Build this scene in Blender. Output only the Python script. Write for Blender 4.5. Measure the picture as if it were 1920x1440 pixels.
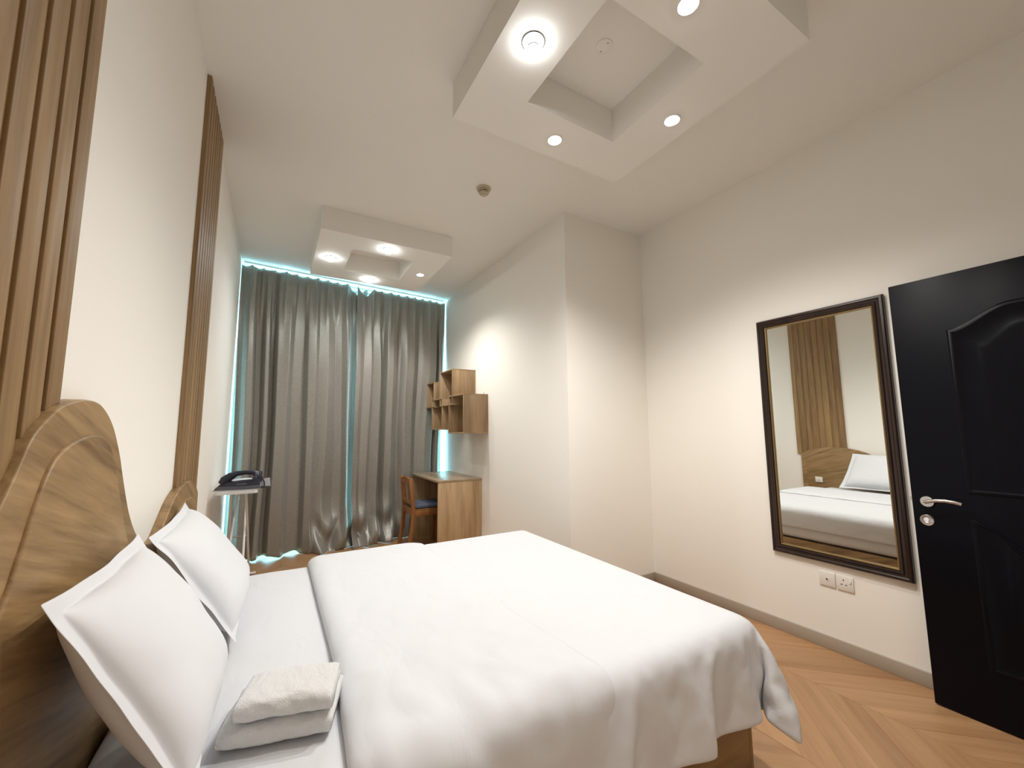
import bpy, bmesh, math, random
import numpy as np
from mathutils import Matrix, Vector, noise
random.seed(7)
for _o in list(bpy.data.objects): bpy.data.objects.remove(_o)
SC = bpy.context.scene
COL = SC.collection

# ------------------------------------------------------------------ camera
F_PX, YAW, PITCH, ROLL = 766.846, math.radians(30.1602), math.radians(6.4667), math.radians(0.3782)
CAM_H = 1.335
def cam_axes():
    f = Vector((math.sin(YAW)*math.cos(PITCH), math.cos(YAW)*math.cos(PITCH), math.sin(PITCH)))
    r = Vector((math.cos(YAW), -math.sin(YAW), 0)); d = f.cross(r)
    c, s = math.cos(ROLL), math.sin(ROLL)
    return c*r + s*d, -s*r + c*d, f
_r, _d, _f = cam_axes()
cd = bpy.data.cameras.new('camera'); cam = bpy.data.objects.new('camera', cd); COL.objects.link(cam)
cam.matrix_world = Matrix(((_r.x, -_d.x, -_f.x, 0), (_r.y, -_d.y, -_f.y, 0), (_r.z, -_d.z, -_f.z, CAM_H), (0, 0, 0, 1)))
cd.sensor_fit = 'HORIZONTAL'; cd.sensor_width = 36; cd.lens = F_PX*36/1920; cd.clip_start = .01; cd.clip_end = 100
SC.camera = cam
# ------------------------------------------------------------------ daylight + exposure
W = bpy.data.worlds.new('World'); SC.world = W; W.use_nodes = True
bg = W.node_tree.nodes['Background']; bg.inputs[0].default_value = (.84, .93, 1, 1); bg.inputs[1].default_value = 14.0
vs = SC.view_settings; vs.view_transform = 'Standard'; vs.look = 'None'; vs.gamma = 1; vs.exposure = 0.0; vs.use_curve_mapping = False
WARM, COOL = (1, .955, .90), (.93, .985, 1)
SC.cycles.caustics_reflective = False; SC.cycles.caustics_refractive = False; SC.cycles.max_bounces = 7; SC.cycles.diffuse_bounces = 5; SC.cycles.glossy_bounces = 3
LAMP_W = 73.0        # each ceiling downlight

# ------------------------------------------------------------------ helpers
def obj(name, me, mat=None, parent=None, smooth=False):
    o = bpy.data.objects.new(name, me); COL.objects.link(o)
    if mat is not None and not me.materials: me.materials.append(mat)
    if parent is not None: o.parent = parent
    if smooth:
        for p in me.polygons: p.use_smooth = True
    return o
def bmobj(name, bm, mat=None, parent=None, smooth=False):
    me = bpy.data.meshes.new(name); bm.normal_update(); bm.to_mesh(me); bm.free()
    return obj(name, me, mat, parent, smooth)
def autosmooth(o, ang=40):
    me = o.data
    for p in me.polygons: p.use_smooth = True
    try: me.set_sharp_from_angle(angle=math.radians(ang))
    except Exception: pass
    return o
def tag(o, label, cat, group=None):
    o['label'] = label; o['category'] = cat
    if group: o['group'] = group
    return o
def struct(o, label=None):
    o['kind'] = 'structure'
    if label: o['label'] = label
    return o
def thing(name, label, cat, loc=(0, 0, 0), rz=0, group=None):
    o = bpy.data.objects.new(name, None); COL.objects.link(o); o.empty_display_size = .05
    o.location = loc; o.rotation_euler = (0, 0, rz)
    return tag(o, label, cat, group)
def bbox(bm, x0, x1, y0, y1, z0, z1, bev=0, seg=2):
    b = bmesh.new(); bmesh.ops.create_cube(b, size=1)
    for v in b.verts: v.co = (x0+(v.co.x+.5)*(x1-x0), y0+(v.co.y+.5)*(y1-y0), z0+(v.co.z+.5)*(z1-z0))
    if bev: bmesh.ops.bevel(b, geom=b.edges[:], offset=bev, segments=seg, profile=.5, affect='EDGES')
    m = bpy.data.meshes.new('t'); b.to_mesh(m); b.free(); bm.from_mesh(m); bpy.data.meshes.remove(m)
def box(name, x0, x1, y0, y1, z0, z1, mat, parent=None, bev=0, seg=2):
    bm = bmesh.new(); bbox(bm, x0, x1, y0, y1, z0, z1, bev, seg)
    o = bmobj(name, bm, mat, parent)
    if bev: autosmooth(o, 50)
    return o
def prism(bm, pts, a0, a1, axis='x'):
    """extrude 2D polygon pts; axis x: pts are (y,z); y: (x,z); z: (x,y)"""
    def P(p, a):
        return (a, p[0], p[1]) if axis == 'x' else (p[0], a, p[1]) if axis == 'y' else (p[0], p[1], a)
    A = [bm.verts.new(P(p, a0)) for p in pts]; B = [bm.verts.new(P(p, a1)) for p in pts]
    n = len(pts)
    bm.faces.new(A); bm.faces.new(B[::-1])
    for i in range(n):
        j = (i+1) % n; bm.faces.new((A[i], B[i], B[j], A[j]))
    bmesh.ops.recalc_face_normals(bm, faces=bm.faces[:])
def lathe(bm, prof, seg=32, origin=(0, 0, 0), axis='z', cap=True):
    rings = []
    for r, h in prof:
        ring = []
        for k in range(seg):
            a = 2*math.pi*k/seg; c, s = r*math.cos(a), r*math.sin(a)
            p = (c, s, h) if axis == 'z' else (h, c, s) if axis == 'x' else (c, h, s)
            ring.append(bm.verts.new((origin[0]+p[0], origin[1]+p[1], origin[2]+p[2])))
        rings.append(ring)
    for a, b in zip(rings, rings[1:]):
        for k in range(seg):
            bm.faces.new((a[k], a[(k+1) % seg], b[(k+1) % seg], b[k]))
    if cap:
        if prof[0][0] > 1e-5: bm.faces.new(rings[0][::-1])
        if prof[-1][0] > 1e-5: bm.faces.new(rings[-1])
    bmesh.ops.remove_doubles(bm, verts=bm.verts[:], dist=1e-6)
    bmesh.ops.recalc_face_normals(bm, faces=bm.faces[:])
def tube(bm, pts, r, seg=10, ry=None, cap=True):
    pts = [Vector(p) for p in pts]; n = len(pts); rings = []
    up = Vector((0, 0, 1)); prev = None
    for i, p in enumerate(pts):
        t = (pts[min(i+1, n-1)]-pts[max(i-1, 0)]).normalized()
        if prev is None:
            u = t.cross(up)
            if u.length < .05: u = t.cross(Vector((1, 0, 0)))
        else: u = prev - t*prev.dot(t)
        u.normalize(); prev = u; w = t.cross(u)
        rr = r[i] if isinstance(r, (list, tuple)) else r
        rw = rr if ry is None else (ry[i] if isinstance(ry, (list, tuple)) else ry)
        rings.append([bm.verts.new(p+u*rr*math.cos(2*math.pi*k/seg)+w*rw*math.sin(2*math.pi*k/seg)) for k in range(seg)])
    for a, b in zip(rings, rings[1:]):
        for k in range(seg): bm.faces.new((a[k], a[(k+1) % seg], b[(k+1) % seg], b[k]))
    if cap: bm.faces.new(rings[0][::-1]); bm.faces.new(rings[-1])
    bmesh.ops.recalc_face_normals(bm, faces=bm.faces[:])
def gridmesh(name, co, mat, parent=None, flip=False):
    ny, nx, _ = co.shape
    F = [(j*nx+i, j*nx+i+1, (j+1)*nx+i+1, (j+1)*nx+i) for j in range(ny-1) for i in range(nx-1)]
    if flip: F = [f[::-1] for f in F]
    me = bpy.data.meshes.new(name); me.from_pydata(co.reshape(-1, 3).tolist(), [], F)
    return obj(name, me, mat, parent, True)
def interp(pts, n):
    """Catmull-Rom through 2D points sampled n per span"""
    P = [pts[0]]+list(pts)+[pts[-1]]; out = []
    for i in range(1, len(P)-2):
        for k in range(n):
            t = k/n; a, b, c, d = P[i-1], P[i], P[i+1], P[i+2]
            out.append(tuple(.5*((2*b[j])+(-a[j]+c[j])*t+(2*a[j]-5*b[j]+4*c[j]-d[j])*t*t+(-a[j]+3*b[j]-3*c[j]+d[j])*t**3) for j in (0, 1)))
    out.append(tuple(pts[-1])); return out
def sm(a, b, x):
    t = max(0., min(1., (x-a)/(b-a))); return t*t*(3-2*t)

# ------------------------------------------------------------------ materials
def newmat(name):
    m = bpy.data.materials.new(name); m.use_nodes = True
    return m, m.node_tree, m.node_tree.nodes['Principled BSDF']
def plain(name, col, rough=.6, metal=0, bump=0, bscale=200, emit=None, estr=0, spec=.5, coat=0, sheen=0):
    m, nt, b = newmat(name)
    b.inputs['Base Color'].default_value = (*col, 1); b.inputs['Roughness'].default_value = rough; b.inputs['Metallic'].default_value = metal
    b.inputs['Specular IOR Level'].default_value = spec
    if coat: b.inputs['Coat Weight'].default_value = coat
    if sheen: b.inputs['Sheen Weight'].default_value = sheen
    if emit: b.inputs['Emission Color'].default_value = (*emit, 1); b.inputs['Emission Strength'].default_value = estr
    if bump:
        tc = nt.nodes.new('ShaderNodeTexCoord'); nz = nt.nodes.new('ShaderNodeTexNoise'); nz.inputs['Scale'].default_value = bscale; nz.inputs['Detail'].default_value = 4
        bp = nt.nodes.new('ShaderNodeBump'); bp.inputs['Strength'].default_value = bump; bp.inputs['Distance'].default_value = .002
        nt.links.new(tc.outputs['Object'], nz.inputs['Vector']); nt.links.new(nz.outputs['Fac'], bp.inputs['Height']); nt.links.new(bp.outputs[0], b.inputs['Normal'])
    return m
def wood(name, c_dark, c_mid, c_light, axis='z', scale=1.0, rough=.45, rnd=0.0, wav=.6, tilt=0.0, bump=.12):
    m, nt, b = newmat(name); N = nt.nodes.new; L = nt.links.new
    tc = N('ShaderNodeTexCoord'); mp = N('ShaderNodeMapping')
    s = [9.0*scale]*3; s['xyz'.index(axis)] = .55*scale; mp.inputs['Scale'].default_value = s
    mp0 = N('ShaderNodeMapping'); mp0.inputs['Rotation'].default_value = (tilt, 0, 0)
    L(tc.outputs['Object'], mp0.inputs['Vector'])
    add = N('ShaderNodeVectorMath'); add.operation = 'ADD'
    oi = N('ShaderNodeObjectInfo'); mul = N('ShaderNodeMath'); mul.operation = 'MULTIPLY'; mul.inputs[1].default_value = 37.0
    L(oi.outputs['Random'], mul.inputs[0]); L(mp0.outputs[0], mp.inputs['Vector']); L(mp.outputs[0], add.inputs[0]); L(mul.outputs[0], add.inputs[1])
    n1 = N('ShaderNodeTexNoise'); n1.inputs['Scale'].default_value = 1.0; n1.inputs['Detail'].default_value = 3; n1.inputs['Distortion'].default_value = wav
    n2 = N('ShaderNodeTexNoise'); n2.inputs['Scale'].default_value = 5.5; n2.inputs['Detail'].default_value = 6; n2.inputs['Roughness'].default_value = .65; n2.inputs['Distortion'].default_value = .3
    L(add.outputs[0], n1.inputs['Vector']); L(add.outputs[0], n2.inputs['Vector'])
    mx = N('ShaderNodeMath'); mx.operation = 'MULTIPLY_ADD'; mx.inputs[1].default_value = .55
    hf = N('ShaderNodeMath'); hf.operation = 'MULTIPLY'; hf.inputs[1].default_value = .45
    L(n2.outputs['Fac'], hf.inputs[0]); L(n1.outputs['Fac'], mx.inputs[0]); L(hf.outputs[0], mx.inputs[2])
    cr = N('ShaderNodeValToRGB'); e = cr.color_ramp.elements
    e[0].position = .33; e[0].color = (*c_dark, 1); e[1].position = .68; e[1].color = (*c_light, 1)
    q = e.new(.5); q.color = (*c_mid, 1)
    L(mx.outputs[0], cr.inputs[0])
    out = cr.outputs[0]
    if rnd:
        hs = N('ShaderNodeHueSaturation'); mr = N('ShaderNodeMapRange'); mr.inputs['To Min'].default_value = 1-rnd; mr.inputs['To Max'].default_value = 1+rnd
        L(oi.outputs['Random'], mr.inputs['Value']); L(mr.outputs[0], hs.inputs['Value']); L(out, hs.inputs['Color']); out = hs.outputs[0]
    L(out, b.inputs['Base Color']); b.inputs['Roughness'].default_value = rough
    bp = N('ShaderNodeBump'); bp.inputs['Strength'].default_value = bump; bp.inputs['Distance'].default_value = .002
    L(n2.outputs['Fac'], bp.inputs['Height']); L(bp.outputs[0], b.inputs['Normal'])
    return m
def cotton(name, col=(.86, .85, .84), crease=.25, weave=900, rough=.85, cscale=5.0):
    m, nt, b = newmat(name); N = nt.nodes.new; L = nt.links.new
    b.inputs['Base Color'].default_value = (*col, 1); b.inputs['Roughness'].default_value = rough; b.inputs['Sheen Weight'].default_value = .15
    b.inputs['Specular IOR Level'].default_value = .25
    tc = N('ShaderNodeTexCoord'); mp = N('ShaderNodeMapping'); mp.inputs['Scale'].default_value = (1.6, .8, 1.2); mp.inputs['Rotation'].default_value = (0, 0, .5)
    L(tc.outputs['Object'], mp.inputs['Vector'])
    n1 = N('ShaderNodeTexNoise'); n1.inputs['Scale'].default_value = cscale; n1.inputs['Detail'].default_value = 3; n1.inputs['Roughness'].default_value = .4; n1.inputs['Distortion'].default_value = .7
    n2 = N('ShaderNodeTexNoise'); n2.inputs['Scale'].default_value = weave; n2.inputs['Detail'].default_value = 1
    L(mp.outputs[0], n1.inputs['Vector']); L(tc.outputs['Object'], n2.inputs['Vector'])
    b1 = N('ShaderNodeBump'); b1.inputs['Strength'].default_value = crease; b1.inputs['Distance'].default_value = .03
    b2 = N('ShaderNodeBump'); b2.inputs['Strength'].default_value = .08; b2.inputs['Distance'].default_value = .001
    L(n1.outputs['Fac'], b1.inputs['Height']); L(n2.outputs['Fac'], b2.inputs['Height']); L(b1.outputs[0], b2.inputs['Normal']); L(b2.outputs[0], b.inputs['Normal'])
    return m

M_WALL = plain('wall_paint', (.875, .845, .785), .75)
M_CEIL = plain('ceiling_paint', (.86, .835, .785), .8)
M_BASEB = plain('baseboard_paint', (.40, .345, .28), .4)
M_TRIM = plain('white_trim', (.8, .79, .77), .4)
WD = dict(c_dark=(.155, .086, .033), c_mid=(.272, .165, .070), c_light=(.375, .238, .108))
M_WOODV = wood('oak_laminate_upright', axis='z', rough=.52, **WD)
M_WOODH = wood('oak_laminate_level', (.135, .074, .028), (.272, .167, .072), (.39, .252, .118), axis='y', rough=.45, scale=1.5, wav=1.3, tilt=.30)
M_WOODX = wood('oak_laminate_cross', axis='x', rough=.42, scale=.8, wav=1.2, **WD)
M_SHELF = wood('oak_shelf', (.20, .125, .06), (.33, .22, .12), (.43, .30, .17), axis='z', rough=.5)
M_SHELFY = wood('oak_shelf_level', (.20, .125, .06), (.33, .22, .12), (.43, .30, .17), axis='y', rough=.5)
M_DESKSIDE = wood('oak_desk_side', (.30, .19, .095), (.46, .315, .172), (.57, .41, .24), axis='z', rough=.5)
M_DESKTOP = wood('oak_desktop', (.22, .15, .09), (.34, .25, .16), (.43, .33, .22), axis='y', rough=.25)
M_CHAIR = wood('red_brown_wood', (.19, .075, .022), (.30, .125, .038), (.37, .165, .055), axis='z', rough=.4, scale=1.4)
M_PLANK = wood('floor_plank_oak', (.31, .163, .074), (.395, .22, .106), (.46, .265, .136), axis='y', rough=.42, rnd=.10, scale=.9)
M_GROUT = plain('floor_joint', (.16, .10, .06), .8)
M_SHEET = cotton('white_sheet', (.66, .67, .70), .22)
M_DUVET = cotton('white_duvet', (.66, .67, .70), .30)
M_PILLOW = cotton('white_pillowcase', (.69, .70, .73), .06)
M_TOWEL = cotton('white_towel', (.77, .77, .775), .2, weave=520, cscale=25)
M_TOWEL.node_tree.nodes['Bump.001'].inputs['Strength'].default_value = .8
M_TOWEL.node_tree.nodes['Bump.001'].inputs['Distance'].default_value = .004
M_BLACK = plain('door_black_paint', (.0035, .0037, .006), .36, spec=.10, bump=.03, bscale=150)
M_STEEL = plain('brushed_steel', (.62, .58, .54), .28, 1)
M_CHROME = plain('polished_chrome', (.8, .78, .75), .12, 1)
M_DARKHOLE = plain('dark_slot', (.02, .015, .012), .7)
M_MIRROR = plain('mirror_glass', (.88, .90, .87), 0.0, 1)
M_FRAME = wood('dark_walnut_frame', (.012, .006, .004), (.022, .011, .008), (.035, .018, .012), axis='z', rough=.32)
M_GOLD = plain('antique_gold_lip', (.32, .22, .10), .35, .8)
M_PLASTIC = plain('white_plastic', (.78, .74, .69), .35)
M_CREAM = plain('cream_plastic', (.52, .45, .32), .45)
M_CUSHION = plain('blue_grey_fabric', (.10, .12, .17), .9, bump=.5, bscale=300)
M_WMETAL = plain('white_enamel', (.72, .71, .70), .35)
M_GREYM = plain('grey_enamel', (.35, .34, .34), .35)
M_NAVY = plain('navy_plastic', (.012, .014, .028), .3)
M_IRONGREY = plain('iron_grey_plastic', (.07, .07, .085), .35)
M_PAPER = plain('pale_paper', (.6, .62, .68), .6)
SIM_MAIN = (87, 61, [[527,56,57,56,56,57,56,53,56,56,56,56,56,56,54,56,55,54,55,56,53,55,49,52,56,30,40,56,57,57,57,57,57,55,56,56,52,57,56,27,41,55,58,59,56,58,56,56,58,59,47,49,50,55,-53,-43,-54,19,20,26,33,
1,0,-1,1,0,-2,0,4,0,-3,0,0,-2,-1,2,-1,1,0,-1,0,3,0,-3,-2,-3,24,-14,0,-1,0,0,0,1,3,-4,1,1,-5,0,13,-9,-1,0,0,2,-2,-2,3,-1,-2,-2,-2,6,-1,-4,20,4,5,6,-10,10,
1,0,0,-1,1,0,0,-2,1,0,0,0,-1,0,0,1,-1,2,-2,-1,0,0,10,0,-3,-16,14,0,-1,0,0,-1,-1,-1,5,-1,-5,1,0,-5,9,2,-3,-2,1,-1,5,-4,-5,-1,12,-10,3,1,-2,15,26,-47,11,30,2,
1,0,0,0,-2,0,1,0,-2,3,0,-1,0,0,0,-1,1,-1,4,-4,-1,2,-1,-2,1,14,-9,1,-1,0,-2,0,1,-1,1,-7,6,1,-4,8,8,-15,3,1,-1,3,-4,-6,5,2,-23,22,-3,2,4,-33,6,60,0,0,-4,
1,0,0,0,0,1,-2,1,1,-2,0,0,0,0,-1,1,-1,0,0,2,-1,-2,0,5,-4,4,2,-4,2,-2,0,1,-2,1,-1,5,-8,-4,5,15,-15,4,0,0,0,-2,0,-1,1,1,3,-5,0,1,3,-6,23,5,3,-7,12,
1,0,0,-1,0,0,1,-1,0,2,-2,1,-1,0,0,-1,0,1,-1,2,-2,1,-1,2,0,-2,9,-6,0,-1,1,-1,0,-2,0,2,3,-2,-3,-3,4,3,-1,-1,-1,0,-2,4,-1,-10,14,-7,1,0,5,-3,38,0,3,-17,-3,
2,-1,0,0,0,0,0,0,-1,0,0,-1,1,0,0,0,0,-1,0,0,2,-3,1,0,5,-6,12,-7,-1,1,-2,0,0,-1,-1,-1,-2,6,-2,-5,8,1,-1,-2,0,1,3,1,-5,-4,4,3,-5,-9,-3,42,-1,4,-3,-5,-1,
1,0,0,0,0,0,-1,0,0,-1,2,-1,0,0,0,-1,0,0,0,0,1,-1,0,-1,3,-2,1,3,0,-3,1,-1,-3,2,0,-1,-1,3,0,0,10,-7,0,-1,-1,-1,0,1,1,0,1,2,-6,-9,9,34,-1,-1,-32,25,-45,
1,1,-1,0,0,0,-1,1,0,-1,-1,1,0,0,0,0,0,0,-1,0,-1,2,-2,1,-2,2,-1,5,0,1,-3,-2,2,-1,-3,-1,6,-6,4,5,-6,5,-2,1,-1,-1,-1,-3,3,2,0,2,0,-16,29,17,-1,-55,21,-45,-5,
2,-1,0,0,0,-1,1,-1,0,1,0,-1,1,-1,0,0,0,-1,0,-1,0,1,0,-1,0,6,-5,6,-6,1,1,0,-1,-1,2,1,-1,0,-1,0,0,8,-6,0,-1,0,-1,0,-4,8,-2,2,2,-30,56,-10,-35,-10,-24,11,20,
1,0,0,0,0,0,0,0,-1,0,0,0,0,0,0,0,-1,0,0,1,-1,-1,1,0,0,0,5,-4,1,-1,1,-1,0,0,-1,-2,3,1,-1,-1,4,-2,2,0,-2,-1,-1,1,2,-1,1,-1,1,30,-21,-34,16,19,-14,28,-53,
2,0,0,0,-1,0,0,0,0,-1,0,0,0,1,-1,0,0,0,0,-1,0,0,0,-1,1,-1,-1,3,1,1,-2,1,0,0,-1,1,0,-1,0,-1,0,0,3,-2,0,0,0,1,0,-1,-1,-1,4,-6,-10,26,-35,15,47,-72,70,
2,0,-1,0,1,-1,0,-1,0,1,-1,0,1,-1,0,0,0,0,-1,0,1,-1,0,0,0,0,0,0,2,-1,1,0,-1,-1,0,0,0,2,-1,0,-1,0,1,0,1,-1,0,1,-1,1,0,0,-3,18,6,-25,42,0,-59,42,-50,
2,-1,1,-1,0,0,-1,1,0,-1,0,0,0,0,0,0,-1,1,0,0,-1,1,-1,1,-1,1,0,0,0,0,0,0,0,0,1,0,-1,-1,0,1,0,0,-1,0,1,0,0,-1,1,-1,0,1,1,2,10,17,-44,-22,14,-5,15,
1,1,-1,0,0,0,0,-1,0,0,1,-1,0,0,0,0,0,-1,1,-1,1,-1,1,-1,1,-1,0,0,1,0,0,0,0,0,-1,0,0,2,0,-1,0,0,0,1,-1,0,0,0,0,0,-1,-1,0,2,-15,-11,43,-11,1,-5,-3,
1,0,0,0,0,0,0,-1,1,0,-1,1,-1,0,0,0,0,0,0,0,0,1,-1,0,0,0,0,0,-1,1,0,0,0,0,0,0,0,-1,0,0,1,-1,1,0,-1,0,0,1,-1,0,0,0,0,-3,7,2,-35,48,14,7,5,
2,0,0,0,-1,-1,1,1,-1,0,0,0,-1,0,0,0,1,-1,-1,1,0,-1,1,0,-1,0,1,0,0,0,-1,1,0,0,0,0,0,0,0,0,-1,2,-1,-1,1,0,0,-1,0,0,0,-1,1,2,-4,-4,19,-42,-1,16,-3,
3,-2,0,0,0,1,-1,-1,0,0,0,0,1,0,-1,0,0,1,0,-1,0,0,0,0,0,0,0,0,0,-1,1,-1,1,0,-1,1,0,0,0,0,0,-1,0,1,0,-1,0,0,1,-1,1,0,-1,-1,3,-2,-10,26,-10,-29,10,
0,1,0,0,0,0,0,0,0,0,-1,0,1,-1,1,-1,0,-1,1,0,0,0,0,0,0,0,-1,0,1,0,0,0,-1,1,0,-1,0,0,1,0,0,0,0,-1,0,1,0,0,-1,1,-1,0,0,0,0,4,-5,-13,8,5,-3,
1,0,0,0,-1,1,0,0,0,-1,1,0,-1,0,0,1,-1,1,-1,0,0,0,0,0,0,0,0,0,0,0,0,0,0,-1,1,0,0,0,-1,1,-1,0,0,0,1,-1,0,1,-1,0,0,1,0,0,1,-2,5,-4,-5,6,-1,
2,0,-1,0,1,-1,-1,1,0,0,0,0,-1,1,-1,0,0,0,0,1,-1,0,0,0,0,0,0,0,0,0,0,0,0,0,0,0,0,0,0,-1,1,0,0,0,-1,1,0,-1,1,0,0,-1,0,2,1,-4,-1,3,10,-1,-10,
1,0,0,1,-1,-1,1,0,0,0,0,-1,1,-1,1,-1,1,-1,0,0,0,0,0,0,0,0,0,0,-1,0,0,0,1,0,0,0,0,0,0,0,-1,1,0,-1,1,-1,1,0,-1,0,1,0,-1,0,-2,2,6,5,-16,3,2,
2,-1,1,-1,0,0,0,0,-1,1,-1,1,-1,1,-1,0,0,0,0,0,0,1,-1,0,0,0,0,0,0,0,0,0,-1,0,0,0,0,0,0,0,2,-2,0,1,-1,1,-1,0,1,0,-1,1,0,0,0,0,5,-13,10,-9,12,
1,1,-1,0,0,0,0,0,1,-1,0,-1,1,-1,1,0,-1,0,1,-1,0,0,0,0,0,0,0,0,0,0,0,0,0,0,0,0,0,0,0,0,-1,1,0,0,0,0,0,0,0,0,0,-1,1,-1,1,2,-10,6,-1,12,-10,
2,-1,0,0,0,0,0,0,-1,0,0,1,-1,1,-1,0,0,1,-1,0,0,-1,1,0,0,0,0,0,0,0,0,0,0,0,0,0,0,0,0,0,0,0,0,0,0,0,0,0,0,0,-1,1,-1,1,1,-3,-1,13,-11,-2,-6,
1,0,1,-1,0,1,-1,-1,1,0,0,0,0,-1,0,0,1,-1,0,0,1,0,-1,0,0,0,0,0,0,0,-1,1,0,0,0,0,0,0,0,-1,1,0,0,0,0,0,-1,0,0,0,1,0,0,0,-2,4,0,-10,6,-4,6,
2,0,-1,0,0,0,0,0,-1,1,0,-1,0,0,1,0,-1,0,0,0,-1,0,1,0,0,0,0,0,0,0,1,-1,-1,1,0,-1,1,0,0,1,-1,-1,0,0,0,0,1,0,0,0,0,0,0,0,1,-1,7,-8,5,-2,-2,
2,-1,0,0,1,-1,-1,1,0,-1,0,0,0,1,-1,0,0,0,0,0,1,0,-1,0,0,0,0,0,0,0,-1,1,1,-1,-1,2,-2,0,0,0,0,1,0,0,0,0,0,0,0,0,0,-1,1,0,-1,4,-13,15,-7,3,-1,
1,1,0,0,-2,0,1,0,0,0,0,0,0,-1,0,0,0,0,0,1,-1,0,0,-1,1,0,0,-1,1,0,1,-2,0,0,1,-1,1,0,0,0,0,0,0,0,0,0,0,0,0,0,0,0,0,0,3,-3,7,-5,1,-2,10,
3,-1,-1,0,1,-1,0,-1,0,0,0,0,1,-1,0,0,0,0,0,-1,1,0,0,0,-1,1,0,1,-2,0,0,2,-1,0,0,0,0,0,0,0,0,0,0,0,0,0,0,0,-1,1,0,0,0,-1,-1,1,-1,-4,7,-1,-4,
3,-2,0,0,-1,1,0,0,0,0,0,0,-1,1,0,0,-1,0,0,1,-1,0,0,0,0,-1,1,0,1,-1,0,-1,1,0,1,-1,0,0,0,0,0,0,0,0,0,0,0,0,0,0,-1,1,0,0,0,-4,7,-3,-6,12,-13,
-3,2,0,0,1,0,0,0,0,0,0,0,0,0,-1,1,1,0,0,-1,-1,0,0,2,0,0,-2,0,1,0,0,0,0,0,-1,1,0,0,0,0,0,0,0,0,0,0,-1,1,1,-2,1,0,0,1,-2,5,-11,12,3,-12,12,
0,1,0,0,0,0,-1,0,0,0,0,0,0,0,1,-1,-1,1,0,0,1,0,0,-1,0,-1,1,0,-1,1,0,1,-1,0,0,0,0,0,0,0,0,0,-1,0,1,0,1,-2,0,1,0,-1,0,1,0,-3,6,-8,-3,5,4,
0,0,1,-1,0,0,1,0,0,-1,0,0,0,0,0,0,1,-1,0,0,0,0,0,0,-1,1,0,1,-1,0,0,-1,2,-1,0,0,0,0,0,0,0,-1,2,-1,-1,0,0,1,0,0,0,0,1,-1,0,0,4,-6,3,-3,-7,
0,0,0,1,-1,0,0,0,0,1,0,-1,0,0,0,0,1,-1,0,0,0,0,0,0,0,0,0,-1,1,0,0,0,-1,1,0,0,0,-1,1,0,-1,2,-2,1,0,0,0,0,0,0,0,0,0,-1,4,-2,-8,13,-7,0,1,
1,-1,0,0,1,-1,0,0,0,0,0,0,0,0,0,0,-1,1,0,0,0,0,0,-1,2,-1,1,-1,0,0,0,0,0,0,0,0,0,1,-2,1,0,-1,1,0,0,0,0,0,0,0,0,0,0,-1,2,-3,5,-2,0,0,6,
0,0,0,0,0,0,0,0,0,0,0,1,-1,0,0,1,0,-1,0,0,0,0,0,1,-1,1,-2,1,0,0,0,0,0,0,0,0,0,0,1,-1,0,0,0,0,0,0,0,0,0,0,0,1,-2,2,-3,7,-7,-2,9,-4,-8,
0,0,0,0,0,1,-1,0,0,0,0,0,1,0,-1,0,0,0,0,0,0,0,0,0,0,0,0,0,1,-1,0,0,0,0,0,0,0,0,0,0,1,-1,0,0,0,0,0,0,0,0,0,-1,1,0,-2,-3,10,-6,1,3,-3,
0,0,0,0,0,0,1,0,-1,0,0,0,0,-1,2,-1,-1,1,0,0,0,0,0,0,0,0,0,0,-1,1,0,0,0,0,0,0,0,0,-1,1,-1,1,0,0,0,0,0,0,-1,1,0,0,0,0,1,2,-5,6,-5,-2,13,
0,1,-1,0,0,0,0,0,0,0,0,0,0,1,-1,0,0,0,0,0,1,-1,0,0,0,0,1,-1,0,0,1,-1,0,0,0,0,0,0,1,-2,1,0,0,0,0,0,-1,1,1,-2,0,1,0,0,-1,1,-4,5,2,1,-11,
-1,0,2,-1,0,0,0,0,1,-1,0,0,0,0,0,0,1,-1,0,0,-1,1,0,0,0,0,0,0,0,0,-1,1,0,0,0,0,0,0,0,0,0,0,0,0,0,0,1,-1,0,1,-1,0,0,0,0,2,6,-10,-7,4,11,
1,0,-2,1,0,0,0,0,0,0,0,0,0,0,0,-1,1,1,-1,0,0,0,0,0,0,0,0,0,0,0,0,0,0,0,0,0,0,0,-1,1,0,0,0,0,0,0,0,0,-1,0,1,0,0,1,-1,-5,-3,11,0,4,-10,
0,0,0,0,0,0,0,0,0,1,-1,0,0,0,0,1,-1,0,0,0,0,0,0,0,0,0,0,1,0,0,-1,0,0,0,0,0,0,-1,1,0,0,0,0,0,0,0,0,-1,1,0,0,-1,0,0,1,4,1,-12,14,-15,8,
-1,1,1,-1,0,0,0,0,0,0,0,0,0,0,0,0,0,-1,1,0,0,0,0,0,0,0,0,0,-1,0,1,0,0,0,0,0,-1,1,1,-1,0,0,0,0,0,0,-1,1,1,-1,0,1,-1,-1,3,-6,1,2,2,2,-6,
1,-1,0,0,0,0,0,0,0,0,0,0,0,0,0,0,0,1,-1,0,0,0,0,0,0,0,0,-1,1,0,0,0,0,0,0,0,1,0,-2,1,0,0,0,0,0,0,0,0,0,0,0,-1,1,1,-3,2,0,4,-9,10,-8,
0,0,0,1,-1,0,0,0,0,0,0,0,0,0,0,0,0,0,1,-1,0,0,0,0,0,0,-1,2,0,-1,0,0,0,0,0,0,0,0,0,0,0,0,-1,1,0,0,1,0,-2,1,0,0,0,0,0,0,0,1,-2,-4,12,
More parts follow.
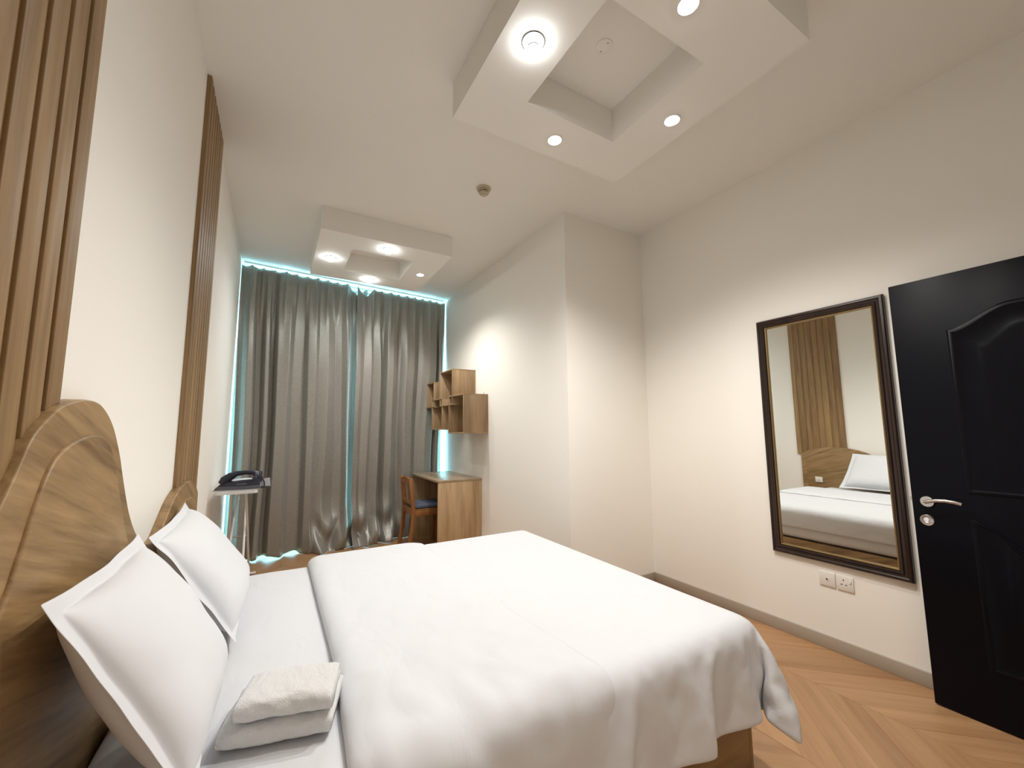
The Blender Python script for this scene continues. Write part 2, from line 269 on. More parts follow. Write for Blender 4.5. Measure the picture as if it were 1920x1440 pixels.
0,0,0,-1,1,0,0,0,0,0,0,0,0,0,0,-1,1,0,0,1,-1,0,0,0,0,0,1,-1,-1,1,0,0,0,0,0,0,0,-1,1,0,0,0,1,-1,0,0,0,0,0,0,0,0,0,0,0,1,2,-8,3,3,-8,
0,0,0,1,-1,0,0,0,0,0,0,0,0,0,0,1,-1,-1,0,0,1,0,0,0,0,-1,1,0,0,0,0,0,0,0,0,-1,0,2,-1,0,0,0,0,0,0,0,0,-1,1,0,0,0,0,-1,3,-3,2,1,4,-9,10,
0,0,0,0,0,0,0,0,0,0,1,-1,0,0,0,0,0,0,0,0,0,0,0,0,0,0,-1,1,0,0,0,0,0,0,0,1,-1,-1,1,0,0,0,0,0,0,0,-1,1,0,0,0,0,0,1,-3,5,-8,4,-5,7,-8,
0,0,0,0,1,-1,0,0,0,0,0,1,-1,0,0,0,0,1,-1,0,0,0,0,0,0,1,-1,-1,1,0,0,0,0,0,0,0,0,0,0,0,0,0,0,0,0,0,1,-1,0,0,0,0,0,0,0,-2,7,-1,-1,-5,3,
0,0,0,-1,0,1,0,0,0,0,0,0,0,0,0,0,0,0,0,0,0,0,-1,1,0,0,1,0,-1,0,0,0,0,0,-1,1,0,0,0,0,0,0,0,0,0,0,0,1,-1,0,0,1,-1,0,0,-1,1,-4,4,3,-4,
0,0,0,1,-1,0,0,0,0,0,0,-1,1,0,0,0,0,0,0,0,0,0,1,-1,-1,1,0,0,0,0,0,0,0,0,1,-2,1,1,-1,0,0,0,0,0,0,0,0,-1,1,0,0,-1,1,-1,2,2,-9,10,-1,-6,14,
0,0,0,0,0,0,0,0,0,0,0,0,0,0,0,0,0,0,0,0,0,0,0,0,1,-1,-1,0,1,0,0,0,0,-1,1,0,0,-1,1,0,0,0,0,0,0,0,0,1,-1,0,0,0,1,-1,1,-6,14,-9,-8,17,-20,
0,0,0,0,0,0,0,0,0,0,0,0,0,0,0,0,0,0,1,-1,0,0,0,0,0,0,1,-1,0,0,0,0,0,1,-1,1,0,-1,0,0,0,0,0,0,0,-1,0,0,1,0,0,0,-1,2,-3,9,-11,7,4,-10,11,
0,0,0,-1,1,0,1,-1,0,0,0,0,0,0,0,0,0,0,0,0,0,0,0,0,0,0,0,1,-1,0,0,0,0,0,0,0,0,0,0,0,0,0,0,0,0,1,0,-1,0,0,0,0,0,0,0,-2,3,-9,1,2,12,
0,0,0,1,-1,0,-1,1,0,0,-1,1,0,0,0,0,0,0,0,0,0,0,0,0,0,0,0,0,0,0,0,0,0,0,0,0,0,0,0,0,0,0,0,0,0,-1,0,1,0,0,0,1,0,-1,0,-3,5,-2,0,5,-20,
0,0,0,-1,1,0,0,0,0,0,0,0,0,0,0,0,0,0,0,0,0,0,0,0,0,-1,1,0,0,0,0,0,0,0,0,0,0,0,0,0,0,0,0,0,0,0,0,0,0,0,0,0,-1,1,2,1,-10,14,-3,-10,13,
0,0,-1,1,0,0,0,0,0,-1,1,0,0,0,0,0,0,0,-1,1,0,0,0,0,0,1,-1,0,0,0,0,0,0,0,0,0,-1,1,0,0,0,0,0,0,0,0,0,0,0,0,0,-1,1,0,-2,3,-1,-6,3,12,-16,
0,0,1,0,-1,0,0,0,0,0,0,0,0,0,0,0,0,-1,1,0,0,0,0,0,0,0,0,0,1,-1,0,0,0,0,0,0,1,-1,0,0,0,0,0,0,0,1,-1,0,0,0,0,0,0,0,0,-2,1,0,1,-1,1,
0,0,0,-1,1,0,0,0,0,0,0,0,0,0,0,0,-1,1,0,0,0,0,0,0,0,0,0,0,-1,1,0,0,0,0,0,0,-1,1,0,0,0,0,0,0,0,0,0,0,0,0,0,0,0,0,1,-3,11,1,-10,-3,3,
0,0,-1,1,0,0,0,0,0,0,0,0,0,0,0,-1,1,0,0,1,-1,0,0,0,0,0,0,-1,1,0,1,-1,0,0,0,0,1,0,-1,0,0,0,0,0,0,0,1,-1,0,0,0,1,-1,0,-1,1,-9,0,11,-7,14,
0,0,1,-1,0,0,0,0,-1,1,0,0,0,-1,0,1,0,0,0,-1,1,0,0,0,0,0,-1,1,0,0,-1,1,0,0,0,0,0,0,0,0,0,0,0,0,0,0,0,0,0,0,0,0,0,0,0,0,0,-1,-2,10,-14,
-1,1,-1,1,0,0,0,-1,1,0,0,0,0,0,0,0,0,0,0,0,0,0,0,0,-1,1,1,-1,0,0,0,0,0,0,0,0,0,0,0,0,0,0,0,0,0,0,0,1,-1,0,0,0,0,1,-1,7,-7,0,5,-12,5,
0,-1,1,0,0,0,0,0,0,0,0,0,0,0,0,0,0,0,0,0,0,0,0,0,1,-1,-1,1,0,0,0,0,0,0,0,0,0,0,1,0,-1,0,0,0,0,0,0,0,1,-1,0,0,0,0,0,-7,7,0,-4,4,7,
0,0,0,0,0,0,-1,1,0,0,0,0,0,0,0,0,0,0,0,0,0,0,0,0,0,-1,2,0,-1,0,0,0,0,0,0,0,0,0,0,0,0,0,0,0,0,0,0,-1,1,0,0,0,1,-1,3,-2,-1,2,0,5,-13,
0,0,0,-1,0,1,0,0,0,0,0,0,-1,2,0,-1,0,0,0,0,0,0,0,0,0,1,-1,-1,1,0,0,0,0,0,0,0,-1,1,0,0,0,0,0,0,0,0,0,1,-1,0,0,0,0,-1,-1,1,4,-2,6,-14,9,
0,0,-1,2,0,-1,0,0,0,0,0,-1,1,0,-1,1,0,0,0,0,0,0,0,0,0,-1,1,1,-1,0,0,0,0,0,0,0,0,0,0,0,0,0,0,0,0,0,0,0,0,1,-1,0,0,1,-2,6,-9,9,-7,2,2,
0,0,1,-1,0,-1,1,0,0,0,0,1,0,-1,0,0,0,0,0,0,0,0,0,0,0,1,-2,0,1,0,0,0,0,0,0,0,0,0,0,0,0,0,0,0,0,0,0,0,0,0,1,-1,0,-1,2,-6,15,-12,-3,9,-9,
0,0,0,0,-1,1,0,0,0,0,0,-1,1,-1,1,0,0,0,0,0,0,0,0,-1,1,0,0,0,0,0,0,0,0,0,0,0,1,-1,0,-1,1,0,0,0,0,0,0,0,0,0,0,0,0,0,1,4,-15,12,5,-11,4,
0,0,0,-1,1,0,0,0,0,-1,1,1,-1,0,0,0,0,0,0,0,0,0,0,1,-2,0,1,0,0,0,0,0,0,0,0,0,0,0,0,1,0,-1,0,0,1,-1,0,1,-1,0,0,1,-1,1,-3,2,2,-6,0,21,-3,
0,0,-1,2,-1,0,0,0,-1,1,0,0,0,0,0,0,0,0,0,0,0,0,0,0,1,-1,0,0,0,0,0,0,0,0,0,0,0,0,0,0,0,1,0,-1,-1,2,0,-2,1,0,0,0,0,1,0,-6,17,2,0,-8,4,
0,-1,1,-1,1,0,0,0,0,0,0,0,-1,2,-1,0,0,0,0,0,0,0,0,-1,0,1,0,0,0,0,0,0,0,0,0,0,0,0,0,0,0,0,-1,2,-1,-1,0,1,0,0,0,0,1,0,-1,9,-11,-13,-4,-4,-1,
-1,1,0,0,0,0,0,0,1,0,-2,0,1,0,0,0,0,0,0,0,0,-1,1,0,1,-1,0,0,0,0,0,0,0,-1,1,-1,1,0,0,0,0,-1,1,-1,1,0,0,0,1,0,0,0,0,-2,4,-12,-2,9,10,-6,-2,
0,0,0,0,0,0,0,0,-1,0,1,1,-1,-1,1,0,0,0,0,0,-1,1,-1,1,-1,2,0,-1,0,0,0,0,0,1,-1,0,0,0,0,-1,1,1,-1,0,0,0,0,1,-1,0,0,1,0,0,-4,3,0,5,-3,8,3,
0,0,0,0,0,0,0,0,1,-1,0,-1,1,0,0,0,0,0,0,0,1,-1,0,0,0,-1,1,0,0,0,0,0,0,0,0,1,-1,0,-1,2,-2,0,1,0,0,0,1,-2,0,0,1,0,1,0,-1,-1,1,-7,1,-6,6,
0,0,0,0,0,0,0,0,-1,1,0,0,0,0,0,0,0,0,0,0,-1,1,0,1,0,-1,-1,2,-1,0,0,0,0,0,0,0,0,-1,1,-1,1,0,0,0,0,0,-1,1,0,0,-1,-1,1,2,-6,2,1,3,-7,7,-13,
0,0,0,0,0,0,0,0,1,0,0,-1,0,0,0,0,0,0,0,0,1,0,0,-1,0,0,0,0,0,0,0,0,-1,1,0,0,-1,1,0,0,0,0,0,-1,1,0,-1,0,0,0,0,-2,-2,7,-25,-18,-2,0,2,0,18,
1,-1,0,0,0,0,0,0,0,0,-1,2,0,-1,0,0,0,0,0,0,0,0,-1,1,0,1,-1,-1,1,0,0,0,0,0,0,-1,1,0,0,0,0,0,0,0,-1,0,0,0,1,-1,0,-2,-1,0,51,0,-17,-21,-18,-21,-16,
-1,2,0,0,-1,0,0,0,0,0,1,-2,0,2,0,-1,0,0,0,0,0,0,1,-1,-1,1,0,0,0,0,0,0,1,-1,-1,1,0,0,0,0,0,0,-1,1,0,0,0,0,-1,1,-2,1,-5,1,13,20,-2,1,22,0,-3,
1,-1,0,0,1,0,-1,0,0,0,0,1,-1,-1,1,1,-1,0,0,0,0,0,0,0,1,-2,1,0,0,0,0,0,0,-1,1,0,0,0,0,0,-1,0,1,0,0,0,0,0,0,-1,2,-1,-6,2,2,1,31,-3,-15,37,-27,
0,0,0,0,0,0,1,-1,0,0,0,0,1,0,-1,-1,2,-1,0,0,0,0,0,0,-1,1,0,0,0,0,0,-1,0,1,0,0,0,0,0,-1,1,0,0,0,0,-1,1,0,-1,1,0,1,-2,-1,-1,14,-13,36,-17,-24,44,
0,1,-1,0,0,0,0,1,0,-1,0,0,0,0,-1,1,0,0,0,0,0,0,0,0,0,0,0,0,0,0,0,1,-1,0,0,0,0,0,0,0,0,0,0,0,-1,1,0,0,0,0,0,0,-3,-2,2,0,20,-24,39,-19,-16,
1,-1,1,-1,0,0,0,-1,1,0,0,0,0,0,0,0,0,0,0,0,0,0,0,-1,1,0,0,0,0,0,-1,1,1,-1,0,0,0,0,-1,1,0,0,0,-1,1,0,0,-1,1,0,-1,1,-3,3,-4,21,-23,17,-16,29,-21,
0,-1,1,1,-1,0,0,1,-2,1,0,0,0,0,1,-1,-1,1,0,0,0,0,0,1,-1,0,0,0,0,0,0,-1,0,1,0,0,0,0,0,0,0,0,-1,1,0,0,0,0,0,0,-1,1,8,-16,3,12,-9,-7,16,-15,33,
1,0,-1,0,1,-1,0,0,1,-1,1,-1,0,0,0,1,0,-1,0,0,0,0,0,0,0,0,0,0,0,0,0,0,0,0,0,0,0,0,1,-1,0,-1,1,0,0,-1,0,2,-1,-1,1,0,-8,13,-7,-1,16,-17,-9,16,-10,
0,1,-1,0,0,1,-1,0,0,0,0,1,-1,0,0,0,0,1,-1,0,0,0,0,0,0,0,0,0,0,0,1,-1,0,0,0,-1,1,-1,0,1,0,0,0,0,-1,2,-1,-2,1,0,0,0,7,-12,6,-3,9,-1,-12,-2,5,
0,0,0,0,0,-1,1,0,0,1,-1,0,0,0,0,0,0,0,1,0,-1,0,0,-1,1,0,0,0,0,0,-1,1,0,0,0,0,-1,1,0,0,0,0,0,0,1,-1,-1,0,0,0,1,-2,4,-2,-4,-5,12,2,-6,-6,2],
[1952,5,-3,2,1,-2,4,-22,7,-1,-8,7,8,5,16,2,-12,-13,-7,1,-16,-15,-26,-20,0,48,40,-1,1,0,-3,-6,9,-18,-13,-18,-26,-17,-13,52,43,22,7,-3,-17,-12,-18,-15,-11,-6,35,32,32,-21,-25,-41,-20,-50,-50,-47,-41,
0,4,-3,-6,-4,17,3,20,-19,-17,13,-9,8,8,-12,-13,19,-4,-6,4,9,6,-6,-5,18,-32,11,6,4,2,4,6,-15,10,-12,6,2,-10,-2,-9,6,-1,2,7,7,-7,-6,14,-2,-9,3,3,-12,-3,9,-13,-10,3,2,-5,47,
9,-12,6,-5,-2,-7,6,-10,15,2,-7,6,1,-2,-8,7,-4,17,-8,-16,7,7,28,1,-44,26,-12,-4,8,-10,4,-9,-2,17,13,-6,-8,4,-3,3,-7,-4,10,-18,17,-2,19,-18,-15,32,-23,10,-16,4,5,-4,-22,-6,8,50,-10,
1,7,-11,10,-5,5,-18,21,-17,7,1,1,2,-8,8,-2,2,-6,19,-11,8,3,-5,-3,3,-23,8,2,5,3,-19,4,8,-1,13,-12,12,2,-8,-7,-10,24,-23,15,-15,31,-17,-13,19,-16,33,-48,10,4,-7,17,-3,12,1,-2,19,
3,-4,11,-1,-6,-9,19,-13,13,-5,2,-8,0,-3,1,2,0,0,5,6,-17,8,6,10,-6,-16,-3,17,-12,-5,2,6,-4,-4,9,12,-14,-7,38,-42,14,-5,4,-7,0,4,3,0,11,-3,-5,-18,-2,7,-8,7,-2,7,45,6,-29,
3,0,2,-14,25,-1,-24,16,-10,16,-12,1,0,-5,6,-5,1,2,5,9,-10,-11,14,9,1,-17,-7,9,-3,-4,3,1,1,8,-7,8,5,-3,6,-13,-3,-3,-6,-1,8,1,-2,7,-13,31,-17,-12,-10,5,-6,5,34,12,-30,30,8,
2,-7,7,4,-6,-8,14,-5,8,-1,0,-3,-1,1,-7,5,3,-7,-2,6,14,-13,-7,15,11,-12,-23,10,2,4,-6,0,5,4,-5,1,-3,15,3,-9,-9,-3,9,-8,11,-21,28,3,-11,6,-13,6,22,-22,4,-25,0,13,32,3,5,
3,1,-2,4,-6,11,-9,1,-8,-3,19,-9,-1,-1,-2,11,-12,10,-9,6,3,-1,-1,-9,22,-3,-13,-5,1,-7,17,-8,14,-9,1,-5,1,16,1,0,-31,7,6,1,-5,8,-2,5,1,-1,-8,6,7,-12,-10,9,29,1,19,-15,17,
2,7,-8,1,7,-13,14,-11,14,2,-18,10,-3,5,-4,-5,3,1,0,-2,-2,15,-15,3,8,5,-12,-7,-11,30,-20,19,-10,-14,10,-3,13,19,-28,27,-26,-8,6,1,-7,7,-1,-6,17,-7,-4,7,-1,-6,-15,39,-1,24,1,-17,-10,
1,-1,-2,8,-9,12,-15,5,1,-5,15,-4,-6,-3,5,-2,0,0,3,-6,7,1,4,7,-21,31,-7,-30,26,-12,6,-1,-6,-2,-9,26,-4,-2,9,-3,3,-33,12,11,-9,-6,5,1,20,-21,-7,14,-5,-6,30,17,10,-6,-17,11,11,
7,-1,3,-4,4,-7,9,-3,-3,4,-5,8,-8,4,-3,-1,0,0,0,4,-3,0,7,-7,8,-9,22,-12,-4,-8,9,-3,-1,8,2,-18,18,-4,-8,5,13,11,-42,5,24,-4,-20,32,-22,-6,10,2,-5,6,37,-3,4,1,1,-13,-5,
27,0,-1,0,0,2,-4,1,-1,1,1,0,-1,-1,-1,2,0,0,1,0,-1,1,2,-1,1,2,-8,19,-21,9,8,-14,2,1,-2,9,7,-18,5,-2,12,-8,11,1,-18,0,17,-13,6,2,-4,-5,-24,52,-2,0,-3,4,-36,8,-9,
47,-1,0,0,0,-1,1,-1,0,0,-2,0,1,1,1,-3,1,0,0,-1,2,0,-1,1,0,0,5,-6,5,0,-7,5,1,0,0,1,-5,5,2,-1,-6,1,4,-5,4,3,-8,4,0,-2,0,2,6,-5,-3,7,-21,0,19,-2,-6,
55,0,-1,0,0,0,-1,1,0,-1,1,0,0,-1,0,2,-1,0,-1,1,0,-1,1,0,-1,0,0,2,-1,-1,2,0,-2,0,1,-1,2,0,-2,0,1,-1,1,1,0,-2,2,-1,0,0,1,2,-3,0,-4,-10,11,-12,10,-3,7,
54,1,0,0,0,0,0,0,0,0,0,0,-1,0,1,0,0,0,0,0,-1,0,0,-1,1,0,-1,1,0,-1,1,0,0,0,-1,0,0,1,0,-1,0,1,0,0,0,0,0,0,0,0,-1,0,1,-1,-4,-3,5,2,0,0,0,
55,-1,1,-1,0,1,0,0,-1,0,0,0,1,0,-1,0,0,0,1,-2,1,0,-1,1,-1,1,0,-1,1,-1,-1,0,1,0,0,0,0,0,0,1,-1,1,-1,0,0,0,0,0,1,-1,1,-1,2,-1,-1,-1,-8,7,-8,-7,-6,
54,0,0,1,-1,0,0,0,0,0,0,0,0,0,-1,1,0,-1,0,1,-1,1,0,-1,1,-1,1,0,-1,1,-1,1,-1,0,1,0,0,-1,1,-1,1,-1,0,0,0,0,0,1,-1,1,-1,1,-1,0,0,0,-1,-9,0,8,-2,
54,0,0,0,1,0,0,-1,0,1,-1,0,0,-1,1,-1,0,1,0,0,0,-1,0,1,-1,0,0,0,0,0,1,-1,1,0,-1,0,0,0,0,0,0,0,0,0,0,0,1,-1,0,0,1,-1,0,0,0,0,-1,-2,3,-6,4,
54,1,-1,0,0,0,0,0,0,0,0,0,0,1,-1,0,0,0,-1,1,0,0,0,-1,0,1,-1,0,0,0,0,1,-2,1,0,0,0,0,0,0,0,0,0,0,1,0,-1,0,0,1,-1,1,-1,0,0,0,0,-1,1,0,0,
54,0,0,1,-1,0,0,0,0,0,0,0,0,-1,1,0,0,0,0,-1,0,0,1,0,0,-1,0,0,0,1,0,-1,1,-1,0,0,1,-1,0,0,0,0,0,1,-1,0,0,0,0,0,0,0,0,0,0,0,-1,1,-1,2,-1,
54,0,0,-1,1,-1,1,0,0,0,0,0,-1,1,0,0,0,0,0,0,0,0,-1,0,0,0,0,0,0,0,0,0,0,0,0,0,0,0,0,0,1,0,0,-1,0,0,0,0,1,-1,1,-1,1,-1,0,0,0,0,-1,0,1,
54,0,0,0,0,0,0,0,0,0,0,0,0,0,0,0,-1,0,0,0,0,0,0,0,0,0,1,0,0,-1,0,0,1,-1,1,0,-1,1,-1,0,-1,1,0,0,0,1,-1,1,-1,1,-1,0,0,0,1,-1,0,-1,2,-1,1,
54,-1,1,0,0,0,-1,0,1,-1,1,-1,1,0,-1,0,1,0,0,0,0,0,0,0,0,0,-1,0,0,0,0,1,-1,1,-1,0,0,1,0,-1,1,-1,0,1,0,-1,1,-1,0,0,0,0,0,0,0,0,0,0,0,1,-2,
53,1,0,-1,1,0,0,0,0,0,-1,1,0,-1,1,0,-1,0,0,0,0,0,0,0,0,0,0,0,0,0,0,0,0,0,0,0,1,-1,0,1,-1,0,0,0,0,0,0,0,0,0,0,0,0,0,-1,1,0,0,0,-1,2,
54,0,-1,1,-1,0,0,1,-1,0,1,0,-1,1,-1,0,1,-1,0,1,-1,0,1,0,0,-1,0,1,0,0,0,-1,0,0,1,0,-1,0,0,0,0,0,1,-1,0,0,0,0,1,-1,0,0,0,0,0,0,0,0,0,0,-1,
53,0,1,0,-1,1,0,-1,0,1,-1,0,0,0,1,0,-1,1,0,-1,1,0,-1,0,0,1,0,-1,0,0,0,0,0,0,0,0,0,0,0,0,0,1,-1,0,0,1,0,-1,0,0,0,0,0,0,1,-1,0,0,0,0,0,
54,0,-1,0,1,-1,0,0,1,-1,1,-1,1,0,-1,0,1,0,0,-1,0,0,0,0,0,0,0,0,0,0,1,-1,1,-1,0,0,0,0,0,1,0,-1,0,0,0,0,0,1,-1,0,0,0,0,1,-1,0,0,0,0,0,0,
53,0,1,-1,0,0,0,1,-1,1,-1,1,-1,0,0,0,0,0,0,1,-1,1,0,0,0,-1,1,0,0,0,-1,1,-1,1,-1,0,0,0,1,-1,0,0,0,0,0,0,0,0,0,0,1,0,-1,-1,1,0,0,0,0,0,0,
54,-1,-1,1,1,-1,0,0,0,0,0,0,0,0,1,0,0,-1,0,0,1,-1,0,0,0,1,-1,0,0,0,0,0,0,0,0,1,0,0,-1,0,0,0,0,0,1,-1,0,0,0,0,0,0,0,0,0,0,0,0,0,0,0,
53,-1,1,0,-1,1,1,-1,1,-1,1,-1,1,0,-1,0,0,1,-1,0,0,0,0,0,0,0,0,0,0,0,0,0,1,-1,1,-1,0,0,0,0,0,0,0,1,-1,0,0,0,0,1,-1,0,0,0,0,0,0,1,-1,0,0,
50,2,0,1,0,0,0,0,0,0,0,0,0,0,1,-1,0,0,1,0,-1,0,0,0,0,0,0,0,0,1,0,0,-1,1,-1,0,0,0,0,0,0,1,-1,0,0,0,0,0,1,-1,0,0,0,0,0,0,0,0,0,0,0,
51,1,0,0,1,0,0,0,0,0,0,1,-1,0,0,1,-1,0,0,0,1,0,0,-1,0,0,1,0,0,-1,0,0,0,0,0,0,0,0,0,1,0,-1,1,-1,0,0,0,1,-2,1,0,0,0,0,0,0,1,-2,1,0,0,
53,-1,2,-1,0,1,-1,1,-1,1,-1,0,1,-1,0,0,1,0,-1,0,0,0,0,1,-1,1,-1,0,0,0,0,0,0,0,0,0,0,1,0,-1,0,0,0,0,0,0,1,-1,1,-1,0,1,-1,1,-1,0,-1,2,-1,0,1,
53,1,-2,1,0,-1,1,0,0,0,0,0,0,1,0,-1,0,0,0,0,0,0,0,0,1,-1,0,0,0,0,0,0,0,0,1,0,0,-1,0,0,0,0,0,0,1,0,-1,0,1,-1,1,-1,1,-1,0,0,1,-1,0,0,-1,
53,0,0,0,0,0,0,0,0,0,1,-1,0,0,0,0,1,-1,1,-1,1,-1,0,1,0,-1,0,0,0,0,0,0,0,1,-1,0,0,0,0,0,0,1,-1,0,0,0,0,0,-1,2,-1,0,0,1,-1,1,-1,0,0,0,0,
52,1,1,-1,0,0,0,0,0,0,0,0,0,0,0,1,-1,0,0,1,-1,1,0,-1,0,1,0,-1,0,0,1,0,0,-1,0,0,0,0,0,0,0,-1,2,0,-1,0,0,0,0,0,0,0,1,-2,1,0,0,0,0,0,0,
52,0,0,1,-1,1,0,0,0,0,0,1,-1,0,0,0,0,1,-1,0,0,0,0,0,0,0,0,1,0,0,-1,0,0,0,0,0,0,0,0,0,0,1,-1,0,0,0,1,-1,1,-1,0,0,0,0,1,-1,0,0,0,0,0,
53,-1,1,-1,1,0,0,0,0,0,0,0,1,-1,0,0,0,0,0,1,-1,0,0,0,0,0,0,0,0,0,0,0,0,0,0,0,0,0,0,1,0,-1,0,0,0,0,0,1,-1,0,0,1,-1,1,-1,-1,1,0,0,0,0,
53,0,0,0,0,0,0,0,0,0,0,0,0,1,-1,0,0,0,1,-1,1,-1,0,0,0,0,0,0,0,0,0,0,0,0,1,0,0,0,0,-1,0,0,0,0,1,0,-1,0,0,0,1,-1,0,0,0,1,-1,0,0,0,0,
54,0,-1,0,0,0,0,0,1,-1,0,0,0,0,0,0,0,0,0,0,0,1,0,-1,0,0,0,0,0,1,-1,0,1,0,-1,0,0,0,0,0,1,-1,0,1,-1,0,-1,2,-1,0,0,0,0,0,0,0,0,0,0,0,0,
53,0,0,1,-1,0,0,0,0,0,0,0,0,0,1,-1,0,0,0,0,0,0,0,1,-1,0,0,0,1,-1,1,0,-1,0,0,0,0,0,0,1,-1,1,0,-1,0,0,1,-2,1,1,-1,0,0,0,0,0,0,0,0,0,1,
53,0,0,0,1,-1,0,0,0,0,0,0,0,0,0,1,0,0,0,-1,0,0,0,0,1,0,0,0,-1,0,0,0,0,0,0,0,0,0,0,0,0,0,0,0,0,0,0,0,1,-1,0,-1,1,0,0,0,1,-1,1,-1,0,
53,0,0,0,0,0,0,0,0,1,0,0,-1,0,0,0,0,0,0,1,0,-1,0,0,0,0,0,0,0,0,0,0,0,0,0,0,0,0,1,-1,0,0,0,0,0,0,0,1,-1,0,0,1,-1,0,0,0,0,1,-1,0,0,
53,0,0,-1,1,1,-1,0,0,0,0,0,1,-1,0,1,-1,0,0,0,0,0,1,-1,1,-1,0,0,0,0,0,1,-1,0,1,0,0,0,-1,0,0,0,0,0,0,0,1,-1,0,0,0,0,0,0,0,1,-1,0,0,2,-2,
53,0,0,1,-1,0,0,0,1,-1,0,0,0,1,0,-1,0,0,0,0,0,1,-1,1,-1,1,-1,0,1,0,0,-1,1,0,-1,0,0,0,0,0,0,1,-1,1,-1,0,0,0,0,0,0,0,0,1,0,-1,0,0,0,-1,1,
53,0,0,0,0,0,1,-1,-1,1,0,0,0,0,0,0,0,1,-1,0,0,0,0,0,0,0,0,1,-1,0,0,0,0,0,0,0,0,0,1,-1,0,0,0,0,0,0,0,0,0,0,0,0,0,-1,1,0,0,0,0,0,0,
53,0,0,0,0,0,0,1,0,-1,0,0,0,0,0,0,1,-1,1,-1,1,-1,0,0,0,0,1,-1,0,0,0,0,0,0,0,0,0,1,-1,1,0,-1,0,0,1,0,-1,0,0,0,0,1,-1,1,-1,0,0,0,0,0,0,
53,0,0,0,0,0,0,0,0,1,-1,0,0,0,0,0,0,0,0,1,-1,1,-1,0,0,1,-1,0,0,0,0,0,0,0,0,0,1,-1,0,0,0,0,1,-1,0,0,0,1,0,0,0,-1,1,-1,0,0,0,0,0,0,0,
53,0,0,0,0,0,0,0,0,0,1,-1,0,1,-1,0,0,0,0,0,0,0,1,0,-1,0,1,-1,1,0,0,0,0,0,0,0,-1,0,0,0,0,0,0,0,0,0,1,-1,0,0,0,0,0,0,0,0,0,0,0,0,0,
53,0,0,0,1,-1,0,0,0,0,0,1,0,-2,1,0,0,0,0,0,0,0,0,0,1,-1,-1,2,-1,0,0,0,0,0,0,0,0,0,0,0,1,-1,1,0,0,0,-1,0,0,0,0,0,0,0,0,0,0,0,0,0,0,
53,0,0,0,-1,1,0,0,0,0,0,0,0,1,0,-1,0,0,0,0,0,0,0,0,0,0,1,-1,0,0,0,0,0,0,0,0,0,0,1,-1,0,1,-1,0,0,0,1,-1,0,0,1,-1,0,0,0,0,0,0,0,0,0,
53,0,0,0,0,0,0,0,0,0,0,0,0,0,0,1,0,0,-1,0,0,0,0,0,0,0,0,0,0,0,0,0,0,0,0,0,0,1,-1,1,-1,0,1,-1,0,0,0,0,1,-1,0,1,-1,1,-1,0,0,0,0,0,0,
53,0,0,1,-1,1,0,-1,0,1,-1,0,0,0,0,0,0,0,1,0,0,0,-1,0,0,0,0,0,0,0,0,0,0,0,0,0,0,0,0,0,0,0,-1,1,0,1,-1,1,-1,1,-1,0,1,-1,0,1,-1,0,0,1,-1,
53,0,1,-1,1,-1,-1,2,-1,0,1,-1,0,0,0,0,0,0,0,0,0,0,1,-1,0,1,0,0,-1,0,0,0,1,0,0,0,0,-1,0,0,0,0,0,0,0,0,0,0,0,0,0,0,0,0,1,-2,2,0,0,-1,1,
53,0,0,0,0,0,1,-1,1,-1,0,0,0,0,0,0,0,0,0,0,0,0,0,1,0,-1,0,0,1,0,0,0,-1,0,0,0,0,0,0,0,0,0,0,1,0,-1,0,0,0,0,0,0,0,0,0,1,-1,-1,1,-1,1,
53,1,-2,1,0,0,0,0,0,0,0,1,0,-1,0,0,0,0,0,0,0,0,0,0,0,0,0,0,0,0,0,0,0,0,0,0,-1,1,0,0,0,1,0,-1,0,0,0,0,0,0,0,0,0,0,0,0,0,1,-1,1,-1,
54,-1,1,-1,0,0,0,0,0,0,0,0,0,0,0,1,0,-1,0,0,0,0,0,0,0,0,0,0,0,0,0,0,0,0,0,0,1,-1,1,0,0,-1,0,0,0,0,0,0,0,0,0,0,0,0,0,0,0,0,0,-1,0,
53,0,0,0,0,0,0,0,0,0,0,0,0,1,0,-1,0,1,-1,0,0,0,0,0,0,0,0,0,0,0,0,0,0,0,0,0,0,1,-1,0,0,0,0,0,0,0,0,0,0,0,0,0,0,0,0,0,0,0,0,1,-1,
53,0,0,0,0,0,0,0,0,0,0,0,0,0,0,0,0,0,1,0,-1,0,1,-1,1,-1,0,0,0,0,0,0,0,1,-1,1,0,-1,0,0,0,0,0,1,-1,0,0,0,0,0,0,0,0,0,0,0,0,0,0,0,0,
53,0,0,0,0,0,0,0,0,0,0,0,0,0,0,0,0,0,0,0,1,0,-1,1,-1,1,-1,1,0,0,0,0,0,-1,1,-1,0,0,0,0,0,0,1,-2,1,1,0,0,-1,0,0,0,0,0,0,0,0,0,0,0,1,
53,0,0,1,-1,0,0,0,0,1,-1,0,0,0,0,0,0,0,0,0,0,0,0,0,0,0,1,-1,0,0,0,0,0,0,0,0,1,-1,0,0,0,0,0,1,0,-1,0,0,1,-1,0,1,-1,0,0,0,0,0,0,-1,1,
53,0,1,-1,0,0,0,0,0,0,1,-1,1,0,-1,1,-1,0,0,0,0,0,0,0,0,0,0,0,0,0,0,0,0,0,0,0,0,0,1,-1,0,0,0,0,0,0,0,0,0,1,0,-1,1,-1,0,0,0,0,0,1,-1,
53,1,-1,0,1,0,-1,1,0,-1,0,1,-1,0,1,-1,1,0,-1,0,0,0,0,0,0,0,0,0,0,0,0,0,0,0,0,1,-1,1,-1,1,0,0,-1,0,0,0,0,0,0,0,0,0,0,0,0,0,0,0,0,-1,1,
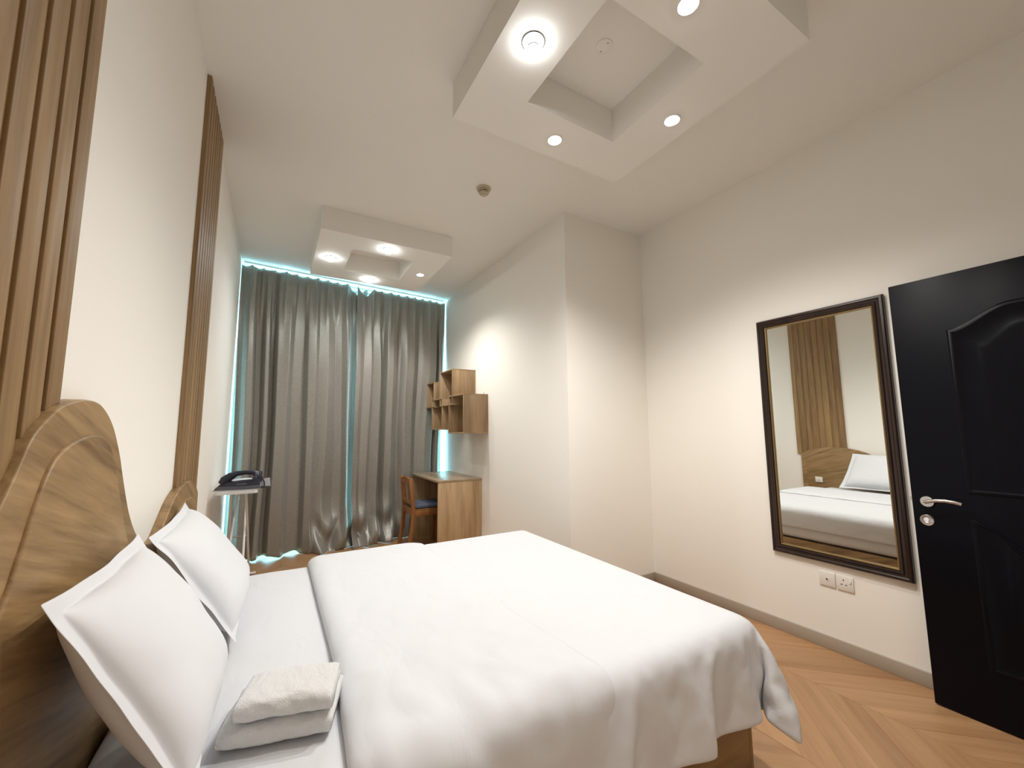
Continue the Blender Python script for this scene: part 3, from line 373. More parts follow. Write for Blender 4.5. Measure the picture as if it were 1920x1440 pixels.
53,0,0,0,0,0,1,-1,0,0,0,0,0,0,0,0,0,0,0,0,0,0,0,1,-1,0,0,0,0,0,0,0,0,1,0,-1,0,0,1,-1,0,0,0,0,0,0,0,0,0,0,0,0,0,1,-1,0,0,0,0,1,-2,
54,-1,0,0,0,0,0,0,0,0,0,0,0,0,0,0,0,0,0,1,0,-1,0,0,1,-1,1,0,-1,0,0,0,1,-1,0,0,0,0,-1,1,0,0,0,0,0,0,0,1,-1,0,1,-1,0,0,1,-1,0,0,0,0,0,
53,0,0,0,0,0,0,0,0,0,0,0,0,0,0,0,0,0,1,-1,0,0,1,-1,0,1,-1,0,1,0,0,0,-1,0,0,0,0,0,0,1,0,-1,0,0,0,0,1,-1,1,0,-1,0,0,0,0,0,0,0,0,-1,1,
53,0,0,1,0,-1,0,0,0,0,0,1,-1,0,0,0,0,0,0,0,0,1,-1,0,0,0,0,0,0,0,0,0,0,0,0,0,0,0,0,-1,1,0,0,1,0,0,-1,0,0,0,0,1,-1,0,0,0,0,0,0,0,0,
53,1,-1,0,0,0,0,0,0,0,1,-2,1,0,0,0,0,0,0,0,0,0,0,0,0,0,0,0,0,0,0,0,0,0,0,1,-1,0,1,0,-1,1,0,-1,0,0,0,0,0,0,0,0,0,0,0,1,-1,0,-1,2,-1,
53,0,1,-1,0,1,0,0,0,0,-1,0,0,0,0,0,0,0,0,0,0,0,0,0,0,0,0,0,0,0,0,0,0,0,1,-2,1,0,0,-1,1,0,0,0,0,0,0,0,1,-1,0,0,1,-1,0,0,0,0,0,-1,1,
54,-1,0,0,0,0,0,0,0,0,0,1,0,-1,0,0,0,0,0,0,0,0,0,0,0,0,1,-1,0,0,1,-1,0,1,-2,1,1,0,-1,1,-1,0,0,0,1,-1,0,0,0,1,0,0,0,0,-2,0,1,0,0,-2,1,
53,0,0,0,0,0,0,0,0,0,0,0,0,1,-1,1,-1,0,0,0,1,0,-1,0,0,0,-1,1,0,0,0,0,0,0,1,0,-1,0,0,0,0,0,0,0,-1,1,1,-1,0,0,0,0,0,0,1,-1,-1,-1,1,2,-2,
53,0,0,0,0,1,0,-1,0,0,0,0,0,0,1,-1,0,0,0,0,0,-1,2,0,0,-1,0,0,0,0,0,0,1,-1,0,0,0,0,0,0,0,0,1,-1,0,1,-1,1,-1,0,0,0,0,0,0,0,0,-1,-2,-2,0,
53,1,0,0,0,-1,0,0,0,0,0,0,0,0,0,0,1,0,0,0,-1,1,-1,0,0,1,0,-1,1,0,-1,1,-1,0,0,0,1,-1,0,0,0,1,-2,2,0,-1,0,0,0,1,0,0,-1,-1,2,-2,0,0,0,1,0,
54,-1,0,0,0,0,0,1,-1,0,0,0,0,0,0,0,0,0,0,0,0,0,0,0,0,0,0,1,-1,0,0,0,0,0,0,0,-1,1,0,0,1,-1,1,-1,0,0,0,1,0,-1,1,-1,0,1,-2,2,-1,0,0,-1,-1,
53,1,0,0,-1,1,-1,0,1,0,0,0,-1,1,0,0,0,-1,1,-1,1,-1,0,0,0,0,1,0,-1,0,0,1,0,0,-1,1,0,0,0,0,-1,0,0,1,-1,1,0,-1,0,1,-1,2,0,-2,1,-1,0,0,0,0,0,
51,-2,1,-1,1,-1,1,0,0,0,0,0,0,0,0,0,0,1,-1,1,-1,1,1,-1,-1,1,-1,0,1,0,0,-1,0,0,1,-1,0,1,-1,0,1,0,0,-1,1,-1,0,0,1,0,1,0,1,0,-1,2,0,-1,0,0,-1,
38,1,-1,2,-2,0,0,0,0,1,-1,0,1,-1,0,0,0,0,0,1,-1,0,-1,1,1,-1,0,0,0,0,0,0,0,0,0,0,0,0,0,0,-1,1,0,0,0,-1,0,1,-1,1,-1,-1,-6,21,-7,-11,-3,1,1,1,15,
18,0,0,-1,3,0,0,0,1,-3,2,2,0,-3,0,3,-2,-1,0,-1,1,0,0,1,-1,0,0,1,-1,1,-1,0,1,-1,0,0,0,1,-1,1,1,-3,0,1,-1,2,0,0,0,2,-6,10,-3,-2,-31,24,22,16,0,-8,-18,
1,0,0,0,-1,4,-4,1,-3,8,-3,-5,-1,7,-3,-3,2,1,0,5,-6,4,-3,-1,6,-5,0,4,-4,2,-2,2,-3,1,1,-1,3,-6,8,-6,-1,2,2,-4,5,-4,1,-2,0,0,19,-25,36,-33,30,-63,-4,0,28,2,38,
1,-1,5,-6,4,-7,8,-2,5,-6,0,2,-2,-4,8,-5,0,0,0,-5,7,-4,2,0,-5,6,0,-4,8,-8,3,-2,3,1,-3,4,0,0,-3,1,-1,3,-2,3,-5,12,-5,-6,0,5,-7,0,8,9,6,2,-60,-3,-5,34,-35,
0,4,-4,7,-7,4,-8,6,-8,0,9,-4,10,-4,-7,4,3,-2,-1,-1,-1,0,2,-1,0,-1,2,-3,-3,5,0,6,-5,-2,4,-3,-7,11,-6,9,-2,-9,8,-8,5,-8,0,6,11,-16,2,2,3,22,-5,3,0,-56,-12,0,27,
0,7,-7,1,2,-3,4,-5,10,-3,-9,5,-9,8,-4,6,-4,-2,1,5,-2,0,-1,2,-1,0,5,-7,5,-5,3,-9,4,6,-7,4,6,-8,4,-9,2,11,-8,5,-7,2,11,-3,-5,-1,-1,1,2,6,12,0,2,0,-57,-11,-1,
5,-9,2,1,5,-8,6,-4,1,2,-4,2,8,-10,8,-10,7,-2,2,-5,7,-6,3,-4,5,-1,-8,12,-7,7,-4,1,-2,2,3,-7,1,4,-7,4,4,-5,2,-2,2,2,-12,13,-11,18,-19,9,2,-8,18,13,-1,-1,0,-63,-8,
7,-11,0,1,4,6,-12,13,-16,1,11,-3,-10,9,-5,5,-3,6,-3,2,-8,9,-4,6,-6,-2,8,-3,0,-6,5,-2,7,-6,-5,9,-9,3,8,0,-4,-7,1,5,-2,-4,13,-13,14,-8,-4,3,-6,26,-27,31,0,-1,2,-1,-62,
-1,7,1,-5,-6,7,-3,-6,9,-3,3,-7,7,-4,4,-2,-4,0,7,1,-2,-6,4,-4,3,5,-12,3,2,4,-7,13,-13,-1,10,-10,11,-6,-7,7,-4,8,-1,-5,3,9,-5,6,-23,7,6,3,7,-16,31,-1,-2,3,-2,1,0,
-4,4,-5,4,5,-4,-1,-2,5,-3,-6,10,-9,6,-6,2,7,-4,-5,0,7,6,-10,-1,4,-8,13,-7,2,-1,1,-6,9,-3,-4,7,-2,-3,0,-8,11,-2,-5,5,8,-7,-8,-11,23,-15,21,-7,-7,16,-11,21,2,-1,1,1,0,
-2,-3,3,-2,-12,8,9,-1,-9,8,-1,-4,6,-7,5,1,-6,7,-8,-1,-4,6,5,4,-12,16,-18,7,-2,-1,11,-5,-4,5,-3,-1,-7,1,7,7,-8,4,-1,5,-8,-8,-4,24,-16,16,-17,15,-4,2,6,11,4,0,1,-1,0],
[538,-1,-1,-1,0,0,0,8,-7,-1,0,0,0,2,-1,1,1,2,1,2,2,3,8,7,5,-4,-7,-2,-3,-2,-1,0,-6,1,-1,2,4,2,2,-2,-4,-3,-3,-2,1,0,1,1,2,0,-4,-4,-2,-2,0,3,16,-24,-23,-25,-26,
56,0,1,0,-1,0,1,-9,7,1,0,0,0,-2,2,-1,0,0,1,0,-1,-2,2,1,-6,3,4,-1,-1,0,-1,-2,5,-3,4,-2,0,2,1,-1,1,0,0,0,-2,1,1,-3,0,3,-1,-1,3,-1,0,-2,-5,0,-2,3,-14,
56,1,-1,1,-1,1,-1,0,1,0,0,-1,0,0,0,0,0,-1,1,0,0,1,-9,-2,9,0,2,0,0,0,0,0,-1,1,-2,3,0,0,0,0,1,0,0,-1,0,1,-5,5,0,-5,5,0,-1,1,-1,-1,-21,14,5,-16,4,
57,-1,0,0,2,-2,-1,0,0,1,0,1,-1,0,0,0,0,0,-2,2,-2,-1,2,1,-1,-1,2,0,1,0,-1,1,1,0,-1,1,-1,0,2,-1,-2,1,1,1,-1,-3,5,-1,-1,1,-10,6,4,-1,0,-7,3,-10,0,1,-4,
57,0,0,-1,0,0,0,1,-2,1,0,0,0,0,-1,1,-1,0,0,-1,2,0,-1,-3,2,3,-1,0,1,-1,1,0,0,0,0,-2,3,0,-10,8,2,1,0,-1,0,1,-1,0,-2,1,1,-1,0,2,-2,1,-4,-2,-23,-5,20,
56,0,0,1,-2,0,1,-1,2,-3,2,0,0,0,0,0,0,0,0,-2,2,-1,0,-1,-1,3,0,0,0,1,0,0,0,0,1,-1,-2,1,0,2,0,0,-1,1,1,-1,0,0,0,-6,5,1,-3,2,-2,2,-21,-9,13,-1,-6,
56,1,-1,-1,1,1,-1,0,-1,1,-1,1,0,0,0,-1,0,0,0,0,-2,3,-1,-1,-4,5,-1,2,0,0,0,0,0,0,0,2,-1,-1,-2,3,0,0,0,0,-1,0,-1,-1,3,-1,2,-2,-7,8,-3,-6,0,-1,-9,1,-3,
56,-1,1,0,0,-1,1,0,0,0,-1,1,-1,0,0,0,1,-1,0,0,0,0,0,0,-2,0,3,0,-1,0,0,1,-1,1,0,0,1,-3,-1,0,2,1,1,0,0,0,-1,0,0,1,0,0,-2,1,0,-10,-8,0,-10,11,-25,
56,0,-1,0,0,1,-1,0,0,-1,2,-2,1,0,0,0,0,0,0,0,0,-1,1,0,-1,-1,2,0,-2,-1,4,-3,2,0,1,0,-1,-7,9,-9,8,0,0,0,0,0,1,0,-1,0,0,-1,0,0,-3,-15,2,-21,11,-25,-2,
56,-1,1,0,0,-1,1,0,-1,2,-3,1,1,0,-1,0,0,0,0,0,0,-1,1,-3,2,-7,5,2,-1,3,-1,0,-1,2,-2,-1,1,0,-2,1,-1,2,2,-1,1,0,0,-1,-4,4,0,1,0,-6,-13,-7,-15,3,-16,3,7,
55,0,0,0,1,0,-2,1,1,-1,0,-1,1,0,1,0,-1,1,-1,0,-1,1,-1,1,-2,1,-7,6,1,1,-1,0,1,-2,-1,4,-3,2,0,-1,-4,-7,13,-1,-4,1,4,-9,8,1,-1,-1,0,-10,-23,-13,6,-3,2,12,8,
48,1,0,0,0,0,1,0,-1,0,1,0,-1,1,-1,0,1,-1,0,-1,2,-2,-2,1,-1,0,3,-14,15,-4,-6,10,-2,0,1,-5,-8,13,0,-1,-8,6,-7,-4,15,-1,-12,10,-4,0,3,3,6,-44,-4,7,-4,4,20,1,1,
30,0,0,1,-1,1,0,0,1,0,1,0,0,-2,1,1,-1,0,1,-1,-2,0,2,-2,0,-1,-6,9,-8,-1,12,-8,-3,0,0,0,9,-9,-1,2,7,-1,-7,9,-9,-2,11,-3,-2,2,2,-3,-19,9,0,-4,7,-1,-17,-12,-13,
6,1,1,0,2,1,1,1,-2,1,-2,0,0,2,0,-1,0,0,-1,0,0,0,-2,1,0,1,-2,-1,-2,7,-6,-3,8,-2,0,-1,-2,-1,5,-3,-3,4,-2,-2,-1,4,-3,1,2,-1,-1,-1,5,1,5,1,-6,-2,-4,-1,0,
0,0,0,0,-1,-1,1,-1,2,-2,1,0,0,-1,0,0,0,1,0,0,0,0,1,0,-1,-1,2,-1,0,-2,0,3,-3,2,0,0,0,1,-2,2,0,-4,3,1,0,-1,0,1,-1,0,0,1,1,3,-6,-3,6,2,1,0,0,
0,0,4,-4,0,0,-1,0,4,-3,0,1,0,0,0,0,0,1,-3,2,-1,0,-1,0,1,2,-2,0,5,-6,7,-6,1,-1,0,0,0,0,-1,0,1,0,0,0,0,0,0,0,0,0,-1,1,1,-2,3,0,-9,7,0,0,0,
0,4,-8,4,4,-4,0,0,-4,4,1,-1,0,0,0,0,0,-2,8,-6,0,0,0,0,0,-3,10,-7,-4,5,-8,11,-4,1,-1,0,0,0,0,0,0,0,0,0,0,0,0,0,0,0,0,1,-1,1,-2,1,1,-8,0,4,0,
9,-13,4,1,-4,10,-7,1,0,0,-1,0,2,-4,7,-5,0,0,-6,7,0,0,-1,0,0,0,-7,7,-1,1,4,-7,3,0,0,0,0,1,0,0,0,-1,0,0,0,0,0,0,0,0,0,1,-2,1,1,0,-1,-1,-1,-3,1,
-9,9,6,-7,3,-9,7,0,0,0,0,0,-2,7,-11,6,0,6,-6,-1,0,1,1,0,-1,0,0,0,1,-2,-3,5,-2,6,-4,0,-1,0,0,0,0,1,-1,0,0,0,0,0,0,0,0,-1,1,0,1,0,0,-1,0,0,-1,
3,-3,-1,9,-11,9,-6,-1,1,0,0,0,0,0,0,-1,1,-7,8,-1,1,-1,0,0,1,-1,0,0,0,1,-1,-1,4,-9,6,0,1,-2,1,0,0,0,1,0,0,0,0,-1,4,-4,5,-5,1,-1,0,0,0,0,1,-1,0,
-2,8,-10,-3,8,-7,6,0,4,-4,0,0,0,-3,8,-4,-1,1,-1,0,0,0,0,0,0,1,-1,0,0,0,1,-1,-2,3,-1,0,0,1,-1,0,0,0,0,0,0,0,0,1,-5,4,-5,6,0,0,0,0,0,0,0,-1,0,
-1,-5,5,6,-5,1,4,-5,-4,8,-4,0,0,-1,1,-1,0,1,0,0,0,0,0,0,0,-1,2,-1,-1,1,0,0,0,0,0,0,0,0,0,0,0,0,0,0,0,0,0,0,1,-1,0,0,-2,2,0,0,0,0,-1,1,1,
0,1,0,-1,-1,1,-4,5,-1,-1,1,0,0,0,2,-2,3,-3,0,0,0,0,0,0,0,1,-1,1,0,-2,1,0,0,0,0,0,0,0,0,0,0,0,0,0,0,0,0,0,0,1,-1,1,-1,1,0,-1,1,-1,1,0,-1,
0,-1,1,1,0,-1,0,0,0,-3,10,-8,1,1,-7,7,-3,2,-1,0,5,-5,8,-8,1,0,0,0,0,0,-1,1,0,5,-6,1,0,0,0,0,-1,1,0,0,0,0,0,0,0,0,0,-1,2,-1,0,0,0,1,-1,0,1,
0,0,0,-6,8,-3,5,-4,0,-1,-7,12,-4,0,0,0,0,0,1,0,-5,8,-12,12,-4,0,0,0,0,1,-1,0,2,-8,12,-4,-2,4,-5,3,-1,-1,0,0,0,0,3,-3,0,-1,5,-4,0,0,1,0,-1,0,0,1,-1,
1,-1,7,-8,-1,9,-12,9,-4,1,0,-4,3,0,0,0,0,0,0,0,0,-3,4,-5,7,-3,0,0,0,0,0,-1,-2,4,-1,-3,5,-7,8,-6,3,0,0,-1,1,0,-4,6,-3,7,-10,4,0,0,-1,1,0,0,1,-1,0,
0,5,-13,9,-1,-6,9,-8,4,1,0,0,0,0,0,0,0,0,0,1,-2,7,-7,6,-10,5,0,0,0,0,0,1,2,-4,-3,4,-1,2,-3,3,-1,0,0,1,-2,7,-6,-3,8,-11,7,-1,0,1,0,-1,1,0,-1,0,0,
0,1,-1,-1,1,7,-10,3,1,-1,0,0,0,0,0,0,0,0,0,-2,7,-12,7,-4,6,-2,0,0,0,0,1,-2,-1,3,-2,7,-7,1,0,0,0,0,0,0,1,-6,6,0,-5,5,-1,1,-1,0,0,1,-2,1,0,0,0,
-1,-5,15,-1,-9,-7,8,6,-7,1,0,0,0,0,0,0,0,0,0,1,-5,5,0,-1,0,0,0,0,0,0,0,1,-1,0,0,-6,7,-1,0,0,0,0,0,-1,6,-7,2,0,0,0,0,-1,1,0,0,0,1,-1,0,1,0,
0,10,-19,2,17,-10,6,-12,7,-1,0,0,0,0,0,0,0,0,0,-1,1,0,0,0,0,0,0,0,-1,5,-6,3,-1,0,0,1,-2,1,0,0,3,-4,1,2,-4,5,-3,0,0,0,0,0,1,-1,0,0,0,0,1,-1,0,
17,-27,23,-4,-18,10,-7,6,0,0,0,0,0,0,0,0,0,0,0,1,-1,0,0,0,0,-1,1,0,1,-5,9,-6,1,0,0,0,0,0,0,0,-4,8,-4,1,-5,7,-4,3,-2,0,0,0,0,0,0,0,0,0,0,0,0,
-16,27,-24,4,9,0,1,0,-1,0,0,0,0,0,4,-6,2,0,0,0,0,0,0,0,0,1,-2,1,3,-2,-3,1,3,-2,0,0,0,0,0,0,5,-8,3,-2,5,-8,13,-11,7,-4,0,0,0,0,0,0,1,0,-1,0,0,
-1,-9,15,-6,1,0,0,0,0,-1,4,-3,0,1,-7,12,-6,-1,1,-1,1,0,0,0,0,0,1,0,-5,8,-6,11,-12,4,-1,0,0,0,0,3,-8,9,-4,-1,4,-3,-8,11,-8,4,1,0,-1,2,0,0,-1,0,0,0,1,
0,0,-4,4,2,-3,1,3,-3,5,-8,3,0,-1,4,-7,4,3,-4,1,0,0,0,0,0,0,0,-1,2,-3,2,-9,15,-8,2,0,0,0,-1,-2,4,-2,1,3,-8,5,5,-8,10,-5,-2,-1,2,-1,0,0,0,0,0,0,0,
0,-1,1,1,-3,9,-8,0,1,-5,6,-1,-1,1,-1,1,0,-3,10,-6,-1,0,0,0,0,0,0,0,0,-3,4,1,-8,6,-1,0,0,0,2,-1,4,-9,5,5,-6,1,-4,5,-8,5,7,-5,0,-1,1,0,0,0,0,1,-1,
9,-9,-1,1,1,-6,12,-9,2,5,-7,1,5,-4,0,0,0,2,-9,12,-5,-1,0,0,5,-5,1,0,0,0,0,-1,2,-1,0,0,4,-4,0,0,-4,8,-5,2,0,-1,0,0,1,-1,-1,2,0,-1,1,-1,0,0,1,-1,0,
-8,19,-1,-2,-3,-7,-4,6,0,-4,5,-1,3,-3,0,0,0,-1,2,-7,5,4,-3,5,-10,11,-7,1,0,0,0,0,0,0,1,0,0,-1,0,-1,0,-2,11,-17,9,0,0,0,0,0,-4,5,-2,1,-1,1,1,0,-1,0,0,
-1,-10,1,2,2,7,-1,1,-2,6,-5,1,-7,6,0,0,0,0,0,1,-1,-3,3,-5,6,-6,6,-1,0,-1,1,0,0,3,-4,5,-8,5,3,-3,0,0,-8,8,-1,0,0,0,0,1,-1,-1,1,1,-1,0,0,0,0,0,0,
0,0,0,4,-5,1,0,-1,6,-10,5,0,0,0,0,0,0,0,0,0,1,-1,0,0,0,0,0,0,0,2,-3,1,0,-2,8,-11,6,-1,-5,5,0,0,0,3,-3,0,-1,1,-1,0,1,0,0,0,0,0,-1,1,0,0,0,
0,7,-6,-5,4,0,0,3,-8,8,-4,1,0,0,0,0,0,0,0,0,0,0,5,-5,0,0,-1,0,5,-6,9,-7,0,0,-3,5,-2,0,0,0,-1,1,3,-7,4,-1,7,-8,2,4,-5,1,0,0,0,0,0,0,0,0,0,
1,-8,11,-4,5,-4,-2,-1,8,-9,4,-1,0,0,0,0,0,0,0,0,0,1,-5,5,-2,0,1,6,-11,7,-9,12,-5,0,1,-3,5,-4,1,0,3,-4,-2,3,-1,1,-5,9,-4,-4,5,-1,0,0,0,0,1,-1,0,0,0,
4,-3,-6,5,-5,4,8,-8,-4,5,0,0,-1,1,0,0,0,0,0,0,0,0,0,-1,5,-4,0,-6,7,-2,5,-10,6,0,-3,7,-8,5,0,-2,-2,9,-6,0,0,0,-1,-1,3,4,-6,4,-3,1,-1,0,-1,1,0,1,0,
-4,4,3,-3,1,-1,-6,6,0,0,0,0,5,-5,0,0,0,0,0,0,0,0,6,-6,-4,4,0,0,0,0,0,-1,3,-2,0,-3,3,0,0,1,-1,-6,9,-3,0,0,0,-1,1,-3,3,-3,3,-1,2,0,-1,-1,1,0,0,
-1,5,-7,7,-4,0,0,0,-1,0,1,2,-7,5,0,0,0,0,0,0,-1,6,-12,10,-3,0,0,0,-1,1,-3,9,-8,2,0,0,0,0,0,0,0,0,-4,4,0,0,0,0,-1,-1,9,-7,0,0,0,-1,2,0,-1,0,0,
8,-12,4,-4,4,0,0,0,0,5,-5,-2,3,-1,0,0,0,0,0,0,1,-7,7,0,-1,0,0,0,0,-1,1,-4,4,0,0,0,0,0,0,0,1,-1,0,0,0,0,0,0,0,0,-6,7,-1,0,0,0,0,0,0,-1,0,
-7,7,1,-2,7,-6,0,0,0,-5,4,0,1,0,0,0,0,1,-1,0,0,1,-1,-1,2,-1,0,1,0,4,-6,1,0,0,0,0,0,0,0,0,0,0,4,-4,0,0,0,0,0,0,0,-1,1,1,-1,1,-1,0,0,0,0,
-1,1,2,1,-9,5,0,1,3,-2,2,-3,0,0,0,3,-4,5,-5,5,-5,0,0,-2,6,-2,0,-1,0,-4,5,-1,0,0,0,0,-1,1,0,0,0,1,-4,4,-1,0,0,3,-3,0,0,0,0,0,0,0,0,0,0,0,0,
0,4,-7,5,-2,4,-3,-1,-2,1,5,-4,-1,6,-5,-3,7,-8,5,-4,5,-1,0,-1,-4,3,1,0,0,0,0,0,0,0,0,-1,1,3,-3,0,0,0,0,0,0,0,0,-3,3,1,-2,2,-1,-1,2,-1,0,0,0,0,1,
8,-13,5,-1,4,-6,3,-1,6,-1,-10,9,4,-14,8,-1,-3,2,1,2,-4,2,0,1,-1,0,-1,5,-4,0,0,0,0,-1,3,-2,0,-4,4,0,0,0,0,0,0,6,-6,0,0,-1,6,-5,0,1,-2,1,0,0,0,1,-1,
-7,9,3,-9,0,3,1,6,-12,10,-4,-2,-5,11,-5,1,0,0,-2,5,-2,-1,0,0,1,0,-1,-5,5,0,0,0,0,4,-7,8,-4,-1,-1,1,0,0,0,0,1,-7,7,0,-1,0,-4,4,-1,1,0,0,0,0,0,0,0,
0,4,-8,4,1,4,-6,-4,10,-13,8,0,1,-3,2,0,0,0,5,-12,7,0,0,0,0,0,1,0,-1,0,0,0,0,-3,4,-5,4,1,-1,-1,1,0,0,2,-2,1,3,-4,1,-1,-1,1,1,-1,0,0,0,0,0,0,0,
0,-1,0,2,-2,-3,10,-6,-2,5,-3,0,0,0,0,1,-2,1,-3,4,-1,0,0,0,0,0,0,0,-1,1,0,0,0,6,-6,0,0,0,0,0,3,-3,-1,4,-4,0,-3,9,-5,1,-1,-1,2,-2,1,0,0,0,0,0,0,
0,2,6,-8,5,-6,-4,9,-5,-2,2,1,0,-1,5,-6,9,-7,0,0,0,0,0,0,0,0,0,0,0,3,-4,1,3,-10,9,-3,1,0,1,-1,-4,4,0,0,1,-1,1,-7,5,1,1,-1,-1,1,1,-1,0,0,1,-1,0,
8,-15,-1,9,-5,5,3,-9,7,-1,4,-6,0,1,2,-1,-7,6,3,-3,0,0,0,0,0,0,1,-1,3,-6,4,-2,-3,10,-8,3,-1,0,0,1,-1,0,1,-6,6,4,-7,2,0,2,-2,3,-3,1,-2,1,0,0,-1,1,0,
-8,14,-5,-3,2,1,-7,14,-11,3,-5,5,0,2,-9,15,-8,4,-7,3,0,0,0,0,-1,1,-2,7,-8,3,0,1,3,-8,4,0,0,0,0,0,0,0,3,-4,0,-3,4,0,7,-10,2,-2,3,0,0,0,0,1,0,-2,2,
0,-5,10,-4,-1,-1,8,-15,7,0,1,0,1,-3,3,-7,5,3,-3,0,1,0,0,0,7,-7,1,-6,7,-2,0,0,-3,2,1,0,2,-2,0,-1,1,-1,-3,4,-1,0,1,1,-7,14,-7,-1,2,-2,0,0,0,0,0,1,-2,
0,1,-7,5,3,-2,-5,6,0,-1,0,0,0,1,-1,0,7,-14,12,-4,-1,-1,4,-4,-5,5,4,-3,-2,3,-1,0,0,0,0,0,-2,2,0,0,0,0,0,0,0,0,2,-3,1,-8,8,1,-3,2,1,-1,0,-1,1,0,0,
0,-1,7,-5,-3,2,0,0,0,0,5,-5,-1,1,1,-4,1,3,-5,8,-4,0,1,0,-1,1,-4,3,8,-11,3,0,0,0,0,0,0,0,0,1,-1,0,0,0,0,0,-2,10,-8,1,-1,-1,1,0,-1,1,0,0,-1,0,1,
-1,5,-10,6,0,0,0,0,0,1,-6,6,-1,-1,2,2,-7,5,-1,-5,5,7,-12,5,5,-6,2,-1,-7,12,-5,0,0,0,-1,1,-1,1,0,0,6,-6,7,-7,0,1,-1,-7,7,0,0,1,-1,0,0,0,0,0,1,-1,0,
10,-15,5,-1,4,-3,0,0,0,6,0,-6,1,5,-8,0,2,-2,7,-5,4,-11,9,-3,-5,9,-5,2,0,-3,2,1,0,0,1,3,3,-8,1,0,-6,12,-13,10,-2,-1,1,-1,0,0,0,0,0,0,0,0,0,0,0,0,0,
-10,10,4,-4,-4,4,0,0,-1,-6,2,12,-8,-1,2,0,0,1,-6,9,-8,9,-7,10,-8,-3,4,-1,0,0,1,-1,0,0,0,-4,-3,8,-1,0,3,-9,7,-4,3,0,0,0,0,0,0,0,0,0,0,0,0,0,-1,2,-1,
0,0,-4,4,0,-1,1,0,1,-1,-1,-7,13,-9,4,0,0,0,0,-3,3,-1,2,-9,8,1,-1,0,0,0,0,0,0,0,0,0,1,-1,-1,1,-2,8,-6,1,-1,0,0,0,0,0,0,-1,1,0,0,0,0,0,0,-1,1,
0,0,5,-5,5,-4,-1,0,3,-2,-1,3,-7,5,-1,0,0,0,0,0,-1,4,-2,-1,0,-1,1,0,0,0,0,0,0,0,0,0,0,0,4,-4,0,-6,7,-1,0,0,0,0,0,0,0,1,-1,0,0,-1,1,0,0,1,-2,
6,-6,2,-1,-5,4,0,1,-5,5,5,-9,4,-1,0,0,0,0,0,0,2,-8,4,7,-4,-1,-1,0,1,0,0,0,2,-1,0,-1,0,-1,-3,7,-3,0,4,-5,1,0,0,0,0,-1,1,0,-1,1,0,1,-1,0,0,-1,2,
-6,8,-9,8,-1,-1,5,-6,6,-5,-5,10,1,-6,1,0,0,0,0,0,0,0,1,-5,4,0,3,-3,0,0,0,2,-5,5,-5,4,-1,1,0,-2,1,4,-9,6,-1,0,0,-1,4,-3,-1,1,1,-1,0,0,0,0,0,0,0,
0,-2,2,-2,1,1,-5,10,-8,3,4,-7,-4,9,2,-4,0,0,0,-1,4,-4,1,0,0,4,-6,5,-4,0,0,-1,7,-8,11,-10,2,-1,8,-10,3,-3,3,0,0,0,0,1,-4,4,0,-1,-1,0,1,0,0,-1,0,1,-1,
0,0,1,-1,0,0,1,-5,4,-1,-2,7,-4,2,-8,10,-5,2,-1,1,-5,10,-6,0,-1,-3,7,-6,3,0,0,0,-4,9,-12,11,-4,1,-8,9,-2,0,0,0,0,0,0,0,0,0,0,0,2,-2,-1,1,0,1,-1,-1,1,
0,1,-1,1,-1,5,-5,0,0,1,-1,-4,5,-4,5,-5,4,3,-4,0,0,-6,5,1,1,-1,-4,4,0,0,0,0,0,-5,10,-9,5,-1,0,-1,3,-3,1,0,0,0,0,0,5,-7,5,-3,-1,1,0,-2,1,1,1,0,-1,
0,0,0,0,1,-6,5,0,0,0,0,3,-4,1,0,1,6,-13,8,-2,0,1,4,-6,1,0,4,-4,4,-4,0,-1,1,0,-5,12,-8,1,0,5,-8,11,-8,-1,1,0,0,-1,-5,10,-7,3,-1,1,0,1,-1,-1,0,1,0,
0,-1,1,0,2,-1,-2,1,0,0,-1,-3,10,-6,0,-2,-6,14,-8,2,0,0,-5,5,-1,2,-5,12,-12,5,-1,0,-1,1,4,-10,6,0,1,-7,6,0,0,4,-5,1,0,1,-1,-3,2,2,-1,0,0,-1,0,1,0,0,0,
0,0,-1,1,-3,5,-1,-1,0,0,1,-1,-2,2,2,-2,0,-4,3,3,-3,0,1,0,4,-5,1,-4,4,-1,1,0,0,1,-5,9,-6,0,0,2,1,-10,7,-2,4,-1,0,0,0,0,0,0,-1,1,-1,1,1,-1,0,0,0,
0,1,-1,-1,5,-7,2,0,0,0,2,1,-6,4,-3,2,1,-2,2,-3,3,0,0,0,-4,4,0,-3,8,-5,0,0,0,-1,2,-5,6,-2,0,0,-1,5,1,-5,0,0,0,0,0,0,0,-1,2,-1,0,0,-1,0,0,-1,1,
7,-8,1,0,-4,4,3,-3,0,3,-4,5,-4,4,-4,6,-6,0,0,0,0,0,0,0,5,-5,0,1,-6,5,0,0,0,-1,0,5,-6,2,0,0,0,-3,-1,4,0,0,0,-1,1,1,-2,1,-1,-1,0,0,0,0,1,0,-1,
-7,7,0,0,0,0,-3,3,0,-3,2,2,2,-8,5,-6,6,0,0,0,0,0,0,0,1,-1,0,-2,2,0,0,0,0,0,0,-5,6,-1,-1,0,1,0,0,0,-1,0,0,1,0,1,3,-4,1,-2,0,-1,0,1,-1,0,1,
0,0,0,3,-3,0,1,-1,0,0,1,-6,2,3,0,3,-3,0,1,0,-1,0,0,0,-5,6,0,0,-1,0,0,0,1,-1,0,0,-1,1,0,1,-2,1,-2,1,0,1,0,-1,0,-2,-2,2,1,1,-1,0,0,0,0,0,-1,
-18,0,0,-3,3,0,-1,1,0,0,-1,-1,3,1,-2,-3,3,1,-1,-1,2,-1,2,-1,-1,-1,0,0,1,1,0,-1,0,1,0,-1,0,1,0,-1,1,-1,2,-1,1,-1,-1,1,0,0,2,-1,11,3,0,1,-1,-1,1,0,0,
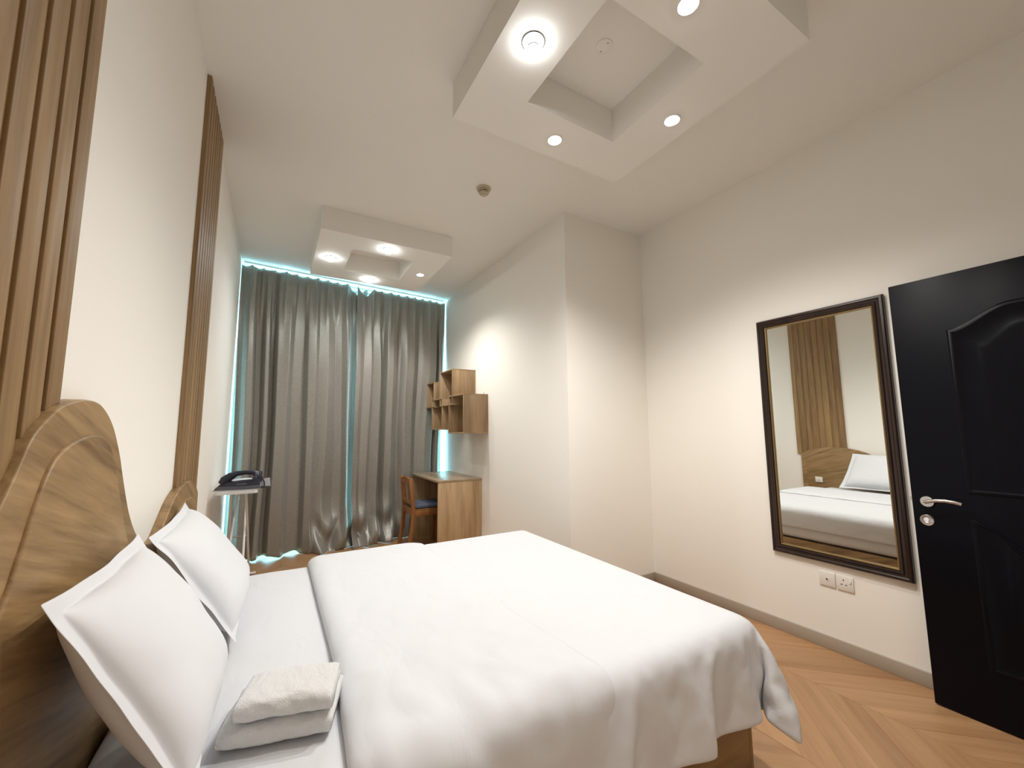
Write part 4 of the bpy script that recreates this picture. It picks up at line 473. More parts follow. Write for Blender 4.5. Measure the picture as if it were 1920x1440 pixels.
-39,1,0,1,-1,0,0,0,0,1,-1,0,-1,0,1,0,0,-1,0,2,-1,0,-2,1,1,1,1,-2,0,-1,0,1,-1,0,0,0,1,0,-1,0,0,0,0,1,-1,0,0,0,0,-1,-1,-1,-3,37,-2,6,1,0,0,0,3,
-50,-1,1,-1,1,0,0,0,0,-1,2,-1,1,-1,1,1,-1,0,0,-1,0,1,0,0,-1,0,-1,2,0,0,0,0,0,0,-1,0,0,0,0,1,-1,0,0,-1,1,0,1,-1,0,1,-3,5,-2,0,37,-3,6,6,2,5,-3,
-53,0,-1,0,0,1,0,0,0,0,-1,1,-1,0,0,-1,1,0,0,0,0,1,-1,1,0,-1,0,0,0,0,0,0,0,0,1,0,0,-1,1,-1,1,0,-1,0,0,0,0,1,0,0,3,-3,9,-11,9,26,0,-1,5,-1,12,
-54,1,0,0,0,-1,1,-1,1,0,0,0,0,0,0,0,0,0,0,0,0,-1,1,-1,0,1,0,0,0,0,0,0,0,0,0,0,0,0,0,0,-1,0,1,0,0,0,0,0,0,0,0,0,1,0,3,1,25,1,-2,7,1,
-53,0,0,0,0,0,-1,1,-1,0,1,0,0,0,0,0,0,0,0,0,0,0,0,0,0,0,0,0,0,0,0,0,0,0,0,0,0,0,0,-1,1,0,0,0,0,0,0,0,0,0,0,-1,0,6,-2,4,-2,24,2,-4,-5,
-53,0,0,0,0,0,0,0,0,0,0,0,0,0,0,0,0,0,0,0,0,0,0,0,0,0,0,0,0,0,0,0,0,0,0,0,0,0,0,1,-1,0,0,0,0,0,0,0,0,0,-1,1,0,0,4,-1,5,-3,23,2,-3,
-53,0,0,0,0,0,0,0,0,0,-1,1,0,0,0,0,0,0,0,0,0,0,0,0,0,0,0,0,0,0,0,0,-1,1,0,0,0,0,0,0,0,0,0,0,0,0,-1,1,0,0,1,-1,1,-2,2,10,-5,1,-3,21,5,
-52,-1,0,0,0,0,0,0,1,0,-1,0,0,0,0,0,0,0,0,0,0,0,0,0,0,0,0,0,0,0,0,0,1,-1,0,0,0,0,0,0,0,0,0,0,0,0,1,-1,0,0,0,0,0,4,-5,7,0,0,0,0,18,
-53,0,0,0,0,0,0,0,-1,0,1,0,-1,0,1,0,0,0,0,0,0,0,0,0,0,0,0,0,0,0,0,0,0,0,0,0,0,0,0,-1,1,0,0,0,0,0,0,-1,2,-1,0,-1,1,1,5,-1,1,0,1,-2,1,
-53,0,0,0,0,0,0,0,0,0,1,-1,1,-1,0,0,0,0,0,0,0,0,0,0,0,0,0,0,0,0,0,0,0,0,0,0,0,0,0,0,0,0,0,0,0,0,1,2,-3,1,0,-1,0,1,-1,5,0,1,0,1,-1,
-53,0,0,0,2,-2,0,0,0,0,0,0,0,1,-1,0,0,0,1,0,1,-2,0,0,0,0,0,0,0,0,0,0,0,0,0,0,0,1,-1,0,0,0,0,0,0,1,1,-3,1,0,1,-1,0,0,1,3,2,0,0,0,0]])
SIM_FOLD = (92, 25, [[410,60,60,60,60,61,60,60,61,60,61,61,60,61,60,60,61,61,60,61,60,60,61,60,60,
-1,0,0,0,1,-1,0,1,-1,1,0,-1,1,-1,0,1,-1,0,0,0,0,1,-1,1,0,
-1,0,0,0,0,0,1,-1,1,-1,0,0,0,0,1,-1,1,-1,0,0,0,0,0,0,0,
-2,1,0,1,-1,1,-1,1,-1,1,-1,0,0,0,0,0,0,0,1,-1,1,-1,1,-1,0,
0,-1,1,-1,1,-1,1,-1,0,0,1,0,-1,0,0,1,-1,1,-1,0,0,0,0,0,1,
0,0,-1,1,-1,0,0,0,1,-1,-1,1,0,1,-1,0,0,0,0,1,-1,1,-1,0,0,
-1,0,0,0,0,1,-1,1,-1,0,1,-1,1,-1,1,-1,1,-1,1,-1,1,-1,0,0,0,
-1,1,0,-1,1,-1,0,0,0,0,0,1,-1,0,0,1,-1,0,0,0,0,0,0,1,-1,
-1,-1,1,0,0,0,1,-1,0,1,-1,0,0,1,-1,0,0,1,-1,1,-1,0,1,-1,0,
-1,1,-1,1,-1,1,-1,0,1,-1,1,-1,0,0,0,0,0,0,1,-1,0,0,0,0,0,
-1,0,0,0,0,0,0,1,-1,1,-1,0,1,-1,1,-1,1,-1,-1,1,0,1,-1,0,1,
0,-1,1,-1,1,-1,0,0,0,0,1,0,-1,1,-1,1,-1,0,0,0,0,0,0,0,0,
-1,0,0,0,0,1,0,-1,1,-1,-1,1,0,0,1,-2,1,0,1,-1,1,-1,0,1,-1,
-1,1,-1,1,-1,0,0,0,0,1,0,-1,1,-1,-1,1,0,0,0,0,-1,1,0,0,0,
0,-1,0,1,0,-1,1,0,-1,0,0,0,0,0,0,0,0,0,0,0,1,-1,1,-1,1,
-1,1,0,-1,0,1,0,0,0,-1,0,1,-1,0,0,0,0,0,0,0,-1,1,0,0,0,
1,-1,1,-1,1,-1,-1,1,0,-1,1,0,-1,0,0,0,-1,1,-1,0,1,-1,0,0,-1,
1,1,-1,0,0,0,0,-1,0,1,-1,-1,0,1,-1,0,0,-1,0,0,-1,1,-1,0,0,
3,-1,0,0,-1,0,0,-1,1,-1,-1,1,1,-3,1,1,-1,-1,0,0,-1,0,0,0,-1,
3,0,-1,0,0,-1,0,0,-2,1,0,-1,0,1,-1,-2,0,0,0,0,0,-1,-1,0,0,
4,-1,0,0,-1,0,-1,0,1,-1,0,-2,0,0,0,0,0,-1,-1,0,0,-1,0,-1,1,
4,0,0,-2,0,0,0,0,-2,0,0,0,-1,0,0,-2,-1,1,0,-1,0,0,0,0,-1,
4,-1,0,0,0,-1,0,-2,2,-1,-1,0,-1,0,0,0,-1,0,-1,0,0,-1,0,-1,-1,
4,0,-1,0,-1,0,-1,1,-2,0,0,0,0,-1,-1,0,0,-1,0,0,-1,0,-1,0,0,
4,-1,0,-1,0,0,-1,0,0,-1,0,-1,0,0,-1,1,0,-1,0,-1,-1,0,0,-1,-1,
3,1,-1,1,-2,0,0,-1,-1,1,-1,0,0,-2,1,-1,0,0,-1,-1,1,-1,-1,0,-1,
5,-1,-1,-1,1,-1,-1,0,0,-1,0,0,-1,0,-1,0,0,0,-1,0,-1,0,0,-1,1,
4,-1,0,0,-1,0,0,-1,0,0,-1,0,-1,0,0,-1,0,-1,1,-1,0,-1,-1,1,-1,
3,1,-1,-1,1,-1,-1,1,-1,-1,0,-1,0,1,-1,0,-1,0,-1,0,-1,0,0,-1,0,
5,-1,-1,0,-1,-1,1,-1,0,-1,1,-1,0,-1,-1,0,0,0,-1,0,0,-1,1,-1,0,
7,-4,1,-2,-1,1,0,-1,0,0,-2,1,-1,0,0,0,-1,-1,1,0,-1,0,-1,0,-1,
1,3,-1,0,0,-1,-1,0,-1,0,0,0,0,-1,0,-1,0,0,0,-1,0,0,-1,0,0,
1,-1,1,1,0,0,-1,0,0,0,0,-2,0,0,0,0,0,0,-1,-1,0,0,0,-1,0,
2,0,0,-1,0,-1,1,0,-1,0,-1,1,0,-1,0,0,-1,-1,0,1,-1,0,-1,1,-1,
2,0,-1,1,-1,0,0,-1,1,-1,0,0,-1,1,-1,-1,1,0,-1,0,0,-1,0,-1,0,
2,-1,1,-1,0,0,-1,0,0,0,0,-1,1,-1,0,0,-1,0,0,-1,0,0,0,0,0,
2,1,-3,1,0,0,0,0,-1,0,0,1,-1,0,0,0,0,-1,-1,0,0,0,0,-1,-1,
0,0,1,0,-1,0,0,0,0,0,0,0,-1,0,0,0,0,1,0,-1,-2,0,1,-5,1,
0,-1,2,-1,0,1,-1,0,0,0,0,-1,1,0,0,0,0,-1,1,-1,2,0,-1,-1,-1,
0,0,0,0,1,-1,0,0,1,-1,0,0,0,0,-1,0,0,1,0,1,0,0,-1,7,-1,
-1,1,0,0,0,0,0,1,-2,1,0,0,-1,1,0,0,0,0,0,1,-1,0,1,0,2,
1,0,-1,-1,1,0,0,-1,1,0,0,0,1,-1,0,0,0,0,0,-1,1,0,0,0,0,
-1,1,0,1,-1,0,0,0,0,0,0,0,0,-1,1,0,0,0,0,1,-1,0,0,0,0,
1,-1,0,0,0,0,1,-1,0,0,0,-1,1,1,0,-1,0,0,0,0,0,0,0,0,0,
0,0,0,0,0,0,0,0,0,0,0,0,0,-1,0,1,0,0,0,-1,1,0,0,0,0,
0,0,0,0,0,-1,1,0,0,0,0,0,-1,1,0,0,0,0,0,0,0,0,0,0,-1,
1,-1,0,0,0,1,-2,1,0,0,0,1,-1,0,0,0,0,0,0,1,-1,0,0,0,1,
-1,1,0,0,0,0,0,0,0,0,0,0,1,-1,0,0,0,0,0,-1,1,0,0,0,-1,
0,0,0,0,0,0,1,-1,0,0,0,0,-1,1,0,0,0,0,0,0,0,0,0,0,1,
0,0,0,0,0,-1,0,1,0,0,-1,0,1,0,0,0,0,0,-1,1,0,0,0,0,0,
0,0,0,0,0,1,-1,0,0,0,1,-1,1,-1,0,0,0,0,0,0,0,0,0,0,1,
0,0,0,0,0,0,0,0,0,0,0,0,-1,1,0,0,0,0,0,0,0,0,0,0,-1,
0,1,-1,0,0,-1,1,0,0,0,0,1,-1,0,0,0,0,0,1,-1,0,0,0,0,0,
0,-1,1,0,0,0,0,0,0,0,0,0,1,-1,0,0,0,0,0,0,0,0,0,0,0,
1,-1,0,0,0,1,-1,0,0,0,0,0,-1,2,-1,0,0,0,0,0,0,0,0,0,-1,
0,0,0,0,0,0,0,0,0,0,0,0,1,-2,1,0,0,0,0,0,0,0,0,0,1,
0,0,0,0,0,0,0,0,0,0,0,0,0,0,0,0,0,0,0,0,0,0,0,0,0,
-1,1,0,0,0,0,0,0,0,0,0,0,0,1,-1,0,0,0,0,0,0,0,0,0,0,
0,0,0,0,0,0,0,0,0,0,0,0,0,0,1,-1,0,0,0,0,1,0,-1,0,0,
1,-1,0,0,0,0,1,-1,0,0,0,0,0,0,-1,1,0,0,0,1,-1,-1,2,0,0,
0,0,0,0,0,0,0,0,0,0,0,0,0,-1,1,0,0,0,0,0,-1,2,-1,-1,1,
-1,1,0,0,0,0,-1,1,0,0,0,0,0,1,-1,0,0,0,0,-1,2,-1,-1,1,0,
1,-1,0,0,0,0,0,0,0,0,0,0,0,0,1,0,-1,0,0,1,-1,-1,1,0,0,
0,0,0,0,0,0,1,-1,0,0,0,0,0,0,0,-1,1,0,0,0,0,1,-1,0,-1,
0,1,-1,0,0,0,0,0,0,0,0,0,0,0,0,1,-1,0,0,0,0,-1,2,-1,0,
0,-1,1,0,0,0,0,1,-1,0,0,0,0,0,0,-1,1,0,0,0,0,1,-1,0,0,
0,1,-1,0,0,0,0,0,1,-1,0,0,0,0,0,0,0,1,-1,0,0,0,0,0,0,
0,0,1,-1,0,0,0,0,0,1,-1,0,0,0,0,1,-1,-1,1,0,0,0,0,0,0,
0,0,0,1,-1,0,0,0,0,0,1,-1,0,0,0,0,1,-1,0,0,0,0,0,1,-1,
0,0,0,0,0,0,0,0,0,0,-1,1,0,0,0,0,0,0,0,1,-1,0,0,0,1,
0,0,0,0,1,-1,0,0,0,0,0,0,0,1,-1,0,0,1,0,-2,1,0,0,0,0,
0,0,0,0,-1,1,1,-1,0,0,1,0,-1,-1,1,0,0,0,0,1,-1,0,0,0,0,
0,0,0,0,0,0,-1,1,0,-1,1,0,1,-1,0,0,0,0,0,0,1,0,0,-1,0,
0,0,0,0,0,0,0,0,0,1,-1,-1,1,0,0,0,0,0,0,0,0,0,0,0,1,
0,0,0,0,0,0,0,0,0,0,-1,1,-1,1,1,-1,0,0,0,0,0,0,0,1,-1,
0,0,0,0,1,-1,0,0,0,0,1,0,-1,0,0,1,0,0,0,0,0,-1,0,0,0,
0,0,0,0,-1,1,0,0,0,0,0,-1,1,0,0,0,0,0,0,0,0,0,0,1,-1,
0,-1,1,0,0,0,0,0,0,-1,0,1,1,0,-1,0,0,0,0,0,0,1,-1,0,0,
0,0,-1,0,1,0,0,0,0,1,0,-1,0,0,0,0,0,0,0,0,0,0,1,-1,1,
0,1,0,-1,0,0,0,0,1,0,0,0,-1,0,0,0,0,0,0,0,0,0,0,0,0,
0,0,0,1,0,-1,0,0,-1,0,0,1,0,0,0,0,0,0,0,0,0,0,0,0,0,
0,0,0,0,0,1,0,0,-1,0,0,0,0,0,0,0,0,0,0,0,0,0,0,0,0,
1,-1,0,0,0,0,0,0,1,-1,0,1,-1,0,0,0,0,0,0,0,0,0,0,0,-1,
0,1,0,0,-1,0,0,0,0,1,0,-2,1,0,0,0,-1,1,0,0,0,0,-1,0,1,
1,-1,0,0,1,0,-1,0,0,0,0,1,-1,1,-1,0,1,-1,0,0,0,-1,1,0,0,
0,1,-1,1,-1,0,1,-1,0,0,0,0,1,-1,0,0,0,0,0,0,0,0,0,0,0,
1,-1,1,-1,1,-1,0,1,-1,1,-1,0,0,0,0,0,0,0,0,0,0,0,0,0,0,
0,1,-1,0,0,1,-1,0,1,-2,2,-1,0,0,1,-1,0,0,0,0,0,0,0,0,0,
0,0,1,-1,0,0,0,0,0,1,-2,2,-1,0,0,1,-1,0,0,0,-1,1,0,0,0,
1,-1,0,1,-1,0,1,0,-1,0,1,-1,0,0,0,0,0,0,0,0,0,0,0,0,-1,
0,1,-1,0,1,-1,0,0,0,0,0,0,0,0,0,0,1,-1,0,-1,1,0,0,-1,1,
2,-2,1,-1,0,1,-1,0,0,0,0,0,1,-1,0,0,-1,1,0,0,0,0,-1,1,-1],
[1933,8,1,-10,1,7,5,-12,7,0,-7,4,-6,4,3,-7,5,0,4,2,-6,6,-8,6,-7,
-6,7,-2,2,3,-6,-9,19,-13,2,5,-7,15,-7,-7,16,-14,3,-1,-1,4,-6,5,-4,7,
5,-7,-3,11,-6,7,-5,-8,9,-3,0,10,-18,5,5,-12,18,-13,9,-9,3,-2,8,-5,3,
5,-8,14,-12,7,-15,8,8,-11,8,7,-13,14,-5,-2,4,-15,16,-23,17,5,2,-12,3,-2,
-6,8,-8,8,-10,12,3,-11,14,-9,2,-3,-7,9,-3,2,4,-16,12,1,-5,-2,11,-4,-4,
-2,8,-1,-6,1,4,-5,5,-8,2,-11,10,1,-3,4,2,-9,11,4,-14,1,9,-10,9,-1,
2,-3,-3,6,-1,-3,7,-10,7,-6,1,3,5,-6,1,-9,18,-4,-11,10,-6,0,1,-1,5,
7,-15,10,-2,5,-5,-7,14,-14,14,-8,-1,-7,11,-3,10,-17,8,8,-8,5,-3,2,-4,2,
-1,10,-7,-7,10,-6,4,-8,4,-6,20,-12,10,-11,5,-8,6,-1,-6,7,-1,-11,11,-5,3,
4,-6,2,2,-4,2,0,-2,13,-12,-11,21,-10,2,-2,2,2,-7,12,-12,4,6,-4,-4,2,
2,-2,-5,9,-6,3,-4,7,-11,10,7,-16,7,-1,-5,1,4,3,-12,12,-7,7,-7,11,-8,
-4,5,4,-4,2,-4,7,-9,2,3,-11,12,-8,10,3,-4,-7,8,-4,-5,7,-3,1,-3,3,
0,2,-7,8,-9,11,-10,6,-7,10,8,-19,15,-15,5,-5,4,-1,5,8,-12,4,0,5,-6,
8,-7,4,-6,1,-2,3,-5,11,-15,0,16,-11,7,-11,17,-1,-13,10,-13,15,-10,5,-3,3,
-1,1,1,0,7,-13,-1,5,2,1,6,-5,-1,-7,15,-12,5,0,-1,3,-8,2,0,-1,0,
2,-1,0,1,-1,5,4,5,-14,11,-9,-5,-1,16,-8,1,-3,5,-8,3,2,4,-5,1,2,
24,-1,0,-1,1,3,-2,-8,13,-14,-1,7,10,-14,-2,4,0,3,8,0,0,-2,3,1,-1,
48,-1,-1,0,-2,0,-1,6,-6,1,7,-2,-12,5,9,-4,0,3,-6,1,1,2,1,0,2,
60,-1,-1,0,-1,-1,2,-3,1,4,-7,0,5,3,-8,4,1,-4,3,1,0,1,1,2,0,
62,0,0,-2,1,-1,0,0,0,-1,1,0,0,-1,1,0,0,0,0,-1,1,-1,1,0,2,
60,0,-1,1,-1,1,-1,0,1,-1,1,0,-1,-1,2,-1,0,0,0,0,1,0,0,0,0,
60,-1,0,0,0,0,0,0,-1,1,0,-1,1,0,-1,0,0,1,0,0,0,0,-1,2,-1,
58,1,0,-1,0,0,1,0,0,0,0,0,0,0,0,0,0,0,-1,1,-1,1,0,-1,0,
59,-1,0,1,0,-1,0,0,0,0,0,1,-1,0,0,0,1,-1,0,0,0,0,0,0,0,
57,1,0,-1,1,0,0,0,0,0,0,0,0,0,0,0,-1,1,0,0,0,-1,1,-1,1,
58,0,0,0,-1,0,0,0,1,-1,0,0,0,0,0,1,0,-1,0,0,0,1,-1,0,-1,
57,-1,1,0,0,0,0,0,0,0,0,0,1,-1,0,-1,1,1,0,-1,0,-1,1,-1,1,
56,1,-1,1,0,0,0,0,-1,1,-1,1,-1,0,1,0,-1,0,0,0,0,1,-2,1,0,
56,0,0,0,0,0,0,0,0,0,1,-1,1,0,-1,0,1,-1,0,0,0,-1,1,0,0,
56,-2,1,0,0,1,0,0,0,0,0,0,-1,1,0,0,-1,1,0,0,0,-1,1,0,-1,
53,2,0,1,-1,0,0,0,1,0,0,0,0,0,0,0,0,-1,0,0,0,1,-1,0,0,
52,2,0,0,2,-1,0,1,-1,0,0,0,1,-1,0,0,0,0,0,1,-1,0,0,0,0,
55,0,0,-1,0,1,0,0,0,0,0,0,-1,1,-1,0,1,0,0,-1,1,-1,1,0,-1,
54,0,0,1,-1,1,0,-1,1,0,0,0,0,0,0,0,-1,0,0,1,-1,1,-1,0,1,
54,0,0,0,1,0,-1,1,-1,0,0,0,1,-1,1,-1,0,1,0,-1,0,0,0,0,0,
55,-1,0,0,0,-1,1,0,1,-1,0,0,0,0,0,0,0,0,-1,1,1,-1,0,-1,0,
51,1,1,1,0,0,1,-1,0,1,-1,1,-1,0,0,0,0,-1,2,-2,0,1,0,-1,1,
51,1,2,-1,1,0,0,0,0,0,0,0,0,0,0,0,0,0,-2,2,-3,-2,-2,6,0,
54,0,0,0,0,0,-1,1,0,0,1,-1,0,0,-1,1,0,-1,0,-1,-1,-2,-1,0,-8,
53,1,-1,1,-1,1,1,-1,0,-1,0,1,0,0,0,0,-1,1,0,-2,1,1,0,-8,3,
54,-1,0,0,1,-1,0,1,0,0,0,-1,1,0,0,0,0,0,-1,1,0,0,0,-1,0,
54,0,0,0,-1,1,0,0,-1,1,0,0,-1,1,0,-1,1,-1,1,-1,0,0,0,1,0,
55,-1,0,0,0,0,0,0,0,0,0,0,0,0,0,0,0,0,-1,1,0,0,0,0,0,
53,1,-1,0,1,0,0,-1,1,0,0,0,0,-1,1,0,-1,1,0,-1,1,0,0,0,0,
54,-1,1,0,0,0,-1,1,0,1,-1,0,0,0,-1,1,0,-1,1,0,-1,0,0,0,1,
53,1,0,-1,0,1,0,0,0,-1,1,0,0,0,0,-1,1,0,0,0,0,0,0,0,-1,
54,0,0,1,-1,-1,1,0,0,0,0,0,0,0,0,0,0,0,-1,0,1,0,0,0,0,
54,0,0,-1,1,0,0,0,0,0,-1,0,1,0,0,0,-1,1,0,0,-1,0,1,0,-1,
54,0,-1,1,0,0,0,0,0,-1,1,0,0,0,0,0,0,-1,1,0,0,0,-1,0,1,
53,0,1,0,0,0,0,-1,0,1,0,0,-1,1,0,0,0,0,-1,0,0,1,0,0,0,
54,0,0,0,0,-1,0,2,-1,0,0,0,0,-1,0,0,1,0,0,0,0,-1,1,-1,0,
54,0,0,0,-1,1,0,-1,1,0,0,0,0,0,0,0,0,0,0,0,0,0,-1,1,0,
54,-1,0,0,1,0,0,0,0,0,0,0,0,0,0,0,-1,0,0,0,1,-1,1,0,0,
53,2,-1,0,0,0,0,0,0,0,0,0,0,0,0,0,0,0,0,0,-1,1,-1,0,2,
54,-1,1,0,0,0,-1,1,-1,1,0,0,-1,1,0,0,0,0,0,0,0,0,0,0,-1,
53,1,0,0,0,-1,1,-1,1,-1,0,0,1,-1,0,0,1,0,0,0,0,0,0,0,-1,
54,0,-1,0,0,1,0,0,0,0,0,0,0,0,0,0,-1,0,0,1,0,0,0,-1,0,
54,-1,1,0,0,0,0,0,0,0,0,0,1,-1,0,0,0,0,0,-1,0,0,0,1,0,
54,0,0,0,0,0,-1,1,0,0,0,0,-1,1,0,0,0,0,0,0,0,0,0,-1,0,
54,0,0,0,-1,1,1,-1,0,0,0,0,-1,1,0,0,0,-1,1,0,-1,0,0,1,1,
53,0,1,-1,1,0,-1,0,1,-1,0,0,1,-1,0,0,0,1,-1,0,2,-1,0,0,-1,
54,0,-1,1,0,-1,2,-1,-1,1,1,-1,0,0,0,0,0,0,0,0,-1,1,0,0,0,
54,0,0,0,0,0,-1,1,0,0,-1,1,0,0,0,0,0,0,0,0,0,0,0,0,-1,
54,0,0,0,0,0,0,0,0,0,0,0,-1,0,0,1,0,0,-1,0,1,-1,0,0,2,
54,0,0,-1,0,0,1,-1,1,-1,1,-1,1,0,0,-1,0,0,1,0,-1,1,0,0,-1,
53,1,-1,1,0,1,-2,1,-1,1,-1,1,0,0,0,1,-1,0,0,0,0,0,0,0,0,
55,-2,1,1,-1,-1,1,0,0,0,0,0,0,0,0,-1,1,0,0,0,0,0,0,0,-1,
53,1,0,-1,1,0,0,-1,1,0,0,0,0,0,-1,1,-1,0,0,0,0,0,0,0,1,
54,0,0,0,-1,0,0,1,-1,0,0,0,1,-1,2,-2,1,0,0,0,0,0,0,0,0,
54,-1,0,0,1,0,0,0,0,0,0,0,-1,1,-1,1,0,0,0,0,0,0,0,0,-1,
54,0,0,0,0,0,-1,1,0,0,0,0,0,0,0,0,0,0,0,0,-1,0,0,0,1,
53,1,-1,1,0,0,1,-1,0,0,0,0,0,0,0,0,0,0,-1,0,1,0,0,0,0,
54,0,1,-1,0,-1,0,0,0,0,1,-1,0,0,0,0,0,0,1,0,0,0,0,-1,0,
53,0,0,0,0,1,1,-1,0,0,-1,1,0,0,0,0,0,0,0,0,-1,0,0,1,0,
54,0,0,0,0,0,-1,1,0,0,0,0,0,0,0,0,0,0,-1,0,1,0,0,0,-1,
53,1,0,0,0,0,-1,0,1,0,-1,0,0,0,0,1,-1,0,1,0,0,0,0,0,1,
54,0,-1,0,0,0,2,-1,-1,0,1,0,0,0,0,-1,1,0,0,0,0,-1,0,0,0,
54,-1,1,0,1,-1,-1,1,0,0,0,0,0,-1,1,0,0,0,-1,1,-1,1,0,0,0,
54,0,0,0,0,0,0,0,0,0,0,-1,1,1,-1,0,0,0,1,-2,1,1,0,-1,1,
54,0,0,0,-1,1,0,-1,1,-1,0,1,-1,0,0,0,0,1,-1,1,0,-1,0,2,-1,
46,1,0,0,-1,0,0,1,-2,1,1,-1,1,-1,0,0,0,-1,1,0,0,0,0,0,-1,
33,-2,0,0,0,0,1,-1,2,0,-2,2,-1,1,0,0,-1,1,0,-1,2,-1,0,-1,1,
12,2,1,-1,2,-1,0,0,0,-2,5,-4,-2,2,-2,2,2,-2,0,3,-5,2,-1,1,0,
1,-1,-1,1,3,-4,3,-2,-1,6,-6,2,1,4,-4,0,-4,7,-3,-4,4,4,-5,-2,0,
2,-2,4,1,-5,7,-7,6,0,-6,1,3,-4,-3,12,-11,4,2,-6,10,-4,-10,12,-6,4,
3,-3,3,-8,6,-5,10,-11,0,1,9,-9,8,-3,-5,10,4,-16,11,-4,-4,4,2,3,-4,
-5,11,-9,4,4,-2,-6,9,-5,8,-17,12,-4,1,-1,-1,-8,14,-1,-8,4,9,-16,3,5,
2,-2,-3,14,-20,8,7,-4,4,-15,18,-10,8,-9,-3,9,-3,0,-7,4,9,-13,15,-3,-7,
3,-8,12,-13,8,1,-11,1,9,1,-12,16,-13,8,4,-7,1,0,0,8,-14,12,-16,8,2,
-5,11,-9,3,-1,1,1,8,-19,11,9,-14,1,9,-9,3,-1,-3,11,-15,8,0,-1,-4,12,
0,2,-4,5,-2,0,-2,-2,11,-12,-1,4,5,-12,15,-8,12,-12,-6,5,2,-6,17,-9,-8,
0,5,3,-12,12,-5,-4,-2,-4,9,-3,3,-4,2,-2,7,-16,17,-8,1,6,4,-13,3,4],
[210,1,1,0,1,0,1,1,0,1,0,1,1,0,1,1,1,1,1,1,1,0,1,1,0,
60,0,0,1,-1,1,-1,0,0,0,0,0,0,1,-1,0,0,0,0,0,0,1,-1,0,1,
60,0,0,0,0,0,0,0,1,-1,1,-1,0,0,1,0,-1,0,0,0,0,0,1,-1,0,
61,0,-1,0,0,0,1,-1,0,0,-1,1,0,0,0,-1,2,0,-1,0,0,0,0,1,-1,
60,0,0,0,1,-1,0,0,0,0,1,0,-1,0,0,1,-1,0,0,1,-1,0,0,0,1,
61,-1,1,-1,0,0,0,0,0,0,0,0,0,0,0,0,-1,1,0,-1,1,0,0,0,0,
60,0,0,1,-1,1,-1,1,-1,1,0,-1,0,0,0,0,1,-1,1,-1,1,0,0,-1,0,
60,1,-1,0,0,0,0,0,0,0,0,0,1,0,0,-1,0,0,0,1,-1,0,0,1,-1,
60,0,1,-1,1,-1,1,-1,1,-1,0,0,0,0,0,0,0,0,0,0,0,0,0,0,1,
61,-1,0,0,0,0,0,0,0,0,0,1,-1,0,0,0,0,0,0,0,0,1,0,-1,0,
60,1,-1,1,-1,1,-1,1,-1,1,-1,0,1,-1,0,1,-1,0,1,0,0,-1,0,1,0,
60,0,0,0,0,0,0,0,0,0,1,-1,0,1,-1,0,1,0,-1,0,0,0,0,0,0,
61,-1,1,-1,1,-1,0,0,1,-1,0,0,0,0,0,0,0,0,0,0,0,1,0,-1,1,
60,1,-1,1,-1,0,1,-1,0,0,0,0,0,0,0,0,0,0,0,0,0,0,0,1,-1,
62,-1,0,-1,0,1,0,0,-1,0,-1,1,0,0,0,0,0,0,0,0,1,-1,1,1,0,
63,-1,0,-1,0,-1,-1,-1,3,-2,2,0,0,-2,1,0,0,0,1,0,-1,1,0,0,1,
58,-1,-1,0,0,-1,1,3,-7,8,-1,-2,-5,7,0,-1,0,-1,-5,0,1,1,-1,0,0,
41,3,-1,-1,-1,1,0,-6,9,-3,-9,1,14,-4,-11,5,1,-5,8,-1,-2,-2,1,0,-1,
16,0,0,3,1,0,-3,8,-5,-9,19,-1,-10,-11,21,-7,-10,15,-9,-2,-2,-1,-3,-1,0,
-1,-1,2,0,0,0,2,5,-10,13,-8,-8,0,17,-11,-6,17,-19,4,1,3,-1,1,-1,-1,
0,0,0,-1,1,4,-2,-12,15,-11,5,1,-1,-7,9,-2,2,-2,0,1,-1,1,0,0,0,
0,0,0,0,4,-9,10,-4,-5,4,0,-1,2,-1,-9,21,-21,10,-1,0,0,1,0,0,-1,
0,0,0,0,-5,14,-9,-1,0,1,0,1,-1,0,0,0,-1,0,1,0,0,0,0,0,1,
0,0,0,0,1,-9,5,10,-7,-1,0,1,0,0,1,-3,1,1,0,0,0,0,0,0,0,
1,0,0,0,-2,1,-1,-6,8,0,-3,1,0,0,-1,6,-3,-1,0,0,0,-1,0,0,9,
0,4,-3,6,-6,-1,-3,10,-7,0,-5,5,5,-5,0,-9,8,1,0,0,0,5,-5,12,-21,
-1,-3,9,-14,9,-1,7,-13,6,7,-7,1,-5,5,8,-13,5,0,0,0,0,-5,12,-19,12,
0,-1,-6,14,-7,1,-7,8,-2,-1,1,0,0,0,-8,8,4,-4,0,0,0,7,-14,7,0,
0,0,10,-15,7,-2,-1,1,1,-7,6,0,0,0,0,7,-11,4,0,0,3,-10,7,0,0,
0,12,-22,9,7,-7,7,-8,1,1,0,0,0,0,3,-9,6,0,0,0,-3,3,0,0,0,
16,-28,22,-9,-10,11,-8,6,0,0,0,0,5,-5,-3,3,1,-1,0,0,0,0,0,0,0,
-15,25,-19,18,-8,-3,2,0,0,0,5,-5,-5,6,0,-1,0,0,3,-3,0,0,0,0,0,
-1,-9,10,-10,10,1,0,-1,0,0,-4,5,0,-1,0,0,0,6,-9,3,0,0,0,0,0,
1,0,-1,1,-1,0,0,1,-1,0,0,0,0,0,0,0,0,-6,6,0,0,0,0,0,0,
0,0,0,0,0,0,0,0,1,-1,-1,1,0,0,0,0,0,1,-1,0,0,0,0,0,0,
0,-1,1,0,0,0,0,0,0,0,0,-1,1,0,0,0,4,-4,1,-1,0,0,0,0,0,
16,-2,-14,0,0,0,0,0,-1,1,0,0,-1,1,0,0,-4,12,-9,1,0,1,-1,12,-12,
-17,4,12,1,0,0,0,2,-2,0,1,-1,0,-1,1,0,0,-9,21,-11,18,1,5,-34,9,
